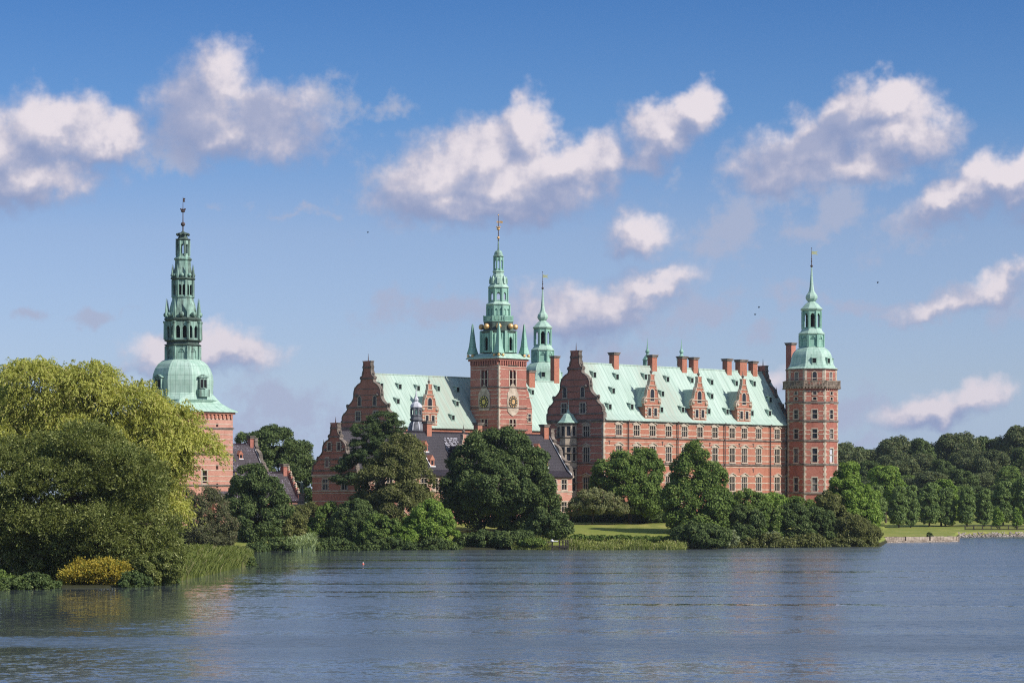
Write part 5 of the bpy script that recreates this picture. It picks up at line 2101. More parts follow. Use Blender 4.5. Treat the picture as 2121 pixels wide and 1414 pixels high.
def mat_water():
    m, t, out = new_mat('lake_water')
    co = objco(t)
    sep = t.new('ShaderNodeSeparateXYZ')
    t.l.new(co, sep.inputs[0])
    X, Y = sep.outputs[0], sep.outputs[1]
    w1 = t.noise(t.mapping(co, (0.9, 0.75, 1)), 1.0, 4.0, 0.6, out=1)
    w2 = t.noise(t.mapping(co, (0.10, 0.16, 1), (3, 8, 0)), 1.0, 2.0, 0.5, out=1)
    w3 = t.noise(t.mapping(co, (3.6, 2.6, 1), (13, 1, 0)), 1.0, 2.0, 0.5, out=1)
    h = (0.5, 0.5, 0.5)
    s = t.vmath('ADD', t.vmath('SUBTRACT', w1, h), t.scale(t.vmath('SUBTRACT', w2, h), 0.16))
    s = t.vmath('ADD', s, t.scale(t.vmath('SUBTRACT', w3, h), 0.7))
    # gusts: long streaks of rougher water lying across the lake, a sheltered corner by the left bank
    g1 = t.noise(t.mapping(co, (0.006, 0.040, 1)), 1.0, 4.0, 0.6)
    g2 = t.noise(t.mapping(co, (0.012, 0.14, 1), (5, 2, 0)), 1.0, 3.0, 0.6)
    gust = t.math('ADD', t.math('MULTIPLY', t.smooth(g1, 0.34, 0.66), 0.7), t.math('MULTIPLY', t.smooth(g2, 0.36, 0.66), 0.5))
    wob = t.math('MULTIPLY', t.math('SUBTRACT', t.noise(t.mapping(co, (0.02, 0.05, 1)), 1.0, 5.0, 0.7), 0.5), 26.0)
    yy = t.math('ADD', Y, wob)
    # the strip of ruffled water 155-180 m out
    st = t.math('MULTIPLY', t.smooth(yy, 157, 164), t.smooth(yy, 169, 178, 1.0, 0.0))
    gust = t.math('ADD', gust, t.math('MULTIPLY', st, 0.9))
    shelter = t.smooth(t.math('ADD', X, t.math('MULTIPLY', wob, 0.6)), -34, -14)
    shelter = t.math('MAXIMUM', shelter, t.math('MULTIPLY', st, 0.8))
    # slicks: thin calm lanes that mirror the dark bank
    g3 = t.noise(t.mapping(co, (0.010, 0.085, 1), (17, 6, 0)), 1.0, 4.0, 0.62)
    slick = t.smooth(t.math('SUBTRACT', g3, t.math('MULTIPLY', X, 0.0006)), 0.55, 0.63)
    slick = t.math('MULTIPLY', slick, t.smooth(Y, 190, 240))
    calm = t.math('MULTIPLY_ADD', slick, -0.80, 1.0)
    rough = t.math('MULTIPLY', t.math('MULTIPLY_ADD', gust, 0.10, 0.14), t.math('MULTIPLY_ADD', shelter, 0.75, 0.25))
    rough = t.math('MULTIPLY', rough, calm)
    amp = t.math('MULTIPLY', t.math('MULTIPLY_ADD', gust, 0.52, 0.36), t.math('MULTIPLY_ADD', shelter, 0.86, 0.14))
    amp = t.math('MULTIPLY', amp, calm)
    s = t.scale(s, amp)
    sp = t.new('ShaderNodeSeparateXYZ')
    t.l.new(s, sp.inputs[0])
    cb = t.new('ShaderNodeCombineXYZ')
    t.l.new(t.math('MULTIPLY', sp.outputs[0], 0.7), cb.inputs[0])
    t.l.new(sp.outputs[1], cb.inputs[1])
    cb.inputs[2].default_value = 1.0
    nrm = t.vmath('NORMALIZE', cb.outputs[0])
    p = principled(t, out, (0.088, 0.104, 0.114), rough, 0.5, 0, nrm)
    p.inputs['IOR'].default_value = 1.5
    return m


wm = MB()
wm.quad((-1500, -60, 0), (1500, -60, 0), (1500, 1100, 0), (-1500, 1100, 0))
tag(link('water', wm.mesh('water', mat_water())), kind='structure')

# ------------------------------------------------------------------ trees
L = {}
L['willow_gold'] = mat_leaf('willow_gold_foliage', (0.239, 0.265, 0.052), (0.541, 0.530, 0.140), (0.530, 0.460, 0.180), 0.10, 0.35, 0.35)
L['willow_green'] = mat_leaf('grey_willow_leaf', (0.083, 0.110, 0.025), (0.222, 0.240, 0.069), (0.387, 0.398, 0.163), 0.10, 0.25, 0.5)
L['yellow'] = mat_leaf('yellow_leaf', (0.26, 0.22, 0.03), (0.58, 0.44, 0.075), (0.16, 0.19, 0.04), 0.15, 0.25, 0.8)
L['dark'] = mat_leaf('dark_green_leaf', (0.044, 0.071, 0.024), (0.126, 0.170, 0.052), (0.204, 0.232, 0.086), 0.05, 0.18)
L['mid'] = mat_leaf('mid_green_leaf', (0.066, 0.113, 0.026), (0.184, 0.250, 0.058), (0.279, 0.310, 0.097), 0.06, 0.22)
L['bright'] = mat_leaf('bright_green_leaf', (0.092, 0.164, 0.028), (0.250, 0.346, 0.065), (0.351, 0.399, 0.119), 0.06, 0.25)
L['olive'] = mat_leaf('olive_leaf', (0.072, 0.087, 0.026), (0.196, 0.201, 0.065), (0.283, 0.262, 0.131), 0.08, 0.2)
L['brownish'] = mat_leaf('brownish_foliage', (0.068, 0.076, 0.032), (0.165, 0.170, 0.080), (0.20, 0.14, 0.09), 0.08, 0.2)
L['apple'] = mat_leaf('apple_leaf', (0.13, 0.145, 0.060), (0.32, 0.33, 0.155), (0.28, 0.18, 0.11), 0.06, 0.25)
L['pine'] = mat_leaf('pine_needle', (0.037, 0.067, 0.024), (0.113, 0.151, 0.052), None, 0, 0.1)
L['grey'] = mat_leaf('grey_green_leaf', (0.138, 0.168, 0.085), (0.304, 0.337, 0.179), None, 0, 0.2)
L['forest'] = mat_leaf('beech_leaf', (0.059, 0.082, 0.035), (0.152, 0.175, 0.067), (0.190, 0.169, 0.087), 0.06, 0.15, 0.15)
L['lime'] = mat_leaf('lime_leaf', (0.083, 0.131, 0.041), (0.203, 0.273, 0.082), (0.295, 0.346, 0.137), 0.05, 0.2, 0.3)
L['reed'] = mat_leaf('reed_blade', (0.10, 0.135, 0.03), (0.28, 0.31, 0.09), (0.34, 0.30, 0.15), 0.10, 0.3, 0.25)
L['reed_bright'] = mat_leaf('yellow_green_reed_blade', (0.15, 0.19, 0.045), (0.36, 0.38, 0.12), (0.42, 0.38, 0.20), 0.12, 0.3, 0.3)  # brighter yellow-green blades for the lawn shore
L['reed_pale'] = mat_leaf('pale_reed_blade', (0.240, 0.308, 0.137), (0.480, 0.545, 0.289), None, 0, 0.3, 0.6)


def rand_dirs(rng, n):
    d = rng.normal(size=(n, 3))
    return d / np.linalg.norm(d, axis=1, keepdims=True)


def make_crown(E, rng, rp, leaf, n_leaf, mode='leaf', flat=0.85, fill=0.35, core=0.58, ctr=None, back=0.5):
    """E: envelope ellipsoids rows (cx,cy,cz,rx,ry,rz).  Puffs of radius ~rp sit over the envelope, leaves cover the puffs.
    returns vertices, quads"""
    E = np.asarray(E, float)
    if ctr is None:
        ctr = E[:, :3].mean(0)
    P = []
    for e in E:
        a, b, c = e[3:]
        area = 4 * PI * (((a * b) ** 1.6 + (a * c) ** 1.6 + (b * c) ** 1.6) / 3) ** (1 / 1.6)
        n = max(4, int(1.35 * area / (PI * rp * rp)))
        d = rand_dirs(rng, n)
        p = e[:3] + d * e[3:] * rng.uniform(0.80, 1.0, (n, 1))
        P.append(np.concatenate([p, d], 1))
        n2 = int(n * fill)
        d = rand_dirs(rng, n2)
        p = e[:3] + d * e[3:] * rng.uniform(0.3, 0.8, (n2, 1))
        P.append(np.concatenate([p, d], 1))
    P = np.concatenate(P)
    inside = np.zeros(len(P), bool)
    for e in E:
        q = (((P[:, :3] - e[:3]) / e[3:]) ** 2).sum(1)
        inside |= q < 0.45
    keep = ~inside | (rng.random(len(P)) < 0.12)
    P = P[keep]
    R = rp * rng.uniform(0.6, 1.25, len(P))
    # thin out the far side of the tree
    w = R ** 2 * np.where(P[:, 1] > ctr[1] + 0.25 * rp, back, 1.0)
    k = rng.choice(len(P), n_leaf, p=w / w.sum())
    out = P[k, 3:6]
    d = rand_dirs(rng, n_leaf) + out * 0.55 + np.array([0, -0.1, 0.25])
    d /= np.linalg.norm(d, axis=1, keepdims=True)
    fr = 0.72 + 0.55 * rng.random((n_leaf, 1)) ** 1.6
    sc = np.array([1, 1, flat])
    pos = P[k, :3] + d * R[k][:, None] * fr * sc
    return finish_leaves(rng, pos, d, leaf, mode, P, R * core, sc)


def finish_leaves(rng, pos, d, leaf, mode, P, Rc, sc):
    n = len(pos)
    nrm = d * 0.75 + rand_dirs(rng, n) * 0.75 + np.array([0, 0, 0.25])
    nrm /= np.linalg.norm(nrm, axis=1, keepdims=True)
    t = np.cross(nrm, rand_dirs(rng, n))
    if mode == 'hang':
        t = np.array([0, 0, -1.0]) + rand_dirs(rng, n) * 0.45
        t -= nrm * (t * nrm).sum(1, keepdims=True)
    t /= np.maximum(np.linalg.norm(t, axis=1, keepdims=True), 1e-6)
    b = np.cross(nrm, t)
    s = leaf * rng.uniform(0.65, 1.35, (n, 1))
    asp = {'leaf': 0.62, 'hang': 0.34, 'needle': 0.30, 'narrow': 0.42}[mode]
    V = np.stack([pos + t * s * 0.5, pos + b * s * 0.5 * asp + t * s * 0.05, pos - t * s * 0.5, pos - b * s * 0.5 * asp + t * s * 0.05], 1).reshape(-1, 3)
    Fq = np.arange(n * 4).reshape(-1, 4)
    if P is not None and len(P):     # dense twiggy hearts of the clumps: rough low octahedral balls
        u = np.array([[1, 0, 0], [0, 1, 0], [-1, 0, 0], [0, -1, 0], [0, 0, 1], [0, 0, -1]], float)
        m = len(P)
        jit = rng.uniform(0.6, 1.15, (m, 6, 1))
        rot = rng.uniform(0, PI, m)
        c_, s_ = np.cos(rot), np.sin(rot)
        ux = u[None, :, 0] * c_[:, None] - u[None, :, 1] * s_[:, None]
        uy = u[None, :, 0] * s_[:, None] + u[None, :, 1] * c_[:, None]
        uu = np.stack([ux, uy, np.broadcast_to(u[None, :, 2], ux.shape)], 2)
        CV = (P[:, None, :3] + uu * jit * Rc[:, None, None] * sc).reshape(-1, 3)
        tri = np.array([[0, 1, 4, 4], [1, 2, 4, 4], [2, 3, 4, 4], [3, 0, 4, 4], [1, 0, 5, 5], [2, 1, 5, 5], [3, 2, 5, 5], [0, 3, 5, 5]])
        return V, Fq, CV, (tri[:, :3][None] + 6 * np.arange(m)[:, None, None]).reshape(-1, 3)
    return V, Fq, np.zeros((0, 3)), np.zeros((0, 3), int)


def make_sprays(E, rng, n_tuft, per, leaf, length, droop, n_leaf, back=0.5, up=0.45, asp='hang', jit=0.09, bottom=-0.75):
    """tufts of thin leafy shoots springing from the crown's outline and bending over"""
    E = np.asarray(E, float)
    w = (E[:, 3] * E[:, 5] + E[:, 3] * E[:, 4]) ** 1.0
    k = rng.choice(len(E), n_tuft * 4, p=w / w.sum())
    d = rand_dirs(rng, n_tuft * 4)
    ok = d[:, 2] > bottom
    rr = rng.uniform(0.62, 1.02, n_tuft * 4) ** 0.6
    p = E[k, :3] + d * E[k, 3:] * rr[:, None]
    ins = np.zeros(len(p), bool)
    for e in E:
        ins |= (((p - e[:3]) / e[3:]) ** 2).sum(1) < 0.40
    ok &= ~ins | (rng.random(len(p)) < 0.15)
    ok &= (d[:, 1] < 0.3) | (rng.random(len(p)) < back)
    p, d = p[ok][:n_tuft], d[ok][:n_tuft]
    n = len(p)
    P = np.repeat(p, per, 0) + rng.normal(0, 0.25 * length, (n * per, 3)) * np.array([1, 1, 0.6])
    D = np.repeat(d, per, 0) * 0.75 + rand_dirs(rng, n * per) * 0.75 + np.array([0, 0, up])
    D /= np.linalg.norm(D, axis=1, keepdims=True)
    Ln = length * rng.uniform(0.5, 1.4, n * per)
    tt = rng.random((n * per, n_leaf)) ** 0.8
    Q = P[:, None, :] + D[:, None, :] * (Ln[:, None] * tt)[:, :, None]
    Q[:, :, 2] -= droop * Ln[:, None] * tt ** 2
    Q += rng.normal(0, jit, Q.shape)
    dr = np.repeat(D[:, None, :], n_leaf, 1) + np.array([0, 0, -1.0]) * (2 * droop * tt)[:, :, None]
    Q = Q.reshape(-1, 3)
    tdir = dr.reshape(-1, 3)
    m = len(Q)
    tdir = tdir / np.linalg.norm(tdir, axis=1, keepdims=True) + rand_dirs(rng, m) * 0.55
    tdir /= np.linalg.norm(tdir, axis=1, keepdims=True)
    nr = rand_dirs(rng, m) + np.array([0, -0.15, 0.5]) + np.repeat(np.repeat(d, per, 0), n_leaf, 0) * 0.5
    nr -= tdir * (nr * tdir).sum(1, keepdims=True)
    nr /= np.maximum(np.linalg.norm(nr, axis=1, keepdims=True), 1e-6)
    b = np.cross(nr, tdir)
    s = leaf * rng.uniform(0.6, 1.35, (m, 1))
    a = {'hang': 0.36, 'narrow': 0.46, 'leaf': 0.62}[asp]
    V = np.stack([Q + tdir * s * 0.5, Q + b * s * 0.5 * a, Q - tdir * s * 0.5, Q - b * s * 0.5 * a], 1).reshape(-1, 3)
    return V, np.arange(m * 4).reshape(-1, 4)


def leaf_mesh(name, V, Fq, CV, CF, mat):
    n4, n3 = len(Fq), len(CF)
    me = bpy.data.meshes.new(name)
    A = np.concatenate([V, CV]).astype(np.float32)
    me.vertices.add(len(A))
    me.vertices.foreach_set('co', A.ravel())
    li = np.concatenate([Fq.ravel(), (CF + len(V)).ravel()]).astype(np.int32)
    me.loops.add(len(li))
    me.loops.foreach_set('vertex_index', li)
    me.polygons.add(n4 + n3)
    st = np.concatenate([np.arange(n4) * 4, n4 * 4 + np.arange(n3) * 3]).astype(np.int32)
    tt = np.concatenate([np.full(n4, 4), np.full(n3, 3)]).astype(np.int32)
    me.polygons.foreach_set('loop_start', st)
    me.polygons.foreach_set('loop_total', tt)
    me.materials.append(mat)
    me.update(calc_edges=True)
    return me


def trunk_mb(base, top, r, rng, limbs=5, spread=4.0, targets=None):
    b = MB()
    base, top = Vector(base), Vector(top)
    mid = base.lerp(top, 0.5) + Vector((rng.normal() * r, rng.normal() * r, 0))
    b.tube([base - Vector((0, 0, 0.5)), base + Vector((0, 0, 0.4)), mid, top], [r * 1.35, r, r * 0.75, r * 0.25], 8)
    for i in range(limbs):
        f = rng.uniform(0.30, 0.85)
        p = base.lerp(top, f)
        if targets is not None:
            q = Vector(targets[rng.integers(len(targets))])
        else:
            a = rng.uniform(0, 2 * PI)
            q = p + Vector((math.cos(a) * spread, math.sin(a) * spread, spread * rng.uniform(0.4, 0.9)))
        m = p.lerp(q, 0.5) + Vector((0, 0, abs(q.z - p.z) * 0.12 + 0.2))
        b.tube([p, m, q], [r * 0.45, r * 0.3, r * 0.08], 6)
    return b


def tree(name, label, cat, Y, ell, mat, rp, leaf, n_leaf, seed, trunk=None, bark='bark', mode='leaf', flat=0.85, group=None, deep=0.9, strands=0, limbs=6, back=0.5, core=0.58, fill=0.35, sprays=None):
    """ell: outline ellipses as seen in the photo (column, row, half width, half height[, depth offset]), at distance Y"""
    rng = np.random.default_rng(seed)
    s = Y / F
    rp = rp * 0.70
    E = []
    for i, e in enumerate(ell):
        dy = e[4] if len(e) > 4 else rng.uniform(-0.25, 0.25) * e[2] * s
        yy = Y + dy
        ss = yy / F
        E.append(((e[0] - CX) * ss, yy, CH + (HY - e[1]) * ss, max(0.5, e[2] * ss - rp * 0.45), max(0.5, e[2] * ss * deep - rp * 0.3), max(0.4, e[3] * ss - rp * 0.40)))
    E = np.array(E)
    cx = (trunk[0] - CX) * s if trunk else float(np.average(E[:, 0], weights=E[:, 3] ** 2))
    cy = Y
    z0 = gz(cx, cy) if gz(cx, cy) > -0.2 else 0.0
    T = empty(name, (cx, cy, z0), 0, label, cat, group, org=(cx, cy, z0))
    V, Fq, CV, CF = make_crown(E, rng, rp, leaf, n_leaf, mode, flat, fill, core, back=back)
    if sprays:
        lobe = sprays.pop('lobe')
        B = []
        for e in E:
            q = 4 * PI * ((e[3] * e[4] + e[3] * e[5] + e[4] * e[5]) / 3)
            m_ = max(3, int(1.1 * q / (PI * lobe * lobe)))
            d_ = rand_dirs(rng, m_)
            c_ = e[:3] + d_ * e[3:] * rng.uniform(0.72, 1.0, (m_, 1))
            s_ = lobe * rng.uniform(0.6, 1.3, (m_, 1))
            ok_ = np.ones(m_, bool)
            for e2 in E:
                ok_ &= (((c_ - e2[:3]) / e2[3:]) ** 2).sum(1) > 0.45
            B.append(np.concatenate([c_, s_, s_, s_ * 0.72], 1)[ok_])
        V2, F2 = make_sprays(np.concatenate(B), rng, **sprays)
        Fq = np.concatenate([Fq, F2 + len(V)])
        V = np.concatenate([V, V2])
    if strands:
        # hanging shoots under the rim of the crown
        k = rng.choice(len(E), strands, p=E[:, 3] ** 2 / (E[:, 3] ** 2).sum())
        a = rng.uniform(0, 2 * PI, strands)
        a = np.where(np.sin(a) > 0.3, -a, a)
        hv = rng.uniform(-0.75, 0.95, strands)
        rr_ = np.sqrt(1 - hv ** 2) * rng.uniform(0.8, 1.12, strands)
        st = E[k, :3] + np.stack([np.cos(a) * E[k, 3] * rr_, np.sin(a) * E[k, 4] * rr_, hv * E[k, 5]], 1)
        ln = rng.uniform(0.8, 3.4, strands)
        m = 26
        tt = np.linspace(0, 1, m)
        pos = st[:, None, :] + np.stack([np.sin(tt[None] * 2 + a[:, None]) * 0.25, np.zeros((strands, m)), -tt[None] * ln[:, None]], 2) + rng.normal(0, 0.16, (strands, m, 3))
        pos = pos.reshape(-1, 3)
        pos = pos[pos[:, 2] > z0 + 0.3]
        d = rand_dirs(rng, len(pos))
        V2, F2, _, _ = finish_leaves(rng, pos, d, leaf, 'hang', None, None, None)
        Fq = np.concatenate([Fq, F2 + len(V)])
        V = np.concatenate([V, V2])
    o3 = np.array([cx, cy, z0])
    me = leaf_mesh('crown', V - o3, Fq, CV - o3 if len(CV) else CV, CF, mat)
    link('crown', me, T)
    top = Vector((float(np.average(E[:, 0], weights=E[:, 5])), cy, float(E[:, 2].max())))
    H = top.z - z0
    r = max(0.10, min(0.9, H * 0.028))
    tb = trunk_mb((cx, cy, z0), top, r, rng, limbs, targets=E[:, :3])
    part(tb, 'trunk', M[bark], T)
    return T


tree('willow_tree', 'huge yellow-green weeping willow reaching in front of the left brick tower', 'tree', 335, [
    (62, 802, 42.24, 32.3), (40, 837, 38.4, 38), (165, 794, 46.08, 26.6), (205, 807, 49.92, 36.1), (118, 852, 67.2, 39.9), (250, 857, 69.12, 43.7), (320, 872, 63.36, 38), (352, 897, 49.92, 43.7), (30, 872, 46.08, 42.75),
    (300, 932, 91.2, 58.9), (362, 947, 49.92, 43.7), (180, 912, 105.6, 62.7), (330, 1007, 49.92, 57), (250, 982, 67.2, 57), (60, 922, 86.4, 66.5), (392, 917, 26.88, 36.1), (335, 1072, 21.12, 38)],
    L['willow_gold'], 1.9, 0.40, 30000, 11, trunk=(190, 1100), mode='hang', strands=1500, limbs=26, flat=0.7, core=0.01, fill=0.6,
    sprays=dict(lobe=2.6, n_tuft=1700, per=8, leaf=0.36, length=1.9, droop=0.8, n_leaf=11, up=0.40, bottom=-0.15))
tree('willow_tree', 'broad grey-green willow overhanging the water at the left edge', 'tree', 289, [
    (185, 978, 118, 76), (60, 985, 105, 80), (258, 1030, 84, 86), (110, 1060, 150, 110), (285, 1090, 78, 95), (10, 1080, 95, 115), (335, 1140, 45, 58), (200, 1120, 120, 70, -2), (60, 1165, 80, 48, -2), (150, 1170, 70, 44, 0), (250, 1165, 70, 48, -1)],
    L['willow_green'], 1.25, 0.27, 60000, 12, trunk=(120, 1215), mode='narrow', limbs=18, flat=0.8, core=0.3, fill=0.3,
    sprays=dict(lobe=1.9, n_tuft=3000, per=8, leaf=0.25, length=1.0, droop=0.2, n_leaf=9, up=0.5, asp='narrow', bottom=-0.1))
tree('shrub', 'bright yellow-leaved bush on the water edge below the big willow', 'bush', 281, [
    (160, 1196, 42, 16), (200, 1186, 46, 24), (235, 1192, 34, 22), (212, 1176, 28, 16), (140, 1203, 20, 9)],
    L['yellow'], 0.55, 0.20, 4000, 13, trunk=(200, 1212), limbs=4, core=0.3, sprays=dict(lobe=0.6, n_tuft=330, per=6, leaf=0.19, length=0.55, droop=0.15, n_leaf=6, up=0.6, asp='leaf', bottom=-0.3))
tree('shrub', 'low dark green bush at the bottom left shore, left of the yellow bush', 'bush', 279, [
    (25, 1208, 48, 14), (-20, 1200, 50, 22), (70, 1212, 24, 8)], L['mid'], 0.6, 0.24, 14000, 14, trunk=(25, 1218), limbs=3)
tree('shrub', 'grey-green willow bush between the yellow bush and the reeds', 'bush', 284, [
    (318, 1180, 46, 34), (290, 1195, 32, 20), (352, 1172, 26, 34)], L['willow_green'], 0.75, 0.25, 26000, 15, trunk=(318, 1212), mode='narrow', limbs=4)
tree('broadleaf_tree', 'dark tree peeping in behind the weeping willow at the far left edge', 'tree', 390, [
    (-30, 830, 55, 50), (0, 880, 50, 70), (-60, 900, 70, 90)], L['mid'], 2.0, 0.45, 26000, 16, trunk=(-20, 1060), limbs=5)

tree('shrub', 'dull brownish thicket below the left brick tower', 'bush', 478, [
    (425, 1050, 48, 42), (395, 1085, 56, 48), (455, 1095, 42, 44), (375, 1040, 34, 36), (430, 1110, 60, 30)], L['brownish'], 1.3, 0.36, 42000, 17, trunk=(420, 1135), mode='narrow', limbs=12, core=0.4)
tree('broadleaf_tree', 'dark leafy tree between the left tower and the stepped-gable house', 'tree', 500, [
    (522, 995, 36, 32), (505, 1040, 40, 45), (556, 1025, 34, 40), (535, 1085, 58, 50), (500, 1095, 32, 40), (575, 1060, 26, 34)], L['dark'], 1.6, 0.42, 48000, 18, trunk=(525, 1140), limbs=8)
tree('shrub', 'dark rounded shrub at the waterside under the stepped-gable house', 'bush', 503, [
    (590, 1090, 46, 44), (570, 1115, 40, 26)], L['olive'], 1.2, 0.38, 22000, 19, limbs=4)
tree('shrub', 'olive shrub below the statue, behind the pale reeds', 'bush', 512, [
    (640, 1075, 44, 36), (615, 1095, 36, 32)], L['olive'], 1.2, 0.38, 20000, 20, limbs=4, mode='narrow')
tree('shrub', 'lighter green shrub at the foot of the low house gable', 'bush', 508, [
    (682, 1085, 38, 46), (660, 1110, 36, 28), (705, 1105, 36, 30)], L['mid'], 1.2, 0.38, 26000, 21, limbs=4)
tree('pine_tree', 'dark pine with flat tufted branches before the shaded left gables', 'tree', 522, [
    (795, 868, 34, 18), (758, 890, 34, 20), (822, 886, 26, 16), (790, 915, 48, 22), (748, 925, 30, 16), (835, 905, 18, 12), (770, 945, 58, 20), (722, 955, 24, 12), (705, 968, 22, 9), (800, 960, 50, 26), (725, 990, 40, 14)],
    L['pine'], 1.0, 0.42, 44000, 22, trunk=(800, 1130), mode='needle', flat=0.55, limbs=10, core=0.5)
tree('broadleaf_tree', 'large brown-green conical tree before the black roof, beside the pine', 'tree', 510, [
    (842, 925, 34, 24), (832, 955, 50, 40), (800, 1000, 64, 50), (852, 1000, 46, 50), (828, 1055, 84, 62), (765, 1065, 50, 52), (882, 1072, 30, 36)], L['olive'], 1.7, 0.42, 84000, 23, trunk=(830, 1138), limbs=8, mode='narrow')
tree('shrub', 'tall green bush on the shore left of the conical tree', 'bush', 500, [
    (735, 1085, 48, 52), (710, 1105, 36, 34)], L['dark'], 1.2, 0.38, 28000, 24, limbs=4)
tree('shrub', 'green bush at the waterline under the conical tree', 'bush', 497.5, [
    (790, 1102, 46, 36), (770, 1115, 34, 22)], L['mid'], 1.1, 0.38, 22000, 25, limbs=4)
tree('shrub', 'small bright green round bush hanging over the water edge', 'bush', 496.5, [
    (838, 1116, 30, 24)], L['bright'], 0.8, 0.34, 11000, 26, limbs=3)
tree('shrub', 'spreading bright green bush left of the shaded lawn', 'bush', 499, [
    (890, 1085, 50, 48), (920, 1108, 30, 32), (868, 1108, 36, 28)], L['bright'], 1.3, 0.38, 36000, 27, limbs=5)
tree('broadleaf_tree', 'large dome-shaped dark green maple in the centre hiding the black roof', 'tree', 522, [
    (1030, 925, 66, 42), (1000, 965, 70, 58), (1072, 965, 62, 62), (1040, 1010, 105, 62), (962, 1020, 50, 46), (1112, 1035, 48, 48), (1010, 1060, 72, 34), (1090, 1075, 55, 40), (930, 1030, 22, 24)],
    L['dark'], 1.9, 0.46, 120000, 28, trunk=(1035, 1125), limbs=9)
tree('shrub', 'dark ivy-like bush at the right foot of the central maple', 'bush', 512, [
    (1135, 1085, 44, 34), (1155, 1095, 30, 22), (1110, 1100, 36, 22)], L['dark'], 1.1, 0.38, 24000, 29, limbs=4)
tree('shrub', 'dark shaded bushes along the bank beneath the central maple', 'bush', 501, [
    (960, 1118, 26, 14), (1000, 1116, 34, 16), (1045, 1116, 34, 16), (1080, 1112, 26, 14)], L['dark'], 0.9, 0.36, 22000, 64, limbs=3)
tree('shrub', 'low weedy clump on the bank just left of the wooden jetty', 'bush', 500, [
    (1122, 1128, 14, 8), (1095, 1122, 30, 8)], L['mid'], 0.45, 0.30, 7000, 30, limbs=2)
tree('broadleaf_tree', 'rounded green tree against the sunlit castle front, above the apple tree', 'tree', 552, [
    (1302, 955, 42, 26), (1280, 985, 52, 38), (1335, 975, 38, 44), (1305, 1020, 62, 42), (1250, 1005, 28, 26), (1345, 1030, 34, 40)], L['mid'], 1.7, 0.46, 46000, 31, trunk=(1305, 1082), limbs=8, fill=0.15, core=0.5)
tree('apple_tree', 'low spreading greyish apple tree with bare trunk at the lawn edge', 'tree', 548, [
    (1228, 1030, 34, 18), (1205, 1046, 30, 18), (1262, 1036, 30, 16), (1285, 1052, 24, 12), (1240, 1052, 44, 12), (1186, 1058, 16, 10)], L['apple'], 0.9, 0.36, 24000, 32, trunk=(1227, 1082), limbs=8, mode='narrow', core=0.4)
tree('shrub', 'dark shrubbery behind the apple tree', 'bush', 562, [
    (1200, 1072, 30, 14), (1260, 1072, 40, 14), (1300, 1066, 40, 20)], L['dark'], 1.0, 0.42, 18000, 33, limbs=3)
tree('hedge', 'clipped dark hedge at the top of the sunlit lawn', 'hedge', 560, [
    (1340, 1072, 50, 12), (1385, 1070, 40, 14)], L['dark'], 0.9, 0.42, 14000, 34, limbs=3)
tree('broadleaf_tree', 'tall irregular green tree standing before the middle of the sunlit front', 'tree', 524, [
    (1440, 942, 30, 28), (1428, 980, 42, 40), (1468, 990, 34, 40), (1440, 1040, 66, 54), (1408, 1040, 40, 44), (1484, 1050, 36, 44), (1448, 1090, 64, 40)], L['mid'], 1.7, 0.44, 62000, 35, trunk=(1440, 1135), limbs=8, fill=0.2, core=0.5)
tree('shrub', 'dark bush at the shadowed foot of the tall tree right of the lawn', 'bush', 506, [
    (1460, 1110, 52, 26), (1420, 1105, 30, 24)], L['dark'], 1.1, 0.38, 22000, 36, limbs=4)
tree('shrub', 'grey-green willow bush at the waterline, leftmost of the right bank', 'bush', 512, [
    (1500, 1115, 30, 20), (1478, 1122, 20, 12)], L['grey'], 0.8, 0.34, 14000, 37, limbs=3, mode='narrow')
tree('shrub', 'green bush against the castle base under the left end windows', 'bush', 566, [
    (1548, 1045, 42, 30), (1520, 1060, 30, 28)], L['mid'], 1.2, 0.40, 20000, 38, limbs=4)
tree('shrub', 'green bush against the castle base before the drainpipe', 'bush', 570, [
    (1598, 1048, 42, 26), (1575, 1062, 34, 24)], L['bright'], 1.2, 0.40, 18000, 39, limbs=4)
tree('shrub', 'dark bush at the foot of the octagonal tower', 'bush', 574, [
    (1648, 1055, 40, 26), (1680, 1066, 36, 24)], L['mid'], 1.2, 0.40, 18000, 40, limbs=4)
tree('shrub', 'dense green bush over the water, second from the lawn', 'bush', 522, [
    (1545, 1085, 40, 38), (1530, 1108, 36, 26)], L['dark'], 1.2, 0.38, 24000, 41, limbs=4)
tree('shrub', 'bright yellow-green bush in the middle of the right bank', 'bush', 530, [
    (1590, 1080, 38, 36), (1580, 1110, 40, 24)], L['mid'], 1.2, 0.38, 24000, 42, limbs=4)
tree('shrub', 'pale grey willow bush touching the water in the right bank', 'bush', 526, [
    (1560, 1118, 30, 16), (1600, 1118, 26, 15)], L['grey'], 0.8, 0.34, 14000, 43, limbs=3, mode='narrow')
tree('shrub', 'tall dark green bush below the octagonal tower, over shadowed water', 'bush', 532, [
    (1640, 1082, 40, 42), (1625, 1112, 34, 22), (1660, 1112, 30, 22)], L['dark'], 1.2, 0.38, 28000, 44, limbs=4)
tree('shrub', 'dark bush right of the shadowed gap in the right bank', 'bush', 534, [
    (1692, 1090, 38, 40), (1705, 1115, 36, 20)], L['dark'], 1.2, 0.38, 26000, 45, limbs=4)
tree('broadleaf_tree', 'brownish-green tree at the right corner of the octagonal tower', 'tree', 556, [
    (1716, 1048, 26, 32), (1728, 1080, 36, 38)], L['olive'], 1.3, 0.40, 24000, 46, limbs=5)
tree('broadleaf_tree', 'pointed green tree right of the octagonal tower', 'tree', 560, [
    (1756, 978, 20, 24), (1752, 1008, 34, 34), (1752, 1040, 46, 42), (1776, 1072, 50, 44), (1796, 1046, 26, 44)], L['bright'], 1.3, 0.42, 46000, 47, limbs=6)
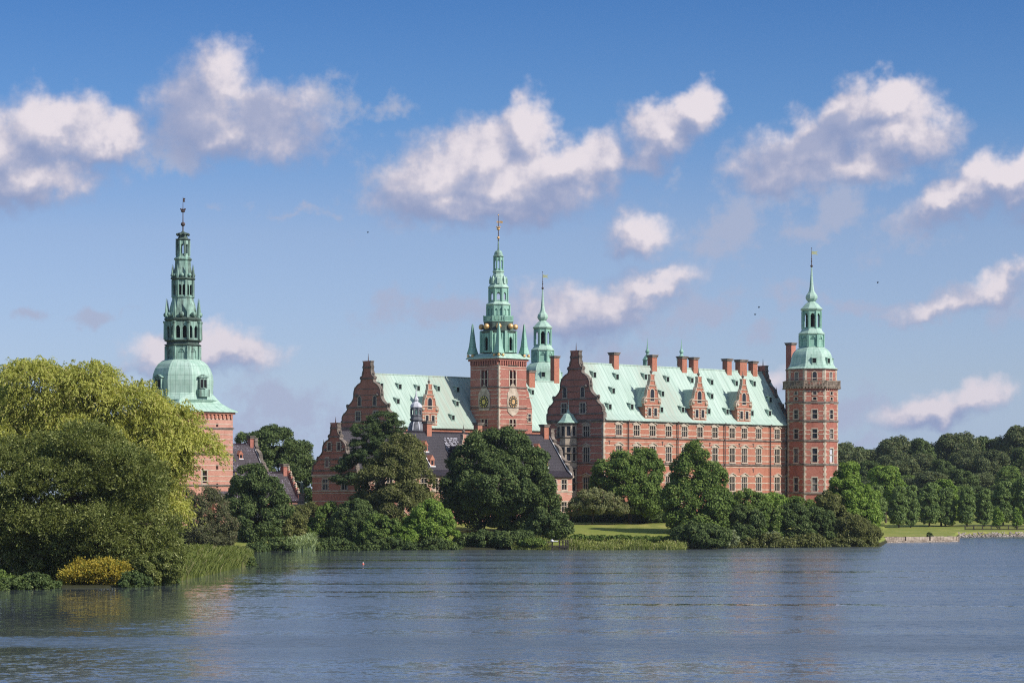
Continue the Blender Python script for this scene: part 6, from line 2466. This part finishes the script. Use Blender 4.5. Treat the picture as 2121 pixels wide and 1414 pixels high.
tree('shrub', 'drooping willow bush leaning over the water at the right tip of the island', 'bush', 534, [
    (1765, 1098, 42, 34), (1797, 1108, 28, 24), (1745, 1112, 36, 20)], L['olive'], 1.2, 0.38, 32000, 48, limbs=4, mode='hang', strands=120)
tree('broadleaf_tree', 'big rounded dark tree behind the curved gable house', 'tree', 628, [
    (565, 925, 56, 38), (520, 925, 38, 28), (608, 950, 36, 42), (580, 975, 70, 50), (625, 985, 28, 42), (645, 1000, 22, 50)], L['dark'], 2.0, 0.5, 52000, 49, trunk=(575, 1060), limbs=6)
tree('hedge', 'low hedge strip along the lower edge of the lawn', 'hedge', 509, [
    (1200, 1113, 24, 5), (1240, 1114, 30, 4), (1285, 1114, 30, 4), (1330, 1115, 30, 4), (1375, 1116, 30, 4)], L['mid'], 0.4, 0.34, 9000, 50, limbs=0, deep=0.15)

def undergrowth(name, label, px0, px1, step, r, mat, seed, leaf, n, skip=()):
    rng = np.random.default_rng(seed)
    E = []
    for px in np.arange(px0, px1, step):
        if any(a < px < b for a, b in skip):
            continue
        Y = sY(px) + rng.uniform(-0.6, 1.6)
        q = r * rng.choice([0.35, 0.6, 0.8, 1.1, 1.7], p=[0.25, 0.25, 0.25, 0.15, 0.10])
        E.append(((px + rng.uniform(-4, 4) - CX) / F * Y, Y, 0.35 * q, q * 1.3, q, q * 0.8))
    V, Fq, CV, CF = make_crown(E, rng, r * 0.5, leaf, n, 'leaf', 0.8, 0.1, 0.5, back=0.8, ctr=np.array([0, 1e6, 0]))
    V[:, 2] = np.maximum(V[:, 2], 0.02)
    tag(link(name, leaf_mesh(name, V, Fq, CV, CF, mat)), label, 'undergrowth', kind='stuff')


def sY(px):
    return float(shore_Y(px))


undergrowth('undergrowth', 'tangled bank plants along the island waterline left of the lawn', 506, 950, 6, 1.1, L['dark'], 71, 0.36, 34000, ((596, 655),))
undergrowth('undergrowth', 'tangled bank plants along the waterline right of the lawn', 1420, 1812, 6, 1.2, L['olive'], 72, 0.36, 34000)
undergrowth('undergrowth', 'shaded weeds along the shore by the near willow', -60, 350, 9, 0.7, L['dark'], 73, 0.24, 26000, ((118, 262),))

# the beech wood beyond the lake: a few grown crowns repeated as separate trees
rngF = np.random.default_rng(77)


def proto_tree(seed, mat, w, h, rp, leaf, n, shape):
    rng = np.random.default_rng(seed)
    E = []
    if shape == 'round':
        for i in range(7):
            a = rng.uniform(0, 2 * PI)
            q = rng.uniform(0.15, 0.5) * w
            E.append((math.cos(a) * q, math.sin(a) * q, h * rng.uniform(0.42, 0.78), w * rng.uniform(0.38, 0.55), w * rng.uniform(0.38, 0.55), h * rng.uniform(0.16, 0.24)))
        E.append((0, 0, h * 0.78, w * 0.5, w * 0.5, h * 0.2))
        E.append((0, 0, h * 0.45, w * 0.75, w * 0.75, h * 0.28))
    else:
        for i in range(6):
            f = (i + 0.5) / 6
            ww = w * (0.62 + 0.45 * math.sin(PI * min(1, f * 1.05 + 0.1)))
            E.append((rng.normal() * 0.2, rng.normal() * 0.2, h * (0.16 + 0.78 * f), ww * 0.8, ww * 0.8, h * 0.12))
    V, Fq, CV, CF = make_crown(E, rng, rp, leaf, n, 'leaf', 0.8, 0.15, 0.6, back=0.6)
    me = leaf_mesh('crown', V, Fq, CV, CF, mat)
    tm = trunk_mb((0, 0, 0), (0, 0, h * 0.8), h * 0.022, rng, 4, w * 0.5).mesh('trunk', M['bark'])
    return me, tm


def plant(proto, name, label, cat, group, px, Y, sc, zsc=1.0, dz=0.0):
    x = (px - CX) / F * Y
    T = empty(name, (x, Y, gz(x, Y) + dz), rngF.uniform(-0.7, 0.7), label, cat, group)
    T.scale = (sc, sc, sc * zsc)
    link('crown', proto[0], T)
    link('trunk', proto[1], T)
    return T


PF = [proto_tree(101, L['forest'], 7.0, 20.0, 1.9, 0.62, 26000, 'round'), proto_tree(102, L['forest'], 8.0, 19.0, 2.1, 0.62, 28000, 'round'),
      proto_tree(103, L['dark'], 6.5, 19.0, 1.8, 0.60, 22000, 'round'), proto_tree(104, L['mid'], 6.0, 17.0, 1.7, 0.58, 20000, 'round')]
TOP = [(1690, 925), (1735, 915), (1800, 920), (1850, 910), (1880, 902), (1925, 902), (1945, 915), (1965, 893), (2010, 900), (2060, 896), (2090, 885), (2250, 884)]
GF = 'beech trees of the wood across the lake'
rows = [(965, 1700, 2260, 46, 0, (0, 1, 2)), (905, 1690, 2240, 50, 34, (1, 0, 2)), (850, 1712, 2240, 52, 74, (0, 2, 1, 3)), (800, 1760, 2230, 48, 104, (2, 0, 3))]
for Y, a, b, stp, drop, kinds in rows:
    x = a
    i = 0
    while x < b:
        px = x + rngF.uniform(-10, 10)
        Yj = Y + rngF.uniform(-12, 12)
        top = np.interp(px, [p for p, q in TOP], [q for p, q in TOP]) + drop + rngF.uniform(0, 12)
        zt = CH + (HY - top) / F * Yj
        X0 = (px - CX) / F * Yj
        kd = kinds[i % len(kinds)]
        h0 = (20.0, 19.0, 19.0, 17.0)[kd]
        H = max(8.0, zt - gz(X0, Yj))
        sc = rngF.uniform(0.85, 1.1)
        plant(PF[kd], 'beech_tree', 'dark crown in the dense beech wood rising beyond the lake on the right', 'tree', GF, px, Yj, sc, H / (h0 * sc) * 1.0)
        x += stp * rngF.uniform(0.8, 1.2)
        i += 1

PL = [proto_tree(111, L['lime'], 2.5, 9.6, 0.75, 0.42, 11000, 'col'), proto_tree(112, L['lime'], 2.6, 9.6, 0.75, 0.42, 11000, 'col')]
GL = 'clipped lime trees in a row beyond the lake'
for i, (px, top, Y, w) in enumerate([(1815, 1008, 715, 1.1), (1862, 1010, 720, 1.0), (1886, 1008, 722, 0.95), (1925, 1003, 728, 1.15), (1958, 1012, 730, 1.1), (2003, 1012, 728, 0.92), (2038, 1016, 732, 0.95), (2078, 1000, 738, 1.15), (2124, 990, 738, 1.35)]):
    H = CH + (HY - top) / F * Y - gz((px - CX) / F * Y, Y)
    plant(PL[i % 2], 'lime_tree', 'clipped column-shaped lime tree in the row on the far grassy bank', 'tree', GL, px, Y, w, H / (9.6 * w))
tree('broadleaf_tree', 'bright green rounded tree above the row of clipped limes', 'tree', 765, [
    (1832, 985, 30, 22), (1845, 1015, 34, 34), (1815, 1010, 24, 30)], L['bright'], 1.5, 0.5, 20000, 61, limbs=4)
tree('broadleaf_tree', 'light green bushy tree filling the gap in the middle of the lime row', 'tree', 735, [
    (1950, 1018, 30, 24), (1960, 1050, 32, 36), (1930, 1040, 26, 34)], L['bright'], 1.3, 0.48, 20000, 62, limbs=4)
PY = proto_tree(121, L['bright'], 1.3, 5.2, 0.45, 0.34, 2600, 'col')
for px, lab in ((2066, 'young light green tree just planted by the far dark fence'), (2106, 'young slim tree at the right edge beyond the dark fence')):
    plant(PY, 'young_tree', lab, 'tree', 'young trees behind the fence', px, 706, 1.0, 1.0)
tree('shrub', 'small dark bush growing out of the stone quay wall', 'bush', 597, [(1926, 1110, 7, 8)], L['dark'], 0.35, 0.3, 1500, 63, limbs=1)


# ------------------------------------------------------------------ reeds and bank plants
def reeds(name, region, n, hgt, mat, seed, lean=0.35, wid=0.05):
    """region: list of (column, near distance, far distance)"""
    rng = np.random.default_rng(seed)
    cols = np.array([r[0] for r in region], float)
    px = rng.uniform(cols.min(), cols.max(), n)
    y0 = np.interp(px, cols, [r[1] for r in region])
    y1 = np.interp(px, cols, [r[2] for r in region])
    Y = y0 + (y1 - y0) * rng.random(n) ** 1.2
    X = (px - CX) / F * Y
    Z = np.maximum(ground_z(X, Y), -0.3)
    clump = 0.75 + 0.35 * np.sin(X * 0.9 + np.sin(Y * 0.5) * 2) * np.sin(Y * 0.7 + X * 0.3)
    hs = np.interp(px, cols, [r[3] if len(r) > 3 else 1.0 for r in region])
    h = hgt * rng.uniform(0.55, 1.12, n) * clump * hs
    a = rng.uniform(0, 2 * PI, n)
    dx, dy = np.cos(a) * lean * h, np.sin(a) * lean * h
    w = wid * rng.uniform(0.7, 1.4, n)
    b = rng.uniform(0, PI, n)
    wx, wy = np.cos(b) * w, np.sin(b) * w * 0.4
    P = []
    for f, q, ww in ((0, 0, 1.0), (0.55, 0.25, 0.9), (0.92, 0.75, 0.5)):
        P.append(np.stack([X + dx * q - wx * ww, Y + dy * q - wy * ww, Z + h * f], 1))
        P.append(np.stack([X + dx * q + wx * ww, Y + dy * q + wy * ww, Z + h * f], 1))
    tip = h * rng.uniform(0.7, 1.0, n)
    P.append(np.stack([X + dx * 1.25, Y + dy * 1.25, Z + tip], 1))
    P.append(np.stack([X + dx * 1.25 + 0.01, Y + dy * 1.25, Z + tip], 1))
    V = np.stack(P, 1).reshape(-1, 3)
    base = (np.arange(n) * 8)[:, None]
    Fq = np.concatenate([base + np.array([[0, 1, 3, 2]]), base + np.array([[2, 3, 5, 4]]), base + np.array([[4, 5, 7, 6]])])
    return tag(link(name, fast_mesh(name, V, Fq, mat)), kind='stuff')


r6 = reeds('grass', [(300, 300, 440, 1.0), (420, 330, 450, 1.0), (524, 376, 460, 0.7)], 26000, 1.0, L['reed'], 15, 0.6, 0.09)
tag(r6, 'shaggy long grass on the left bank behind the reeds', 'grass')
r1 = reeds('reeds', [(330, sY(330) + 3, 330, 1.1), (380, sY(380) - 2, 390, 1.1), (430, sY(430) - 2, 395, 1.1), (470, sY(470) - 2, 395, 1.05), (500, sY(500) - 2, 392, 0.85), (523, sY(521) - 2, 382, 0.5)], 30000, 2.15, L['reed'], 5, 0.5, 0.07)
tag(r1, 'tall green reeds on the near spit below the willow', 'reeds')
r2 = reeds('reeds', [(1172, 495, 503), (1420, 496, 504)], 9000, 1.6, L['reed_bright'], 6, 0.35, 0.09)
tag(r2, 'yellow-green reeds fringing the lawn shore', 'reeds')
r3 = reeds('reeds', [(600, 487, 494), (652, 487, 494)], 2600, 2.2, L['reed_pale'], 7, 0.35, 0.09)
tag(r3, 'pale reeds below the statue shrubs', 'reeds')
r4 = reeds('reeds', [(1060, 498, 508), (1140, 498, 508)], 3000, 1.2, L['reed'], 8, 0.5, 0.10)
tag(r4, 'low weeds on the bank left of the jetty', 'weeds')



# ------------------------------------------------------------------ statue, parapet, jetty, quay wall, fence, buoy, birds
def skinned(name, joints, edges, radii, mat, parent, loc, rz=0.0, sub=2):
    me = bpy.data.meshes.new(name)
    me.from_pydata(joints, edges, [])
    o = bpy.data.objects.new(name + '_tmp', me)
    COL.objects.link(o)
    mod = o.modifiers.new('Skin', 'SKIN')
    mod.use_smooth_shade = True
    for i, v in enumerate(me.skin_vertices[0].data):
        v.radius = (radii[i], radii[i])
        v.use_root = (i == 0)
    ss = o.modifiers.new('Subsurf', 'SUBSURF')
    ss.levels = ss.render_levels = sub
    dg = bpy.context.evaluated_depsgraph_get()
    me2 = bpy.data.meshes.new_from_object(o.evaluated_get(dg))
    bpy.data.objects.remove(o)
    me2.name = name
    me2.materials.clear()
    me2.materials.append(mat)
    r = link(name, me2, parent, loc)
    r.rotation_euler = (0, 0, rz)
    return r


def statue():
    Y = 548.0
    s = Y / F
    x = (624.5 - CX) * s
    z0 = 2.0
    T = empty('statue', (x, Y, z0), 0, 'green bronze standing figure with outstretched arm on a stone pedestal beside the shaded gable', 'statue', org=(x, Y, z0))
    zt = CH + (HY - 1021) * s
    b = MB()
    b.box(x - 0.75, x + 0.75, Y - 0.75, Y + 0.75, z0, zt - 1.9)
    b.box(x - 0.55, x + 0.55, Y - 0.55, Y + 0.55, zt - 1.9, zt - 0.25)
    b.box(x - 0.75, x + 0.75, Y - 0.75, Y + 0.75, zt - 0.25, zt)
    part(b, 'pedestal', M['ledge'], T)
    J = [(0, 0, 1.42), (0.02, 0, 1.75), (0.03, -0.02, 2.05), (0.0, -0.03, 2.28), (-0.02, -0.05, 2.48),
         (0.14, 0, 1.30), (0.18, -0.05, 0.75), (0.20, 0.0, 0.12), (0.24, -0.14, 0.06),
         (-0.14, 0, 1.30), (-0.24, 0.05, 0.78), (-0.20, 0.16, 0.14), (-0.25, 0.02, 0.06),
         (-0.28, 0, 2.08), (-0.62, -0.05, 2.26), (-1.05, -0.08, 2.38),
         (0.30, 0, 2.05), (0.45, 0.02, 1.70), (0.32, -0.18, 1.42)]
    Ed = [(0, 1), (1, 2), (2, 3), (3, 4), (0, 5), (5, 6), (6, 7), (7, 8), (0, 9), (9, 10), (10, 11), (11, 12), (2, 13), (13, 14), (14, 15), (2, 16), (16, 17), (17, 18)]
    R = [0.20, 0.20, 0.22, 0.10, 0.15, 0.15, 0.11, 0.07, 0.06, 0.15, 0.11, 0.07, 0.06, 0.11, 0.085, 0.05, 0.11, 0.085, 0.055]
    skinned('figure', J, Ed, R, M['bronze'], T, (0, 0, zt - z0))
    b = MB()
    b.tube([(x + 0.36, Y - 0.2, zt + 0.1), (x + 0.30, Y - 0.15, zt + 1.5)], [0.10, 0.03], 5)
    part(b, 'drapery', M['bronze'], T)


statue()


def parapet():
    Y = 546.0
    s = Y / F
    x0, x1 = (574 - CX) * s, (668 - CX) * s
    T = empty('parapet_wall', (x0, Y, 1.5), 0, 'pale stone parapet wall under the statue pedestal', 'wall', org=(x0, Y, 1.5))
    b = MB()
    zt = CH + (HY - 1043) * s
    b.box(x0, x1, Y - 0.9, Y - 0.5, 1.5, zt - 0.25)
    part(b, 'wall', M['quay'], T)
    b = MB()
    b.box(x0 - 0.1, x1 + 0.1, Y - 1.02, Y - 0.38, zt - 0.25, zt)
    part(b, 'coping', M['stone'], T)


parapet()


def jetty():
    Y = 494.5
    s = Y / F

    def X(px):
        return (px - CX) * s

    def Z(py):
        return CH + (HY - py) * s
    x0 = X(1140)
    T = empty('jetty', (x0, Y, 0), 0, 'small dark wooden jetty with posts and bench at the lawn shore', 'jetty', org=(x0, Y, 0))
    d = MB()
    d.box(X(1136), X(1178), Y - 0.8, Y + 3.0, Z(1130) - 0.12, Z(1130))
    d.box(X(1133), X(1160), Y - 0.9, Y + 2.0, Z(1121) - 0.1, Z(1121))
    part(d, 'deck', M['wood'], T)
    for px, top in ((1159, 1116.5), (1176.5, 1117.5), (1144, 1121), (1166, 1118), (1172, 1119)):
        for dy in (0, 2.4):
            b = MB()
            b.box(X(px) - 0.11, X(px) + 0.11, Y - 0.7 + dy, Y - 0.48 + dy, -1.5, Z(top))
            part(b, 'post', M['wood'], T)
    for py in (1118.5, 1123, 1133):
        b = MB()
        b.box(X(1159), X(1177), Y - 0.75, Y - 0.66, Z(py) - 0.07, Z(py) + 0.07)
        part(b, 'rail', M['wood'], T)
    b = MB()
    b.box(X(1141), X(1156), Y + 0.6, Y + 1.0, Z(1121), Z(1119.3))
    b.sphere((X(1143.5), Y + 0.3, Z(1119.6)), 0.28, 8, 6)
    part(b, 'bench', M['white'], T)


jetty()


def quay():
    pts = [(px, F * CH / (py - HY)) for px, py in ((1826, 1123), (1870, 1122.4), (1920, 1121.8), (1981, 1121))]
    P = [((px - CX) / F * Y, Y - 0.6) for px, Y in pts]
    T = empty('quay_wall', (P[0][0], P[0][1], 0), 0, 'low granite block quay wall on the far right shore', 'wall', org=(P[0][0], P[0][1], 0))
    rng = random.Random(4)
    b = MB()
    for (ax, ay), (bx, by) in zip(P[:-1], P[1:]):
        n = 9
        for i in range(n):
            for j in range(2):
                f0, f1 = (i + 0.03 + 0.5 * (j % 2)) / n, (i + 0.97 + 0.5 * (j % 2)) / n
                f1 = min(f1, 1.0)
                if f1 - f0 < 0.01:
                    continue
                c = ((ax + (bx - ax) * (f0 + f1) / 2), (ay + (by - ay) * (f0 + f1) / 2) + rng.uniform(-0.07, 0.07))
                b.obox(c, math.atan2(by - ay, bx - ax), math.hypot(bx - ax, by - ay) * (f1 - f0) / 2, 0.45, -0.6 + 0.9 * j, 0.28 + 0.86 * j + rng.uniform(-0.06, 0.08))
    part(b, 'block_course', M['quay'], T)
    b = MB()
    ex, ey = P[-1]
    b.obox((ex, ey + 6), PI / 2, 6.5, 0.5, -0.6, 1.05)
    part(b, 'return_wall', M['quay'], T)


quay()


def boulders():
    rng = random.Random(9)
    b = MB()
    for i in range(620):
        px = rng.uniform(1984, 2175)
        Y = float(shore_Y(px)) + rng.uniform(-0.8, 2.2)
        x = (px - CX) / F * Y
        r = rng.uniform(0.16, 0.36)
        z = max(0.0, Y - float(shore_Y(px))) * 0.35 + rng.uniform(-0.1, 0.3)
        b.sphere((x, Y, z), r, 6, 4, rng.uniform(0.6, 0.9))
    o = link('boulders', b.mesh('boulders', M['rock']))
    tag(o, 'piled boulders along the far right waterline', 'boulders', kind='stuff')


boulders()


def fence():
    Y = 702.0
    s = Y / F

    def X(px):
        return (px - CX) * s
    T = empty('fence', (X(1998), Y, 1.5), 0, 'dark park fence with posts on the far right bank', 'fence', org=(X(1998), Y, 1.5))
    z0 = gz(X(2050), Y)
    zt = CH + (HY - 1089) * s
    pxs = list(range(1999, 2200, 18))
    for px in pxs:
        b = MB()
        b.box(X(px) - 0.13, X(px) + 0.13, Y - 0.13, Y + 0.13, z0 - 0.3, zt + 0.12)
        part(b, 'post', M['wood'], T)
    for z in (zt - 0.05, zt - 0.75, z0 + 0.15):
        b = MB()
        b.box(X(1999), X(2197), Y - 0.06, Y + 0.06, z - 0.06, z + 0.06)
        part(b, 'rail', M['wood'], T)
    b = MB()
    x = X(1999)
    while x < X(2197):
        b.box(x, x + 0.05, Y - 0.03, Y + 0.03, z0 + 0.1, zt)
        x += 0.22
    part(b, 'bars', M['wood'], T)


fence()


def buoy():
    Y = F * CH / (1168.5 - HY)
    x = (752 - CX) / F * Y
    T = empty('buoy', (x, Y, 0), 0, 'small red and white buoy floating in the open lake', 'buoy', org=(x, Y, 0))
    b = MB()
    b.sphere((x, Y, 0.05), 0.17, 12, 8)
    part(b, 'float', M['red'], T, True)
    b = MB()
    b.lathe([(0.09, 0.19), (0.07, 0.27), (0.02, 0.32)], 10, 0, x, Y)
    part(b, 'top', M['white'], T, True)


buoy()


def bird(px, py, Y, sp, label):
    x, z = (px - CX) / F * Y, CH + (HY - py) / F * Y
    T = empty('bird', (x, Y, z), 0.4, label, 'bird', org=(x, Y, z))
    b = MB()
    b.tube([(x, Y - 0.22, z), (x, Y - 0.1, z), (x, Y + 0.1, z), (x, Y + 0.28, z - 0.02)], [0.01, 0.045, 0.04, 0.01], 6)
    part(b, 'body', M['dark'], T)
    for s in (-1, 1):
        b = MB()
        b.add([(x, Y - 0.1, z + 0.03), (x + s * sp * 0.5, Y - 0.14, z + 0.2), (x + s * sp, Y + 0.06, z + 0.06), (x + s * sp * 0.5, Y + 0.06, z + 0.17), (x, Y + 0.12, z + 0.03)], [(0, 1, 3, 4), (1, 2, 3)])
        part(b, 'wing', M['dark'], T)


bird(762, 482, 420, 0.2, 'dark bird flying high left of the clock tower spire')
bird(1572, 637, 420, 0.2, 'dark bird flying left of the right tower spire, upper of two')
bird(1564, 652, 430, 0.2, 'dark bird flying left of the right tower spire, lower of two')
bird(1818, 586, 420, 0.2, 'dark bird flying right of the right tower spire')


# ------------------------------------------------------------------ thin summer haze over the lake
def haze():
    b = MB()
    b.box(-1450, 1450, -50, 1380, -3.6, 96.0)
    m = bpy.data.materials.new('haze')
    m.use_nodes = True
    n = NT(m.node_tree)
    n.n.clear()
    out = n.new('ShaderNodeOutputMaterial')
    v = n.new('ShaderNodeVolumePrincipled')
    v.inputs['Color'].default_value = (0.80, 0.87, 1.0, 1)
    v.inputs['Density'].default_value = 0.00004
    v.inputs['Anisotropy'].default_value = 0.2
    n.l.new(v.outputs[0], out.inputs['Volume'])
    tag(link('haze', b.mesh('haze', m)), kind='stuff')


haze()
